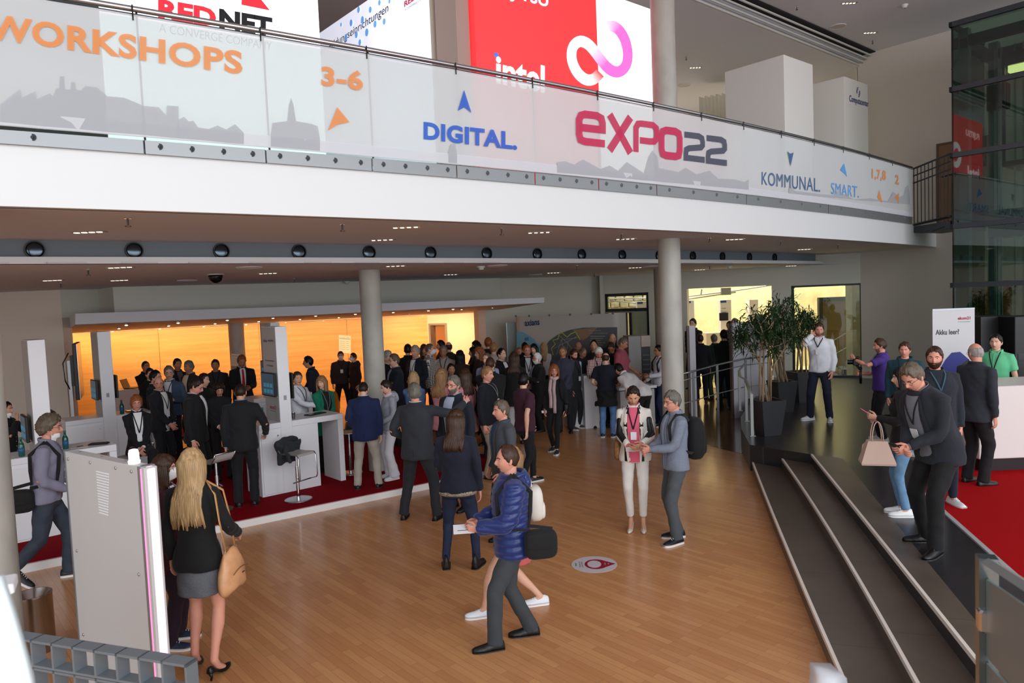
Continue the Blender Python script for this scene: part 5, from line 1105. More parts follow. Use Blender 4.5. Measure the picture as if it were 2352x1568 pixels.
def finish_people():
    """remesh every queued skin and garment into one smooth surface, then shape folds"""
    for o, vx, *_r_ in QUEUE:
        rm = o.modifiers.new('r', 'REMESH'); rm.mode = 'VOXEL'; rm.voxel_size = vx; rm.adaptivity = 0
        sm_ = o.modifiers.new('s', 'SMOOTH'); sm_.factor = .6; sm_.iterations = _r_[3]
    dg = bpy.context.evaluated_depsgraph_get(); dg.update(); done = []
    for o, vx, wr, post, rnd, it in QUEUE:
        me = bpy.data.meshes.new_from_object(o.evaluated_get(dg), depsgraph=dg); done.append(me)
    for (o, vx, wr, post, rnd, it), me in zip(QUEUE, done):
        o.modifiers.clear(); old = o.data; n = len(me.vertices); co = np.empty(n*3, np.float32); me.vertices.foreach_get('co', co); co = co.reshape(-1, 3)
        if wr or (post and post[0] == 'puff'):
            nr = np.empty(n*3, np.float32); me.vertex_normals.foreach_get('vector', nr); nr = nr.reshape(-1, 3); d_ = np.zeros(n)
            q = co+.035*np.sin(co[:, [1, 2, 0]]*11+rnd)+.015*np.sin(co[:, [2, 0, 1]]*23+rnd*2)
            for k, (a, b, c, f) in enumerate([(24, 6, 15, .6), (-32, 15, 22, .6), (28, -40, 17, .5), (-18, 33, -36, .5), (46, 24, 44, .3)]): d_ += f*np.sin(q[:, 0]*a+q[:, 1]*b+q[:, 2]*c+rnd*(k+1))
            d_ = np.sign(d_)*np.abs(d_)**.8*wr*.85
            if post and post[0] == 'puff':
                w_ = np.abs(np.sin((co[:, 2]+.02*np.sin(co[:, 0]*9)+.012*np.sin(co[:, 1]*13))*math.pi/.062)); d_ = d_*.5+.016*w_**.45-.008
            co = co+nr*d_[:, None]; me.vertices.foreach_set('co', co.astype(np.float32).ravel())
        if post and post[0] == 'join':
            V, Fc = post[1]; npoly = len(me.polygons); lv = np.empty(len(me.loops), np.int32); me.loops.foreach_get('vertex_index', lv)
            ls = np.empty(npoly, np.int32); lt = np.empty(npoly, np.int32); me.polygons.foreach_get('loop_start', ls); me.polygons.foreach_get('loop_total', lt)
            co = np.concatenate([co, V]); ex = np.array([i for f in Fc for i in f], np.int32)+n; et = np.array([len(f) for f in Fc], np.int32); es = np.cumsum(et)-et+len(lv)
            m2 = bpy.data.meshes.new('body'); m2.vertices.add(len(co)); m2.vertices.foreach_set('co', co.astype(np.float32).ravel()); m2.loops.add(len(lv)+len(ex)); m2.loops.foreach_set('vertex_index', np.concatenate([lv, ex])); m2.polygons.add(npoly+len(et)); m2.polygons.foreach_set('loop_start', np.concatenate([ls, es]).astype(np.int32)); m2.update(calc_edges=True)
            for mm in old.materials: m2.materials.append(mm)
            bpy.data.meshes.remove(me); me = m2
        me.polygons.foreach_set('use_smooth', [True]*len(me.polygons))
        if not len(me.materials):
            for mm in old.materials: me.materials.append(mm)
        me.update(); o.data = me; me.name = o.name
        bpy.data.meshes.remove(old)
# ================================================================ STAND FURNITURE
SCR = mat('monitor_screen_dim', (58, 76, 90), .25, emit=(70, 92, 110), es=.25); SCB = mat('monitor_tile_blue', (70, 140, 170), .4, emit=(70, 140, 170), es=.25)
PRT = mat('dark_grey_lettering', (70, 72, 78), .6); PRB = mat('navy_lettering', (30, 60, 130), .6); PRR = mat('crimson_lettering', (170, 30, 60), .6)
def ltext(s, x0, x1, z, h, m, parent, M, face='left', y=0., off=.01):
    """lettering on a face of a unit whose local frame is M; face 'front' (-y) or 'left' (-x)"""
    if face == 'front': A = M@Vector((x0, y, z)); B = M@Vector((x1, y, z))
    else: A = M@Vector((y, x0, z)); B = M@Vector((y, x1, z))
    return text(s, np.array(A), np.array(B), h, m, parent, off, 'lettering', .003)
def monitor(label, M, w=.5, h=.32, hang=True):
    """flat monitor facing local -x of M, centre at origin"""
    t = M.to_translation(); o = empty('monitor', t, M.to_euler().z, label=label, cat='monitor'); 
    MB().rbox(-.0, .035, -w/2, w/2, -h/2, h/2, .008).build('housing', BLACK, o); MB().box(-.003, .001, -w/2+.015, w/2-.015, -h/2+.02, h/2-.015).build('screen', SCR, o)
    for i in range(3): 
        for j in range(2): MB().box(-.006, -.002, -w/2+.06+i*.12, -w/2+.15+i*.12, -h/2+.05+j*.09, -h/2+.11+j*.09).build('screen_tile', SCB, o)
    MB().box(.03, .055, -w*.5, w*.5, -h/2-.004, -h/2+.004).build('rear_edge', ALU, o); return o
def counter(O, name, lab, L0=.34, pw=.18, L1=.42, Lt=1.375, z0=ZC, H=1.09, pilH=2.54, dp=.58, front=True, leg=True, pil=True):
    """white exhibition unit: lockable cabinet, tall pillar, side panel and a bridging top on an end leg"""
    M = frame((O[0], O[1], z0)); o = empty(name, (O[0], O[1], z0), UA, label=lab, cat='exhibition counter'); 
    c = MB().rbox(0, L0, 0, dp, 0, H-.08, .004).build('cabinet', WHITE, o); MB().rbox(-.0, L0, -.012, dp, H-.08, H, .004).build('cabinet_top', WHITE, c)
    d_ = MB().rbox(.025, L0-.02, -.014, .002, .03, H-.13, .003).build('cabinet_door', WHITE, c); MB().cyl((0, 0), .011, 0, .008, 12).build('door_lock', STEEL, d_).matrix_local = Matrix.Translation((L0-.06, -.014, H-.19))@Matrix.Rotation(math.pi/2, 4, 'X')
    if pil:
        p_ = MB().rbox(L0, L0+pw, -.004, .53, 0, pilH, .004).build('pillar', WHITE, o); MB().box(L0-.003, L0+.001, .006, .52, H, pilH-.01).build('pillar_print_panel', GREYL, p_)
        MB().box(L0+.07, L0+.115, -.008, -.003, 1.42, 1.49).build('code_sticker', mat('sticker_grey', (150, 150, 152), .6), p_)
    b = L0+(pw if pil else 0)
    MB().rbox(b, b+L1, 0, .03, 0, H-.09, .004).build('side_panel', WHITE, o)
    MB().rbox(b, Lt, -.008, dp+.02, H-.09, H, .005).build('bridge_top', WHITE, o)
    if leg: MB().rbox(Lt-.09, Lt, 0, dp, 0, H-.09, .004).build('end_leg', WHITE, o)
    return o, M
OC = F(604, 1143, ZC); uc, MC = counter(OC, 'exhibition_counter', 'white counter with tall pillar and open end leg, behind the stool with the dark jacket')
for s_, x0, x1, z, h, m in (('newsystem', .10, .34, 2.36, .045, PRT), ('infoma', .36, .50, 2.36, .05, PRB), ('Infrastrukturplattform', .12, .42, 2.02, .03, PRT), ('für Kommunen', .18, .40, 1.94, .03, PRT), ('ekom21', .12, .42, 1.29, .06, PRR)):
    q = ltext(s_, .53-x0, .53-x1, z, h, m, None, Matrix(), y=0) if False else None
def ptext(o, L0, items):
    """lettering on the pillar's side panel, reading towards the front edge"""
    for s_, a, b, z, h, m in items:
        UV, Fc, _ = text_geo(s_, .01, 2); V = np.c_[np.full(len(UV), L0-.005), .52-(a+UV[:, 0]*(b-a)), z+UV[:, 1]*h]; MB().add(V, [f[::-1] for f in Fc]).build('lettering', m, o)
PI = [('infoma', .06, .20, 2.30, .05, PRB), ('newsystem', .24, .44, 2.30, .045, PRT), ('Infrastrukturplattform', .09, .43, 2.0, .032, PRT), ('für Kommunen', .14, .38, 1.93, .032, PRT), ('ekom21', .16, .40, 1.27, .065, PRR), ('Software für Kommunen', .18, .38, 1.235, .018, PRT)]
ptext(uc, .34, PI)
monitor('flat monitor on the grey side of the front counter pillar, showing a blue tiled page', MC@Matrix.Translation((.27, .24, 1.66)), .50, .36)
m_ = monitor('thin monitor seen edge-on at the right side of the front counter pillar', MC@Matrix.Translation((.60, .26, 1.62))@Matrix.Rotation(math.pi, 4, 'Z'), .46, .40)
# second unit behind it
OD = F(568, 917, 1.19); OD = OD+np.array([.12, .0, 0]); ud, MD = counter(OD, 'exhibition_counter', 'white counter with pillar and grey side print, behind the front counter unit', .42, .18, .4, 1.2); ptext(ud, .42, PI)
monitor('small flat monitor on the rear counter pillar beside the man with the red striped tie', MD@Matrix.Translation((.35, .22, 1.62)), .46, .34)
# left front unit (man with shoulder bag) and the one behind it
OA = F(34, 1249, ZC); ua, MA = counter(OA, 'exhibition_counter', 'white counter and pillar at the far left, behind the curly haired man', .30, .19, .32, 1.22, H=1.07)
monitor('dark curved edge monitor left of the far left pillar', MA@Matrix.Translation((.22, .30, 1.40)), .42, .34); monitor('dark monitor behind the right edge of the far left pillar', MA@Matrix.Translation((.56, .30, 1.42))@Matrix.Rotation(math.pi, 4, 'Z'), .42, .36)
MB(MA).box(.62, .95, -.015, .0, .05, .93).build('cabinet_door', WHITE, None) if False else None
OB = F(150, 968, 1.19); ub, MBm = counter(OB, 'exhibition_counter', 'white counter with the bottle and tablet, left of the standing visitors in suits', .56, .20, .55, 1.35, leg=True)
monitor('tilted flat monitor on the left side of the second pillar from the left', MBm@Matrix.Translation((.48, .2, 1.55)), .42, .34); monitor('thin monitor at the right side of the second pillar from the left', MBm@Matrix.Translation((.83, .25, 1.58))@Matrix.Rotation(math.pi, 4, 'Z'), .42, .4)
OL = F(257, 898, 1.10); MB(frame((OL[0], OL[1], 0))).rbox(0, 1.2, 0, .5, 0, 1.1, .006).rbox(.02, .06, -.008, 0, .1, 1.0, .002).build('high_desk', WHITE, None, label='white high desk with the open laptop in front of the wood wall', cat='desk')
lp = empty('laptop', OL+UU*.5+VV*.25+np.array([0, 0, .0]), UA+.9, label='open laptop on the white desk before the golden wall', cat='laptop'); MB().rbox(-.17, .17, -.12, .12, .0, .018, .004).build('keyboard_base', BLACK, lp); MB(Matrix.Translation((0, .12, .015))@Matrix.Rotation(-.35, 4, 'X')).rbox(-.17, .17, 0, .012, 0, .23, .003).build('laptop_lid', mat('laptop_lid_grey', (96, 84, 72), .4, .4), lp)
# big display on a stand in front of the wood wall
q = D(172, 850, 14.6); bs_ = empty('display_stand', (q[0], q[1], 0), .35, label='large black flat display on a metal stand, seen from its back and edge', cat='display'); q2 = q[2]; RV = Matrix.Rotation(math.atan2(q[1], q[0])-math.pi/2-.35-.07, 4, 'Z')
MB(RV).rbox(.02, .09, -.55, .55, q2-.55, q2+.55, .01).build('display_panel', BLACK, bs_); MB(RV).box(-.06, .02, -.2, .2, q2-.3, q2+.3).build('mount_box', BLACK, bs_)
MB(RV).box(.088, .096, -.54, .54, q2-.54, q2+.54).build('bezel', STEEL, bs_)
MB().box(-.12, -.06, -.04, .04, 0, q2+.2).build('stand_post', ALU, bs_); MB().box(-.35, .25, -.3, .3, 0, .03).build('foot_plate', ALU, bs_); MB().tube([(-.1, .05, q2+.35), (-.2, .0, q2+.15), (-.16, -.1, q2-.2), (-.08, 0, q2-.45)], .012, 6).build('cable', BLACK, bs_)
q = F(161, 964, 1.1); q[1] += 1.0; ds = empty('dispenser_stand', (q[0], q[1], 0), 0, label='white disinfectant dispenser on a slim post behind the left counter', cat='dispenser'); MB().box(-.03, .03, -.03, .03, 0, 1.1).build('post', ALU, ds); MB().rbox(-.06, .06, -.06, .06, 1.0, 1.45, .02).build('dispenser_body', mat('translucent_white', (206, 200, 192), .3), ds); MB().box(-.15, .15, -.15, .15, 0, .02).build('foot_plate', ALU, ds)
# posters
q0, q1, q2 = [onplane(x, y, o0-np.array([0, .03, 0]), (o1-o0)[:2]) for x, y in ((778, 810), (806, 812), (778, 769))]
PAP = mat('poster_paper', (226, 214, 196), .7)
def sheet(name, a, b, c, lab, cat, th=.012):
    a, b, c = map(np.array, (a, b, c)); o = empty(name, a, label=lab, cat=cat); d_ = c-a; n_ = unit(np.cross(b-a, d_)); MB().add([p-a for p in (a, b, b+d_, c)]+[p-a-n_*th for p in (a, b, b+d_, c)], [(0, 1, 2, 3), (7, 6, 5, 4), (0, 4, 5, 1), (1, 5, 6, 2), (2, 6, 7, 3), (3, 7, 4, 0)]).build('poster_board', PAP, o)
    B_ = b-a
    MB().add([B_*u+d_*v+n_*.002 for u, v in ((.04, .80), (.96, .80), (.96, .825), (.04, .825))], [(0, 1, 2, 3)]).build('blue_rule', PRB, o)
    for v in (.88, .66, .55, .44, .33, .22): MB().add([B_*u+d_*w_+n_*.002 for u, w_ in ((.1, v), (.5, v), (.5, v+.012), (.1, v+.012))]+[B_*u+d_*w_+n_*.002 for u, w_ in ((.6, v), (.85, v), (.85, v+.012), (.6, v+.012))], [(0, 1, 2, 3), (4, 5, 6, 7)]).build('printed_line', PRT, o)
    return o
sheet('poster', q0, q1, q2, 'paper schedule poster on the wood wall, above the masked man', 'poster')
q = D(531, 840, 18.70); sheet('poster', q, D(558, 842, 18.70), D(531, 812, 18.70), 'small notice on the dark pillar behind the man with the red tie', 'poster')
# bar stools
def stool(px, py, rz, lab):
    P = F(px, py, ZC); o = empty('bar_stool', P, rz, label=lab, cat='stool', group='bar stools at the stand counters'); MB().lathe((0, 0, .008), [(.20, 0), (.20, .008), (.18, .014), (.04, .018)], 36).build('base_plate', STEEL, o, True); MB().cyl((0, 0), .025, .02, .50, 16).cyl((0, 0), .017, .5, .68, 14).build('gas_column', CHROME, o, 'auto')
    pr = [(.10, .30), (.215, .33), (.235, .37), (.225, .66), (.19, .705), (.0, .70), (-.12, .705), (-.19, .78), (-.21, .84)]; 
    for sx in (-.17, .17): MB().tube([(sx, y, z) for y, z in pr], (.012, .007), 8, ref=(1, 0, 0)).build('side_frame', STEEL, o, True)
    MB().tube([(-.17, .10, .30), (.17, .10, .30)], .010, 8).build('foot_bar', STEEL, o, True); MB().tube([(-.17, -.21, .84), (.17, -.21, .84)], .010, 8).build('back_bar', STEEL, o, True)
    def f(u, v): 
        q_ = [(.215, .675), (.185, .705), (.1, .703), (.0, .70), (-.12, .705), (-.17, .75), (-.2, .82)]; t = v*(len(q_)-1); i = min(int(t), len(q_)-2); k = t-i; return np.array([-.165+.33*u, q_[i][0]*(1-k)+q_[i+1][0]*k, q_[i][1]*(1-k)+q_[i+1][1]*k+.004])
    MB().grid(f, 4, 18).build('seat_shell', mat('pale_seat_shell', (176, 170, 166), .45), o, True); return o, P
s1o, S1 = stool(503, 1172, math.radians(60), 'bar stool with tubular loop frame held by the black-suited man'); s2o, S2 = stool(686, 1148, math.radians(-120), 'bar stool carrying the dark folded jacket'); s3o, S3 = stool(806, 1087, math.radians(100), 'bar stool left of the man in the blue blazer'); s4o, S4 = stool(318, 1150, math.radians(170), 'bar stool under the seated woman with short red hair')
mb = MB(); 
for sd_ in (-1, 1): mb.rings([np.array([(x*1.0, -.16+sd_*.05*(1-k)-sd_*.035+.04*math.sin(x*30+k*4)*.4, .86-.02-k*.30+.02*math.sin(x*22)+.03*math.sin(x*9+k)) for x in np.linspace(-.19, .19, 9)]+[(x, -.16+sd_*.05*(1-k)+sd_*.03+.04*math.sin(x*30+k*4)*.4, .86-k*.30+.02*math.sin(x*22)) for x in np.linspace(.19, -.19, 9)]) for k in np.linspace(0, 1, 7)])
mb.tube([(-.17, -.19, .86), (-.05, -.2, .88), (.1, -.18, .87), (.19, -.18, .84)], (.05, .05), 10, ref=(0, 0, 1), round_=True); mb.tube([(.1, -.1, .84), (.19, .0, .76), (.2, .08, .62)], (.045, .03), 10, round_=True)
jk = empty('draped_jacket', S2, math.radians(-120), label='dark grey jacket draped over the stool back', cat='jacket'); jo = mb.build('jacket_cloth', cloth((36, 40, 46)), jk, True); QUEUE.append((jo, .014, .008, None, 2., 4))
# bottles, tablets, keyboard, paper
BG = mat('green_bottle_glass', (16, 84, 72), .08, coat=.5)
def bottle(P, lab):
    o = empty('water_bottle', P, label=lab, cat='bottle'); MB().lathe((0, 0, 0), [(.030, .001), (.036, .006), (.036, .13), (.030, .16), (.014, .19), (.013, .225)], 18).build('bottle_glass', BG, o, True); MB().lathe((0, 0, 0), [(.0365, .05), (.0365, .11)], 18).build('bottle_label', mat('bottle_label_blue', (40, 90, 130), .5), o, True); MB().cyl((0, 0), .015, .222, .245, 12).build('bottle_cap', mat('bottle_cap_teal', (20, 100, 90), .4), o)
Hc = ZC+1.09
bottle(np.array(MC@Vector((.12, .12, 1.09))), 'green water bottle on the front counter, below the monitor'); bottle(np.array(MBm@Vector((.88, .12, 1.09))), 'green water bottle on the left counter beside the tablet'); bottle(np.array(MA@Vector((.16, .1, 1.07))), 'green water bottle at the far left counter, near the column'); bottle(np.array(MA@Vector((.66, .2, 1.07))), 'green water bottle half hidden by the curly haired man')
def tablet(P, rz, lab, w=.26, d_=.18): o = empty('tablet', P, rz, label=lab, cat='tablet'); MB().rbox(-w/2, w/2, -d_/2, d_/2, .001, .016, .004).build('tablet_body', BLACK, o); MB().box(-w/2+.012, w/2-.012, -d_/2+.012, d_/2-.012, .015, .0175).build('tablet_glass', mat('tablet_glass_dark', (20, 20, 24), .08), o)
tablet(np.array(MC@Vector((1.05, .30, 1.09))), UA+.3, 'black tablet case on the bridge of the front counter', .34, .16); tablet(np.array(MBm@Vector((1.12, .34, 1.09))), UA, 'black tablet lying on the left counter beside the green bottle')
kb = empty('keyboard', np.array(MA@Vector((1.05, .2, 1.07))), UA-.5, label='black ergonomic keyboard on the white counter behind the curly haired man', cat='keyboard'); MB().rbox(-.12, .12, -.06, .06, 0, .018, .005).build('keyboard_case', BLACK, kb); m = MB()
for j in range(4): m.box(-.105, .105, -.048+j*.025, -.028+j*.025, .018, .023)
for j in range(4): MB().box(-.105, .105, -.048+j*.025, -.028+j*.025, .018, .023).build('key_row', mat('key_black', (34, 34, 36), .5), kb)
pp = empty('paper_sheet', np.array(MA@Vector((.82, .2, 1.07))), UA-.2, label='sheet of paper with a pen on the far left counter', cat='paper'); MB().box(-.1, .1, -.07, .07, .001, .003).build('sheet', PAP, pp); MB().tube([(-.03, 0, .008), (.04, .03, .008)], .005, 6).build('pen', BLACK, pp)
gl = empty('drinking_glass', np.array(MC@Vector((.60, .12, 1.09))), label='clear drinking glass at the pillar foot on the front counter', cat='glass'); MB().lathe((0, 0, 0), [(.026, .001), (.032, .10), (.030, .10), (.024, .006)], 16).build('glass_wall', mat('tumbler_glass', (235, 240, 240), .03, trans=.95), gl, True)
# soft stools in the rear carpet area
for px, py, r_, rgb, lab in ((742, 905, .42, (226, 160, 60), 'large pale round pouf before the wood wall, glowing in the warm light'), (852, 965, .30, (150, 170, 40), 'lime green round stool behind the man in the blue blazer'), (830, 1010, .33, (16, 70, 84), 'teal round seat behind the blue blazer man')):  # orange of the pale pouf holds the warm light in its colour
    P = F(px, py, ZC if py > 970 else 0.) if py > 950 else D(px, py, 19.2); P[2] = ZC if py > 970 else (0. if py > 950 else .05); h_ = .45 if py > 950 else .62
    o = empty('pouf_seat', P, label=lab, cat='pouf'); MB().lathe((0, 0, 0), [(r_*.72, 0), (r_*.95, .06), (r_, h_*.5), (r_*.95, h_-.08), (r_*.8, h_-.01), (r_*.3, h_)], 28).build('upholstery', cloth(rgb, 'leather'), o, True)
# ---- large curved exhibition wall
AX = mat('grey_fabric_print', (176, 170, 162), .6); A0w = D(1187, 780, 19.3); A1w = D(1418, 780, 18.3); zt_ = float(D(1300, 723, 18.8)[2]); dw = unit((A1w-A0w)*[1, 1, 0]); nw = np.array([dw[1], -dw[0], 0]); Lw = float(np.linalg.norm((A1w-A0w)[:2]))
ax = empty('exhibition_wall', (A0w[0], A0w[1], 0), label='long grey exhibition wall with blue curve and map graphic behind the crowd', cat='display wall')
def wpt(s_): 
    x = s_*(Lw+.8)-.4; b = 0.
    if x < 0: b = -x*.9; x *= .35
    if x > Lw: b = (x-Lw)*.9; x = Lw+(x-Lw)*.35
    return dw*x-nw*b
MB().grid(lambda u, v: wpt(u)+np.array([0, 0, zt_*v]), 40, 1).grid(lambda u, v: wpt(1-u)-nw*.06+np.array([0, 0, zt_*v]), 40, 1).build('fabric_wall', AX, ax, True)
for s_ in (.06, .22, .38, .54, .7, .86): q = wpt(s_); MB().box(q[0]-.02, q[0]+.02, q[1]-.03, q[1]+.05, zt_-.02, zt_+.03).build('top_clip', BLACK, ax)
def axp(pts, m, name, n=.01):
    V = [onplane(x, y, A0w, dw)-np.array([A0w[0], A0w[1], 0])+nw*n for x, y in pts]; MB().add(V, [tuple(range(len(V)))]).build(name, m, ax)
zz = lambda x: 0
axp([(1187, 900), (1187, 762), (1198, 761), (1212, 768), (1226, 778), (1240, 795), (1248, 820), (1252, 900)], mat('pale_blue_print', (110, 160, 180), .6), 'blue_curve')
axp([(1252, 900), (1250, 800), (1262, 782), (1285, 766), (1310, 757), (1340, 752), (1418, 751), (1418, 900)], mat('dark_print', (84, 84, 88), .6), 'dark_field', .012)
axp([(1315, 757), (1372, 752), (1350, 775), (1338, 782)], mat('brown_print', (140, 108, 84), .6), 'warm_patch', .014)
MP = mat('yellow_outline_print', (160, 168, 60), .6)
def axl(pts, w_, m, name): V = [onplane(x, y, A0w, dw)-np.array([A0w[0], A0w[1], 0])+nw*.018 for x, y in pts]; MB().tube(V, (w_, .002), 4, ref=(0, 0, 1)).build(name, m, ax)
axl([(1271, 815), (1267, 800), (1276, 790), (1270, 781), (1282, 778), (1285, 766), (1292, 764), (1296, 768), (1303, 774), (1312, 766), (1322, 762), (1327, 770), (1333, 780)], .014, MP, 'map_outline')
for P in ([(1278, 815), (1290, 780), (1330, 775)], [(1283, 768), (1306, 790), (1328, 820)], [(1272, 800), (1306, 783), (1326, 772)], [(1290, 780), (1300, 820)], [(1306, 783), (1300, 815)]): axl(P, .006, mat('pale_line_print', (150, 150, 140), .6), 'network_line')
def axt(s_, bl, br, tl, m, off): 
    P = [onplane(x, y, A0w, dw) for x, y in (bl, br, tl)]; q = text(s_, P[0], P[1], np.linalg.norm(P[2]-P[0]), m, None, off, n=.02); put(q, ax)
axt('axians', (1206, 749), (1240, 746), (1206, 735), mat('navy_logo', (28, 46, 92), .5), .02); axt('IKVS', (1206, 783), (1215, 782), (1206, 775), PRB, .01); axt('Die Vorteile von', (1353, 760), (1380, 760), (1353, 757), mat('pale_print', (170, 160, 150), .6), 0); axt('Axians IKVS im Überblick', (1353, 766), (1396, 766), (1353, 763), mat('pale_print'), 0)
for k in range(7): axl([(1356, 772+5*k), (1390-(k % 3)*5, 772+5*k)], .006, mat('pale_print'), 'text_line')
q = D(1165, 765, 19.6); gp = empty('frosted_screen', (q[0], q[1], 0), label='narrow frosted glass panel left of the long exhibition wall', cat='panel'); zq = float(D(1165, 741, 19.6)[2]); MB().box(0, .28, 0, .02, .0, zq).build('frosted_sheet', mat('frosted_green_glass', (130, 150, 146), .4), gp); MB().box(-.02, .0, -.01, .03, 0, zq).build('edge_profile', ALU, gp)
# white demo counters and the water cooler rack
def block(name, pts, z0, z1, m, lab, cat): 
    c = np.mean([p[:2] for p in pts], 0); o = MB().prism([tuple(np.array(p[:2])-c) for p in pts], 0, z1-z0).build(name, m, None, label=lab, cat=cat); o.location = (c[0], c[1], z0); return o
a_ = F(1345, 985); b_ = F(1378, 988); hh = float(D(1345, 863, a_[1])[2]); MW2 = frame((a_[0], a_[1], 0), .25); u_ = empty('demo_counter', (a_[0], a_[1], 0), .25, label='low white box counter left of the man in navy t-shirt and jeans', cat='counter'); MB().rbox(0, .42, 0, 1.3, 0, hh, .006).build('counter_body', WHITE, u_); MB().rbox(-.28, 0, .15, 1.2, 0, hh-.28, .006).build('counter_step', WHITE, u_)
a_ = F(1425, 990); hh = float(D(1430, 888, a_[1]+.2)[2]); u_ = empty('work_table', (a_[0], a_[1], 0), .3, label='white demonstration table under the bending man', cat='table'); MB().rbox(0, .9, 0, .5, hh-.06, hh, .006).build('table_top', WHITE, u_); MB().rbox(.04, .86, .04, .46, 0, hh-.08, .006).build('table_body', GREYL, u_); MB().box(.25, .6, .15, .45, hh, hh+.012).build('blue_mat', mat('blue_mat', (40, 130, 170), .6), u_)
a_ = D(1447, 900, 17.0); zt_ = float(D(1450, 772, 17.0)[2]); u_ = empty('rack_cabinet', (a_[0], a_[1], 0), .1, label='grey cabinet with black slotted shelves, behind the bending man', cat='cabinet'); MB().rbox(0, .30, 0, .5, 0, zt_, .006).build('cabinet_side', mat('mid_grey_print', (140, 134, 132), .5), u_); MB().rbox(.30, .52, -.02, .5, zt_-.26, zt_, .004).build('header_print', mat('beige_grey_print', (168, 150, 140), .5), u_); MB().rbox(.31, .52, .05, .5, 0, zt_-.26, .004).build('rack_body', BLACK, u_)
for i in range(11): MB().box(.33, .50, .03, .06, .35+i*.11, .38+i*.11).build('rack_slot', mat('rack_slot_grey', (70, 70, 74), .4), u_)
gtz = float(D(1405, 858, 16.3)[2])
for i in range(7):
    q = D(1402+6*i, 852+(i % 2)*3, 16.3); q[2] = gtz; q[1] += .08*(i % 3); o = empty('wine_glass', q, label='stemmed drinking glass on the table between the visitors and the rack cabinet', cat='glass', group='stemmed glasses on the rear table'); MB().lathe((0, 0, 0), [(.03, 0), (.03, .004), (.004, .008), (.004, .08), (.03, .11), (.034, .16), (.028, .19)], 12).build('glass_bowl', mat('tumbler_glass'), o, True)
q = D(1402, 858, 16.3); tb = empty('glass_table', (q[0], q[1], 0), .1, label='high white table that holds the stemmed glasses', cat='table'); MB().rbox(-.05, .48, -.15, .35, q[2]-.03, q[2], .004).build('table_top', WHITE, tb); MB().box(.3, .4, .05, .15, 0, q[2]-.03).build('table_leg', ALU, tb)
# partitions of the bright side room
for (x0, x1, yt, yb_, Y, lab, wv) in ((1584, 1598, 748, 938, 16.0, 'pale lilac partition board just right of the concrete column', .16), (1683, 1762, 742, 925, 16.4, 'tall white partition boards behind the railing, left of the plants', 1)):
    a_, b_ = D(x0, 800, Y), D(x1, 800, Y+(.7 if wv == 1 else 0)); z_ = float(D(x0, yt, Y)[2]); o = empty('partition', (a_[0], a_[1], 0), math.atan2((b_-a_)[1], (b_-a_)[0]), label=lab, cat='partition'); Lp_ = float(np.linalg.norm((b_-a_)[:2]))
    MB().rbox(0, Lp_, 0, .05, 0, z_, .004).build('board', mat('lilac_white_board', (200, 198, 206), .6), o); MB().box(-.05, 0, -.005, .055, 0, z_).build('edge_profile', mat('brown_grey_edge', (96, 82, 78), .5), o)
    if wv == 1: MB().box(Lp_*.5-.004, Lp_*.5+.004, -.003, 0, 0, z_).build('board_joint', PRT, o)
for px, w_, yt, lab in ((1578, 17, 690, 'white exhibition pillar with blue header in the courtyard room, just right of the column'), (1655, 25, 689, 'white exhibition pillar with blue header and wall monitor in the courtyard room'), (1722, 20, 688, 'plain bright pillar in the courtyard room, left of the plants'), (1464, 24, 692, 'white pillar with blue header seen through the transom window')):
    a_ = D(px, 720, 24.2); z_ = float(D(px, yt, 24.2)[2]); wd_ = w_*24.2/FPX; o = empty('info_pillar', (a_[0], a_[1], 0), label=lab, cat='display pillar'); MB().rbox(0, wd_, 0, .3, 0, z_, .004).build('pillar_body', WHITE, o)
    if px != 1722: MB().box(0, wd_*.55, -.006, 0, z_-.09, z_-.02).build('blue_header', mat('header_blue', (30, 80, 170), .5), o)
    if px == 1655:
        MB().rbox(-.05, .24, -.06, 0, z_-.68, z_-.42, .008).build('monitor_housing', BLACK, o)
        for k in (.28, .42, .6): MB().box(.04, wd_*.5, -.004, 0, z_-k, z_-k+.015).build('printed_line', PRT, o)
a_ = F(1622, 925); q = D(1622, 765, 23.2); MB().rbox(0, .9, 0, .6, 0, float(q[2]), .006).build('info_counter', mat('cream_counter', (240, 226, 196), .5), None, label='cream counter in the bright courtyard room between the suited men', cat='counter').location = (q[0], q[1], 0)
# ramp railing and curved hand rail
def railing(name, pts, zs_, lab, posts, mid=(.5,), r_=.02, hz_=.9):
    o = empty(name, (0, 0, 0), label=lab, cat='railing'); P = [np.array(p) for p in pts]
    MB().tube(P, r_, 10).build('hand_rail', STEEL, o, True)
    for k in mid: MB().tube([p-np.array([0, 0, k]) for p in P], .010, 6).build('lower_rail', STEEL, o, True)
    for q, zb_ in posts: MB().box(q[0]-.025, q[0]+.025, q[1]-.008, q[1]+.008, zb_, q[2]).build('post', mat('post_grey', (116, 118, 120), .4, .5), o)
    return o
rp = [D(1560, 860, 15.0), D(1590, 853, 15.2), D(1645, 838, 15.6), D(1708, 824, 16.0), D(1763, 818, 16.4)]; railing('ramp_railing', rp, None, 'steel ramp railing running behind the plant tubs from the concrete column', [(D(1647, 838, 15.6), 0), (D(1712, 823, 16.0), .1), (D(1592, 853, 15.2), 0)], (.14, .62))
a_, b_ = F(1715, 967, ZP), F(1728, 1001, ZP); c_ = F(1742, 925, ZP); zr = float(D(1712, 872, a_[1])[2]); top_ = [np.array([a_[0]+.75, a_[1]+2.4, zr+.06]), np.array([a_[0]+.25, a_[1]+1.2, zr+.04]), np.array([a_[0]+.02, a_[1]+.4, zr+.02]), np.array([a_[0], a_[1], zr]), np.array([b_[0], b_[1]+.05, zr-.07])]
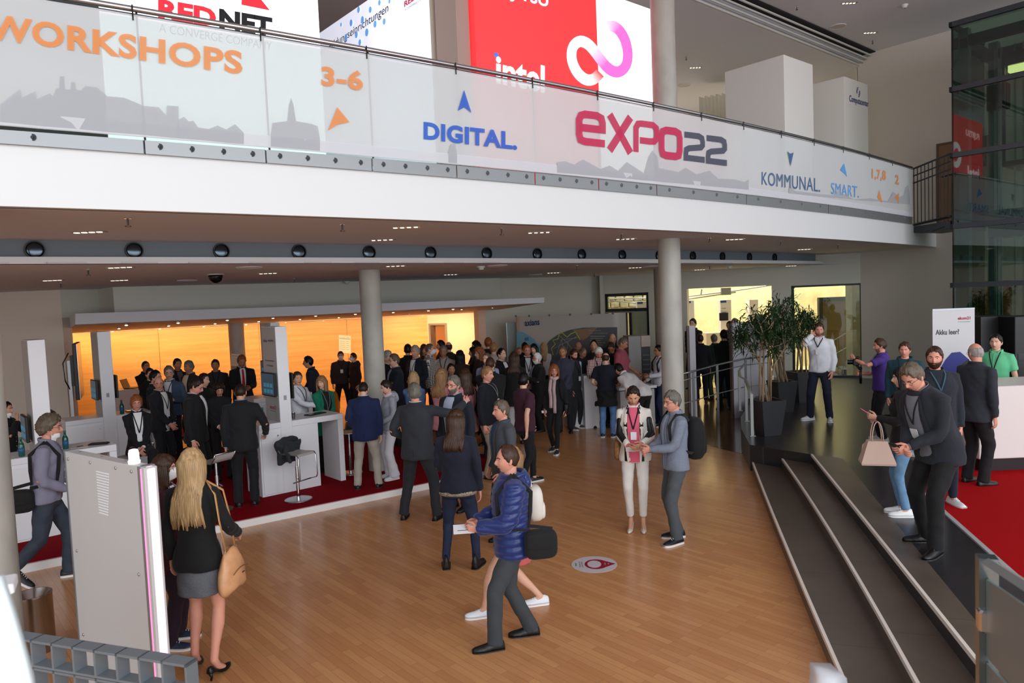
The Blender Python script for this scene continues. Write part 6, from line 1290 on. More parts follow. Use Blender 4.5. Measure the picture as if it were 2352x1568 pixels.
o = empty('curved_railing', (0, 0, 0), label='short curved steel railing at the platform corner in front of the nearest plant tub', cat='railing'); MB().tube(top_, (.03, .008), 8, ref=(1, 0, 0)).build('hand_rail', mat('satin_rail', (170, 168, 156), .35, .5), o, True)
for q, zz_ in ((a_, zr), (b_, zr-.07), (top_[1], top_[1][2])): MB().box(q[0]-.025, q[0]+.025, q[1]-.01, q[1]+.01, ZP, zz_).box(q[0]-.05, q[0]+.05, q[1]-.03, q[1]+.03, ZP, ZP+.01).build('post', mat('satin_post', (150, 150, 148), .4, .5), o)
# plants in tall tapered tubs
LEAF = mat('dark_green_leaf', (34, 58, 28), .38, var=.35, vscale=20); TRK = mat('pale_plant_trunk', (150, 128, 100), .8, bump=.5, bscale=30)
def plant(px, py, ht, pot, seed, lab, stems=5, spread=.55, nl=58):
    rnd = random.Random(seed); P = F(px, py, ZP); o = empty('potted_plant', P, .2, label=lab, cat='plant'); w0, w1, hp = pot
    t_ = [(-1, -1), (1, -1), (1, 1), (-1, 1)]; V = [(x*w0, y*w0, 0) for x, y in t_]+[(x*w1, y*w1, hp) for x, y in t_]+[(x*(w1-.03), y*(w1-.03), hp) for x, y in t_]+[(x*(w1-.035), y*(w1-.035), hp-.05) for x, y in t_]
    MB().add(V, [(3, 2, 1, 0)]+[(k*4+i, k*4+(i+1) % 4, k*4+4+(i+1) % 4, k*4+4+i) for k in range(3) for i in range(4)]+[(12, 13, 14, 15)]).build('planter_tub', mat('anthracite_planter', (50, 51, 54), .5), o); MB().box(-w1+.04, w1-.04, -w1+.04, w1-.04, hp-.09, hp-.045).build('potting_soil', mat('brown_bark', (88, 56, 34), .95, bump=1., bscale=40), o)
    mb = MB(); lf = MB()
    for i in range(stems):
        a = rnd.uniform(0, 6.28); r1 = spread*rnd.uniform(.35, 1); topz = ht*rnd.uniform(.62, .88); b0 = np.array([rnd.uniform(-.1, .1), rnd.uniform(-.1, .1), hp-.06]); e_ = np.array([r1*math.cos(a), r1*math.sin(a), topz]); mid = b0+(e_-b0)*np.array([.25, .25, .55])+np.array([rnd.uniform(-.05, .05), rnd.uniform(-.05, .05), 0])
        mb.tube([b0, mid, e_*.8+mid*.2, e_], [.022, .018, .013, .009], 7)
        tips = [e_]
        for j in range(4):
            s_ = mid+(e_-mid)*rnd.uniform(.1, .9); q_ = s_+np.array([rnd.uniform(-.32, .32), rnd.uniform(-.3, .3), rnd.uniform(.12, .4)]); q_[2] = min(q_[2], ht-.12); mb.tube([s_, (s_+q_)/2+np.array([0, 0, -.03]), q_], [.009, .007, .005], 5); tips.append(q_)
        for tp in tips:
            for k in range(nl):
                d_ = unit([rnd.gauss(0, 1), rnd.gauss(0, 1), rnd.gauss(.25, .8)]); L_ = rnd.uniform(.15, .25); b = tp+np.array([rnd.gauss(0, .05), rnd.gauss(0, .05), rnd.gauss(-.06, .07)]); sd_ = unit(np.cross(d_, [rnd.gauss(0, .3), rnd.gauss(0, .3), 1]))*rnd.uniform(.010, .016); m_ = b+d_*L_*.5+np.array([0, 0, .015]); e2 = b+d_*L_+np.array([0, 0, -.05])
                nb = len(lf.v); lf.v += [b.tolist(), (m_-sd_).tolist(), (m_+sd_).tolist(), e2.tolist()]; lf.f += [(nb, nb+1, nb+2), (nb+1, nb+3, nb+2)]; lf.m += [0, 0]
    mb.build('trunk', TRK, o, True); lf.build('foliage', LEAF, o); return P
plant(1764, 997, 2.42, (.155, .225, .60), 5, 'tall leafy plant in the front dark square tub at the railing corner', 6, .55, 46); plant(1797, 944, 2.35, (.15, .22, .62), 9, 'second leafy plant with bare stems in the tub behind the front one', 5, .5, 40); plant(1842, 921, 2.15, (.18, .26, .66), 14, 'rear plant in a dark tub left of the man on the phone', 5, .75, 46)
# roll-up banner
q = D(2191, 900, 11.8); q = np.array([q[0], q[1], ZP]); zt_ = float(D(2190, 710, q[1])[2]); wl = (2237-2146)*q[1]/FPX; ru = empty('roll_up_banner', q, -.12, label='white roll-up banner reading Akku leer? against the right wall', cat='banner'); MB().box(-wl/2, wl/2, 0, .006, .08, zt_-ZP).build('banner_sheet', mat('roll_up_print', (206, 204, 206), .5), ru)
MB().box(-wl/2, wl/2, -.005, .015, zt_-ZP-.015, zt_-ZP+.015).build('top_bar', ALU, ru); MB().rbox(-wl/2, wl/2, -.06, .06, 0, .09, .015).build('cassette', ALU, ru); MB().box(-.01, .01, .01, .03, .05, zt_-ZP).build('support_pole', ALU, ru)
Hb = zt_-ZP
def rut(s_, x0, x1, z, h, m, off=.02): UV, Fc, _ = text_geo(s_, off, 3); V = np.c_[-wl/2+wl*(x0+UV[:, 0]*(x1-x0)), np.full(len(UV), -.003), Hb*z+UV[:, 1]*h]; MB().add(V, Fc).build('lettering', m, ru)
rut('Akku leer?', .07, .63, .80, .085, BLACK, .02); rut('ekom21', .60, .90, .915, .05, PRR, .03); rut('IT FOR GOVERNMENT', .60, .90, .895, .012, PRT, 0)
def rup(pts, m, name, n=-.004): MB().add([(-wl/2+wl*x, n, Hb*z) for x, z in pts], [tuple(range(len(pts)))]).build(name, m, ru)
rup([(.10+.1, .35), (.10, .42), (.12, .50), (.3, .60), (.45, .655), (.65, .66), (.85, .60), (.93, .52), (.9, .42), (.75, .34), (.45, .30)], mat('deep_blue_print', (36, 44, 128), .5), 'blue_blob'); rup([(.25, .33), (.42, .45), (.56, .50), (.66, .46), (.5, .38), (.35, .30)], mat('hand_print_pink', (190, 130, 120), .5), 'hand_print', -.006); rup([(.68, .56), (.86, .60), (.9, .55), (.72, .50)], BLACK, 'phone_print', -.006)
# reception desk, lockers
q = F(2250, 1087, ZP); zt_ = float(D(2252, 889, q[1])[2]); rc = empty('reception_desk', (q[0], q[1], ZP), label='white reception desk with dark plinth on the red carpet', cat='desk'); MB().rbox(0, 3.4, 0, .85, .18, zt_-ZP, .01).build('desk_body', mat('reception_white', (222, 214, 210), .4), rc); MB().box(.04, 3.3, .06, .8, 0.014, .18).build('plinth', mat('desk_plinth', (26, 10, 16), .5), rc)
wb = empty('white_box', (q[0]+.12, q[1]+.25, zt_), .05, label='small white device box on the reception desk', cat='box'); MB().rbox(0, .28, 0, .2, 0, .06, .006).build('box_body', WHITE, wb); MB().rbox(.02, .2, .04, .18, .06, .11, .006).build('box_lid', WHITE, wb)
for px, Y, w_, lab in ((2252, 12.2, .5, 'black charging locker tower left of the man in the green polo shirt'), (2331, 11.8, .5, 'black charging locker tower at the right picture edge')):
    a_ = D(px, 800, Y); z_ = float(D(px, 727, Y)[2]); o = empty('charging_locker', (a_[0], a_[1], ZP), label=lab, cat='locker'); MB().rbox(0, w_, 0, .45, 0, z_-ZP, .008).build('locker_body', BLACK, o)
    for i in range(8): MB().box(.05, w_*.5-.02, -.006, 0, .25+i*.13, .36+i*.13).build('locker_door', mat('locker_door_dark', (28, 28, 30), .3), o); MB().box(w_*.5+.02, w_-.05, -.006, 0, .25+i*.13, .36+i*.13).build('locker_door', mat('locker_door_dark'), o)
    for i in range(8): text(str(i+1), (a_[0]+.10, a_[1], ZP+.29+i*.13), (a_[0]+.125, a_[1], ZP+.29+i*.13), .03, mat('white_numerals', (200, 200, 200), .5), None, .0, 'locker_number', .008).parent = None if False else None
for o_ in [x for x in COL.objects if x.name.startswith('locker_number')]:
    bpy.data.objects.remove(o_)
wp = onplane(2262, 690, K-np.array([.06, .06, 0]), w5); o = empty('wood_wall_panel', (wp[0], wp[1], ZP), math.atan2(w5[1], w5[0]), label='orange wooden door panel seen through the glass lift', cat='panel'); MB().box(-.3, .55, -.03, 0, .0, 2.45).build('panel_leaf', mat('orange_oak', (176, 112, 46), .4), o)
# ---- floor sticker
c_ = F(1365, 1296); ea = (F(1417, 1295)-F(1312, 1295))[:2]; rx = float(np.linalg.norm(ea))/2; sk = empty('floor_sticker', (c_[0], c_[1], 0), -.04, label='oval white floor sticker with a red drop shape and small print', cat='sticker'); ry = float(F(1365, 1277)[1]-F(1365, 1315)[1])/2
def ell(a, b, n=40, z=.0): t = np.arange(n)/n*6.2832; return [(a*math.cos(x), b*math.sin(x)) for x in t]
MB().prism(ell(rx, ry), .001, .003).build('sticker_base', mat('sticker_white', (206, 202, 208), .4), sk)
dr_ = [(.02+.125*math.cos(t)*(1 if math.cos(t) < .3 else 1), .16*math.sin(t)) for t in np.linspace(.75, 6.283-.75, 26)]; dr_ = [(x*1.0+.0, y*.9) for x, y in dr_]+[(.23, 0)]
MB().prism([(x+.0, y) for x, y in dr_], .0032, .0042).build('red_drop', mat('sticker_red', (160, 16, 50), .4), sk); MB().prism([(x*.075+.0, y*.105) for x, y in ell(1, 1, 28)], .0044, .0052).build('drop_window', mat('sticker_white'), sk)
def skt(s_, x, y0, y1, h, m): UV, Fc, _ = text_geo(s_, .01, 2); V = np.c_[x-UV[:, 1]*h, y0+UV[:, 0]*(y1-y0), np.full(len(UV), .0056)]; MB().add(V, Fc).build('lettering', m, sk)
skt('ekom21', -.19, -.045, .045, .02, PRT); skt('Finde dein Ziel', -.15, -.08, .08, .014, PRT); skt('auf der eXPO22', -.125, -.08, .08, .014, PRT); skt('SCAN', .125, -.03, .03, .018, mat('sticker_white')); skt('ME', .16, -.018, .018, .015, mat('sticker_white'))
# ================================================================ FOREGROUND
# tall scanner panel with the lit edge
Pa = F(148, 1037, 1.9); Pb = F(356, 1080, 1.9); an = math.atan2((Pb-Pa)[1], (Pb-Pa)[0]); Lq = float(np.linalg.norm((Pb-Pa)[:2]))-.14; sc_ = empty('scanner_gate', (Pa[0], Pa[1], 0), an, label='tall grey-white panel gate with a pink-white light strip on its edge', cat='gate panel')
MB().rbox(0, Lq, 0, .09, 0.02, 1.9, .006).build('panel_body', mat('grey_white_sheet', (190, 188, 186), .5, bump=.03), sc_)
MB().box(Lq-.085, Lq-.045, -.004, .095, .02, 1.905).build('edge_profile', ALU, sc_); MB().rbox(Lq-.045, Lq+.005, .008, .082, .02, 1.90, .015).build('light_strip', mat('pink_white_light', (255, 225, 245), .3, emit=(255, 206, 238), es=.95), sc_); MB().box(Lq-.052, Lq-.040, -.004, .0, .02, 1.89).build('pink_line', mat('pink_light', (255, 140, 190), .3, emit=(255, 120, 180), es=1.1), sc_)
for x in (.02, ): MB().box(0, .018, -.006, .096, .02, 1.905).build('edge_profile', ALU, sc_)
for x, z in ((.06, 1.85), (.42, 1.86), (.80, 1.86), (Lq-.17, 1.86), (.09, 1.15), (Lq-.17, 1.15), (.09, .5), (Lq-.17, .5)): MB().ball((x, -.004, z), (.012, .006, .012), 8, 6).build('screw_head', STEEL, sc_)
for x in (.15, .5, .85): MB().ball((x, .045, 1.903), (.01, .01, .005), 8, 5).build('screw_head', STEEL, sc_)
for k in range(16): MB().box(.50, .50+.19*(1-.02*k), -.0025, 0, 1.80-k*.02, 1.808-k*.02).build('notice_line', mat('notice_white', (232, 232, 234), .6), sc_)
MB().lathe((Lq-.22, .045, 1.9), [(.038, 0), (.040, .02), (.034, .02), (.034, .07), (.028, .095), (.012, .1)], 18).build('beacon_lamp', mat('beacon_glow', (250, 248, 255), .3, emit=(250, 248, 255), es=.8), sc_, True)
# steel waste bin
q = F(85, 1493); bn = empty('waste_bin', q, label='round stainless steel waste bin beside the left column', cat='bin'); hb_ = float(D(85, 1362, q[1])[2]); MB().lathe((0, 0, 0), [(.145, 0), (.148, .01), (.148, hb_-.02), (.15, hb_-.015), (.15, hb_), (.14, hb_), (.08, hb_-.09), (.07, hb_-.10)], 40).build('bin_body', mat('brushed_steel_bin', (168, 166, 164), .22, 1.), bn, 'auto'); MB().cyl((0, 0), .078, hb_-.12, hb_-.10, 24).build('bin_opening', BLACK, bn)
# ladder-like grille rail in front of it
Q0 = F(35, 1458, 1.32); Q1 = D(432, 1478, 3.25); Q1[2] = 1.32; Q0 = D(35, 1459, 3.6); d_ = unit((Q1-Q0)*[1, 1, 0]); Lg = float(np.linalg.norm((Q1-Q0)[:2])); zt_ = float(Q1[2]); gr = empty('grille_rail', (Q0[0], Q0[1], 0), math.atan2(d_[1], d_[0]), label='grey perforated ladder-like railing panel at the lower left', cat='railing'); GM = mat('grille_grey_paint', (120, 128, 134), .45, .3)
zA = float(Q0[2]); rise = (zA-zt_)/Lg
def gb(x0, x1, z0, z1, d0=-.02, d1=.05): 
    m = MB(); y0, y1 = d0, d1; m.add([(x, y, z+rise*(Lg-x)) for z in (z0, z1) for y in (y0, y1) for x in (x0, x1)], [(0, 2, 3, 1), (4, 5, 7, 6), (0, 1, 5, 4), (1, 3, 7, 5), (3, 2, 6, 7), (2, 0, 4, 6)]); return m
rows = [zt_, zt_-.125, zt_-.14, zt_-.265, zt_-.28, zt_-.40]
for z in rows: gb(-.15, Lg, z-.012, z).build('grille_bar', GM, gr)
nb = 8
for r_ in range(3):
    for i in range(nb+1): x = Lg-i*Lg/nb; gb(x-.012, x, rows[2*r_+1], rows[2*r_], -.02, .05).build('grille_web', GM, gr)
MB().box(Lg-.03, Lg, -.02, .05, 0, rows[-1]).box(0, .03, -.02, .05, 0, rows[-1]+.05).build('grille_post', GM, gr)
# blurred white curved edge, lower left corner
zs_ = []
pr_ = [(-8, 1330), (6, 1372), (20, 1415), (36, 1470), (50, 1520), (62, 1568), (70, 1620)]
wf = empty('white_sail', (0, 0, 0), label='soft white curved panel edge in the bottom left corner', cat='panel'); V = []
Pn = [D(x, y, 1.25) for x, y in pr_]; mb = MB(); mb.rings([np.array([p, p+np.array([0, .02, 0]), [p[0]-.3, p[1]+.05, p[2]], [p[0]-.3, p[1]+.03, p[2]]]) for p in Pn]); mb.build('curved_sheet', mat('soft_white_plastic', (222, 236, 240), .4), wf, True)
q = D(-10, 1348, 2.4); sh = empty('white_ledge', q, .5, label='corner of a small white ledge at the left edge above the white curve', cat='ledge'); MB().rbox(-.1, .05, 0, .12, -.035, 0, .004).build('ledge_slab', WHITE, sh); MB().box(-.1, -.08, .02, .1, -q[2]+.0, -.03).build('ledge_post', WHITE, sh)
q = D(1888, 1556, 2.3); wo = empty('white_dispenser', (q[0], q[1], 0), .1, label='rounded white plastic housing top at the bottom edge by the steps', cat='dispenser'); MB().rings([np.array([(x+.05*(1-k)*0, y, z) for x, y, z in [(-.0+.012*(k > .8), 0, q[2]-.25+.25*k), (.085, 0, q[2]-.25+.25*k-.01*k), (.085, .1, q[2]-.25+.25*k-.01*k), (.0+.012*(k > .8), .1, q[2]-.25+.25*k)]]) for k in (0, .5, .85, 1)]).build('housing', mat('glossy_white_plastic', (232, 234, 240), .2), wo, True); MB().box(.03, .06, .04, .07, 0, q[2]-.2).build('post', ALU, wo)
# glass balustrade, lower right
q0 = D(2248, 1284, 2.55); q1 = D(2352, 1352, 2.05); d_ = unit((q1-q0)*[1, 1, 0]); gb_ = empty('glass_balustrade', (q0[0], q0[1], 0), math.atan2(d_[1], d_[0]), label='frosted glass balustrade with steel post and clamps at the lower right corner', cat='railing'); zt_ = float(q0[2]); sl = float((q1[2]-q0[2])/np.linalg.norm((q1-q0)[:2]))
MB().box(-.005, .05, -.01, .05, 0, zt_+.02).build('end_post', mat('glazed_post_grey', (120, 130, 132), .2, .8), gb_); MB().tube([(0, .02, zt_), (1.2, .02, zt_+sl*1.2)], (.012, .03), 4, ref=(0, 0, 1)).build('top_rail', ALU, gb_)
for k in range(4): 
    z1_ = zt_-.05-.30*k; MB().add([(x, y, z) for y in (.01, .02) for x, z in ((.055, z1_-.28), (1.2, z1_-.28+sl*1.2), (1.2, z1_+sl*1.2), (.055, z1_))], [(0, 1, 2, 3), (7, 6, 5, 4), (0, 4, 5, 1), (1, 5, 6, 2), (2, 6, 7, 3), (3, 7, 4, 0)]).build('frosted_pane', mat('frosted_blue_glass', (122, 138, 140), .35, trans=.3), gb_); MB().rbox(.02, .075, -.015, .03, z1_-.19, z1_-.11, .008).build('glass_clamp', CHROME, gb_)
# ================================================================ EVERYONE IN THE PHOTO
DK, NVY, CH, BK = (22, 23, 28), (20, 26, 46), (46, 48, 54), (14, 14, 16)
WS, LB_, SHIRT = (226, 226, 230), (150, 172, 204), (216, 214, 212)
LY = ((18, 18, 24), 1.10); JN = (38, 48, 72)
def T(*c): return ('trousers', c)
P_ = Person
# --- near and middle figures
curly = P_('curly haired man with glasses in a lilac-grey shirt, walking right with a black bag', 140, 950, feet=(122, 1334), a=78, top=('shirt', (128, 126, 146)), legs=('trousers', (52, 60, 72), 'denim'), shoes=('sneaker', (20, 26, 26)), hair=('curly', 'gb'), glasses=True, mask='chin', arms=((.16, .24, .98), (.17, .22, 1.0)), foot=((-.09, .14, 0, 4), (.10, -.36, -1, -4)), lean=6, skin='r', girth=1.08, head=(0, 4), belly=.02)
mskw = P_('woman with short brown hair, glasses and white mask behind the tall light panel', 366, 1046, feet=(402, 1478), a=70, sex='f', top=('cardigan', (58, 12, 30), .70), shirt=(212, 210, 216), legs=T(34, 14, 30), shoes=('sneaker', (40, 44, 70)), hair=('bob', 'br', .17), glasses='red', mask=True, arms=((.16, .2, 1.0), (.10, .26, 1.02)), head=(-6, -4), skin='l', lanyard=((180, 182, 190), 1.0))
blonde = P_('woman with long blonde hair in a black top and grey skirt, seen from behind', 436, 1045, feet=(474, 1548), a=150, sex='f', top=('sweater', (12, 12, 14), .80), legs=('skirt', (98, 100, 106), 'heather', .60), shoes=('heel', (12, 12, 14), .06), hair=('long', 'bl', .46), arms=('side', (.22, .22, 1.0)), head=(8, 2), lean=-2, stance='shift', skin='r')
redh = P_('seated woman with short red hair and glasses in black blazer and white open collar', 312, 914, h=1.68, Y=11.0, z0=ZC, a=6, sex='f', sit=.80, stance='sit', top=('suit', (14, 14, 18), .80, 'cloth', (.075, .03, .0)), shirt=(230, 230, 232), legs=T(14, 14, 18), hair=('full', 'rd'), glasses=True, arms=((.03, .26, .95), (.03, .24, .93)), lanyard=(BK, 1.08), head=(0, 4), skin='r')
P_('bald man with glasses in a dark suit, hands clasped, beside the seated woman', 362, 863, feet=(380, 1095), z0=ZC, a=42, top=('suit', DK, .79, 'cloth', (.07, .05, .05)), shirt=SHIRT, legs=T(*DK), hair=('bald', 'gb'), glasses=True, arms=('clasp', 'clasp'), lanyard=LY, head=(38, 4), skin='r')
P_('grey haired man with glasses in a blue-grey jacket and white shirt with lanyard', 394, 840, feet=(402, 1062), z0=ZC, a=-22, top=('jacket', (66, 82, 108), .84, 'cloth', (.08, .08, .09)), shirt=WS, legs=T(26, 28, 42), hair=('full', 'gr'), glasses=True, arms=((.16, .26, 1.16), (.2, .2, 1.0)), lanyard=LY, head=(-22, 0))
P_('dark haired man with glasses in a black suit looking down, left of the stool', 462, 864, feet=(462, 1140), z0=ZC, a=70, top=('suit', (14, 15, 18)), shirt=WS, legs=T(14, 15, 18), hair=('short', 'db'), glasses=True, arms=((.16, .26, .98), 'side'), head=(0, 24), girth=1.1, skin='r')
P_('smiling woman with dark hair and glasses between the two black-suited men', 502, 876, Y=12.1, z0=ZC, a=8, sex='f', top=('sweater', (24, 24, 32)), legs=T(24, 24, 30), hair=('bob', 'db', .22), glasses=True, arms=('clasp', 'clasp'), head=(0, 18), skin='r')
P_('man in black suit seen from behind with cropped hair, one hand on the stool', 544, 880, feet=(568, 1160), z0=ZC, a=176, top=('suit', (15, 16, 20)), shirt=(120, 150, 200), legs=T(14, 15, 19), hair=('crop', 'db'), arms=((.24, -.02, .80), (.30, .16, .98)), girth=1.06, skin='m', head=(14, 10))
P_('young man in white shirt leaning on the counter behind the pillar, in profile', 682, 853, Y=12.6, z0=ZC, a=52, top=('shirt', (224, 226, 236)), legs=T(*DK), hair=('short', 'br'), arms=((.10, .42, 1.16), (.06, .44, 1.16)), head=(30, 0), skin='l', lanyard=LY)
green = P_('woman with blonde bob in an emerald green blazer over black, looking right', 738, 863, feet=(752, 1078), z0=ZC, a=28, sex='f', top=('longcoat', (6, 112, 84), .66, 'cloth', (.09, .07, .09)), shirt=(20, 20, 22), legs=T(18, 18, 22), hair=('bob', 'lb', .18), arms=('clasp', 'clasp'), lanyard=((120, 120, 124), 1.02), head=(56, 0), girth=1.12)
P_('man in dark navy shirt bending over the round seat, behind the woman in green', 727, 819, h=1.80, Y=15.2, z0=ZC, a=-100, top=('shirt', (24, 28, 44)), legs=T(*DK), hair=('short', 'bk'), arms=((.1, .3, .95), (.3, .4, .98)), lean=14, skin='m')
P_('broad man in dark shirt with white mask and lanyard before the wood wall', 783, 806, feet=(790, 953), a=2, top=('shirt', (50, 46, 48)), legs=T(18, 17, 18), shoes=('sneaker', (180, 176, 172)), hair=('short', 'bk'), mask=True, arms=('hip', 'relaxed'), lanyard=(BK, 1.22), girth=1.15, stance='wide', skin='m')
P_('man with white mask and rucksack turned left, beside the concrete column', 812, 810, Y=19.2, a=-62, top=('hoodie', (40, 30, 34)), legs=T(24, 22, 26), hair=('short', 'db'), mask=True, arms=('side', 'side'))
blazer = P_('man in royal navy blazer and beige trousers seen from behind at the column', 853, 873, feet=(846, 1121), z0=ZC, a=172, top=('suit', (16, 32, 72)), legs=('trousers', (166, 158, 146)), shirt=WS, shoes=('shoe', (24, 20, 20), 0, (60, 56, 52)), hair=('crop', 'db'), arms=((.17, .16, .98), 'side'), head=(0, 22), girth=1.08, stance='wide')
hood = P_('young woman in light grey cardigan and white trousers with patterned scarf, facing left', 897, 870, feet=(902, 1098), z0=ZC, a=-72, sex='f', top=('hoodie', (150, 156, 166)), legs=('wide', (216, 216, 222)), shoes=('sneaker', (216, 216, 216)), hair=('bun', 'db'), arms=((.12, .22, 1.02), (.14, .2, 1.05)), scarf=((206, 180, 186),), head=(0, 18))
gsuit = P_('grey haired man in charcoal suit from behind, arm around the laughing man', 972, 877, feet=(968, 1193), a=160, top=('suit', (44, 47, 54)), legs=T(34, 36, 42), hair=('full', 'gr'), shirt=WS, arms=((.24, .16, 1.02), (.56, .26, 1.47)), twist=-6, foot=((-.24, .02, 0, 10), (.20, .02, 0, -8)), girth=1.14, head=(-30, 0), skin='r')
laugh = P_('laughing grey haired man with glasses and grey beard in a navy suit', 1042, 861, Y=10.15, a=-42, top=('suit', (26, 32, 46), .79, 'cloth', (.085, .05, .0)), shirt=(186, 196, 222), legs=T(*NVY), hair=('full', 'gr'), beard=('gr', .004), glasses=True, arms=('side', (.2, .1, .86)), head=(-4, 2), girth=1.1, skin='r')
navyw = P_('woman with long brown hair in navy cardigan and blue jeans seen from behind', 1030, 940, feet=(1060, 1304), a=168, sex='f', top=('sweater', (20, 24, 42), .86), legs=('slim', (30, 40, 66), 'denim'), shoes=('boot', (18, 18, 20), 0, (40, 36, 32)), hair=('long', 'br', .30), arms=((.10, .24, 1.05), 'side'), head=(38, 4), girth=1.14, stance='wide', skin='r', shirt=(150, 170, 210))
greyj = P_('man in grey jacket with blue shirt collar facing left behind the puffer jacket man', 1152, 918, Y=8.6, a=-70, top=('suit', (66, 70, 76), .78, 'cloth', (.06, .03, .0)), shirt=(34, 62, 104), legs=('trousers', (40, 52, 80), 'denim'), hair=('short', 'gb'), arms=((.2, .12, .9), (.2, .1, .9)), girth=1.06, skin='r', head=(-4, 0))
puff = P_('balding man in a shiny blue puffer jacket and grey trousers walking left', 1163, 1014, feet=(1186, 1474), a=-80, top=('puffer', (20, 42, 104), .80), legs=('trousers', (56, 60, 64)), shoes=('shoe', (14, 13, 13)), hair=('rec', 'br'), arms=((.10, .30, 1.08), (.16, .28, 1.06)), foot=((-.09, .20, 0, 2), (.10, -.15, 0, -4)), head=(-4, 0), stance='stand', girth=1.0, skin='r')
skw = P_('woman with long brown hair, skirt and white sneakers hidden behind the puffer jacket man', 1190, 1006, feet=(1192, 1400), a=-82, sex='f', top=('sweater', (70, 30, 54), .86), legs=('skirt', (196, 92, 92), 'cloth', .58), shoes=('sneaker', (232, 234, 240)), hair=('long', 'lb', .42), arms=((.06, .34, 1.0), (.1, .34, 1.0)), foot=((-.08, .36, 0, 0), (.08, -.24, 0, 0)), skin='l')
white = P_('woman with tied dark hair in white and black jacket, pink top and white cropped trousers', 1463, 890, feet=(1464, 1214), a=-4, sex='f', top=('jacket', (228, 222, 212), .80, 'cloth', (.078, .068, .07)), shirt=(222, 96, 122), legs=('slim', (226, 220, 214), 'cloth', .90), shoes=('heel', (220, 212, 202), .045), hair=('bun', 'db'), arms=((.10, .26, 1.06), (.06, .26, 1.04)), lanyard=((36, 22, 32), 1.14), head=(-4, 24), stance='narrow', skin='m')
bpk = P_('grey haired man with glasses in grey zip jacket and slate trousers with a black rucksack', 1540, 896, feet=(1556, 1240), a=-66, top=('jacket', (122, 130, 146), .84, 'heather', (.05, .03, .02)), shirt=(150, 166, 190), legs=('trousers', (74, 80, 84)), shoes=('sneaker', (18, 22, 34)), hair=('full', 'gr'), glasses=True, arms=((.06, .32, 1.10), (.02, .33, 1.08)), head=(-8, 6), skin='r', stance='shift')
phone = P_('man in white shirt and navy trousers talking on the phone on the stone platform', 1880, 740, feet=(1884, 965), z0=ZP, a=-8, top=('shirt', (222, 224, 230)), legs=('trousers', (22, 28, 48)), shoes=('sneaker', (222, 222, 226)), hair=('short', 'br'), beard=('st', .002), arms=('pocket', 'pocket') and ((.20, .05, .90), (.20, .05, .90)) and ('pocket', (.10, .10, 1.53, {'pole': (.75, .25, -1.)})), lanyard=(BK, 1.24), foot=((-.16, .02, 0, 10), (.17, 0, 0, -42)), head=(-14, 6), skin='r')
polo = P_('dark haired bearded man in a burgundy polo shirt and black trousers walking right', 1196, 853, feet=(1212, 1112), a=122, top=('polo', (62, 26, 44)), legs=('slim', (16, 16, 20)), shoes=('sneaker', (24, 26, 34)), hair=('short', 'bk'), beard=('bk',), arms=('swingf', (.26, -.14, .90)), head=(-34, 0), foot=((-.08, .16, 0, 4), (.10, -.18, 0, -4)), girth=1.12)
navs = P_('fair haired man in dark navy sweater with lanyard facing right', 1142, 840, feet=(1128, 1096), a=68, top=('sweater', (16, 20, 32), .84), legs=('trousers', (150, 140, 122)), hair=('short', 'lb'), arms=('side', 'side'), lanyard=((150, 160, 165), 1.2), girth=1.12, head=(10, 2), skin='r')
scarf = P_('woman with auburn hair and glasses in black with a long pale pink scarf', 1287, 833, feet=(1279, 1036), a=-20, sex='f', top=('coat', (18, 18, 22), .84), legs=('slim', (16, 16, 20)), shoes=('sneaker', (44, 52, 62)), hair=('bob', 'rd', .20), glasses=True, arms=('side', (.20, .06, .86)), scarf=((196, 168, 172), .80), head=(-24, 0), foot=((-.08, .20, 0, 8), (.10, -.08, 0, -4)), skin='r')
# --- crowd between the column and the exhibition wall
P_('grey haired man in a black suit at the right edge of the left concrete column', 888, 805, Y=15.0, a=60, top=('suit', BK), shirt=WS, hair=('full', 'lg'), arms=('side', 'clasp'), lod=2)
P_('man with glasses and dark suit facing left, next to the column', 906, 812, Y=14.4, a=-72, top=('suit', (20, 26, 42)), shirt=LB_, hair=('short', 'gb'), glasses=True, arms=('clasp', 'side'))
P_('dark haired person in black seen from behind before the wood wall', 936, 790, Y=17.3, a=170, top=('shirt', (16, 14, 16)), hair=('short', 'bk'), arms=('clasp', 'clasp'))
P_('tall grey haired man in navy suit with lanyard, smiling left', 954, 793, Y=16.0, a=-40, top=('suit', (20, 24, 38), .79, 'cloth', (.07, .05, .05)), shirt=WS, hair=('full', 'lg'), lanyard=LY, arms=((.14, .26, 1.08), 'side'), skin='r')
P_('man in checked shirt with white mask facing right', 985, 788, Y=16.6, a=84, top=('shirt', (58, 54, 58), .84, 'plaid'), hair=('crop', 'gb'), mask=True, arms=('side', 'side'), legs=T(36, 38, 52))
P_('man with dark quiff facing left under the door frame', 1013, 781, Y=18.4, a=-82, top=('shirt', (40, 30, 26)), hair=('short', 'bk'), arms=('side', 'clasp'), lod=2)
P_('bald man in an olive green shirt seen from behind', 1030, 784, Y=18.0, a=176, top=('shirt', (44, 44, 28)), hair=('bald', 'br'), arms=('clasp', 'clasp'))
P_('man with glasses in a pale shirt and lanyard, in front of the olive shirt man', 1018, 793, Y=16.6, a=-12, top=('shirt', (178, 162, 158)), hair=('full', 'gr'), glasses=True, lanyard=LY, arms=('clasp', 'clasp'), skin='t')
P_('person with dark reddish hair peeking behind the checked shirt man', 973, 791, Y=18.2, a=20, sex='f', top=('sweater', (60, 30, 24)), hair=('bob', 'br'), arms=('clasp', 'clasp'), lod=2)
P_('dark haired woman in a brown jacket seen from behind', 1056, 805, Y=16.2, a=170, sex='f', top=('coat', (50, 36, 22)), hair=('bob', 'bk', .2), arms=('clasp', 'clasp'))
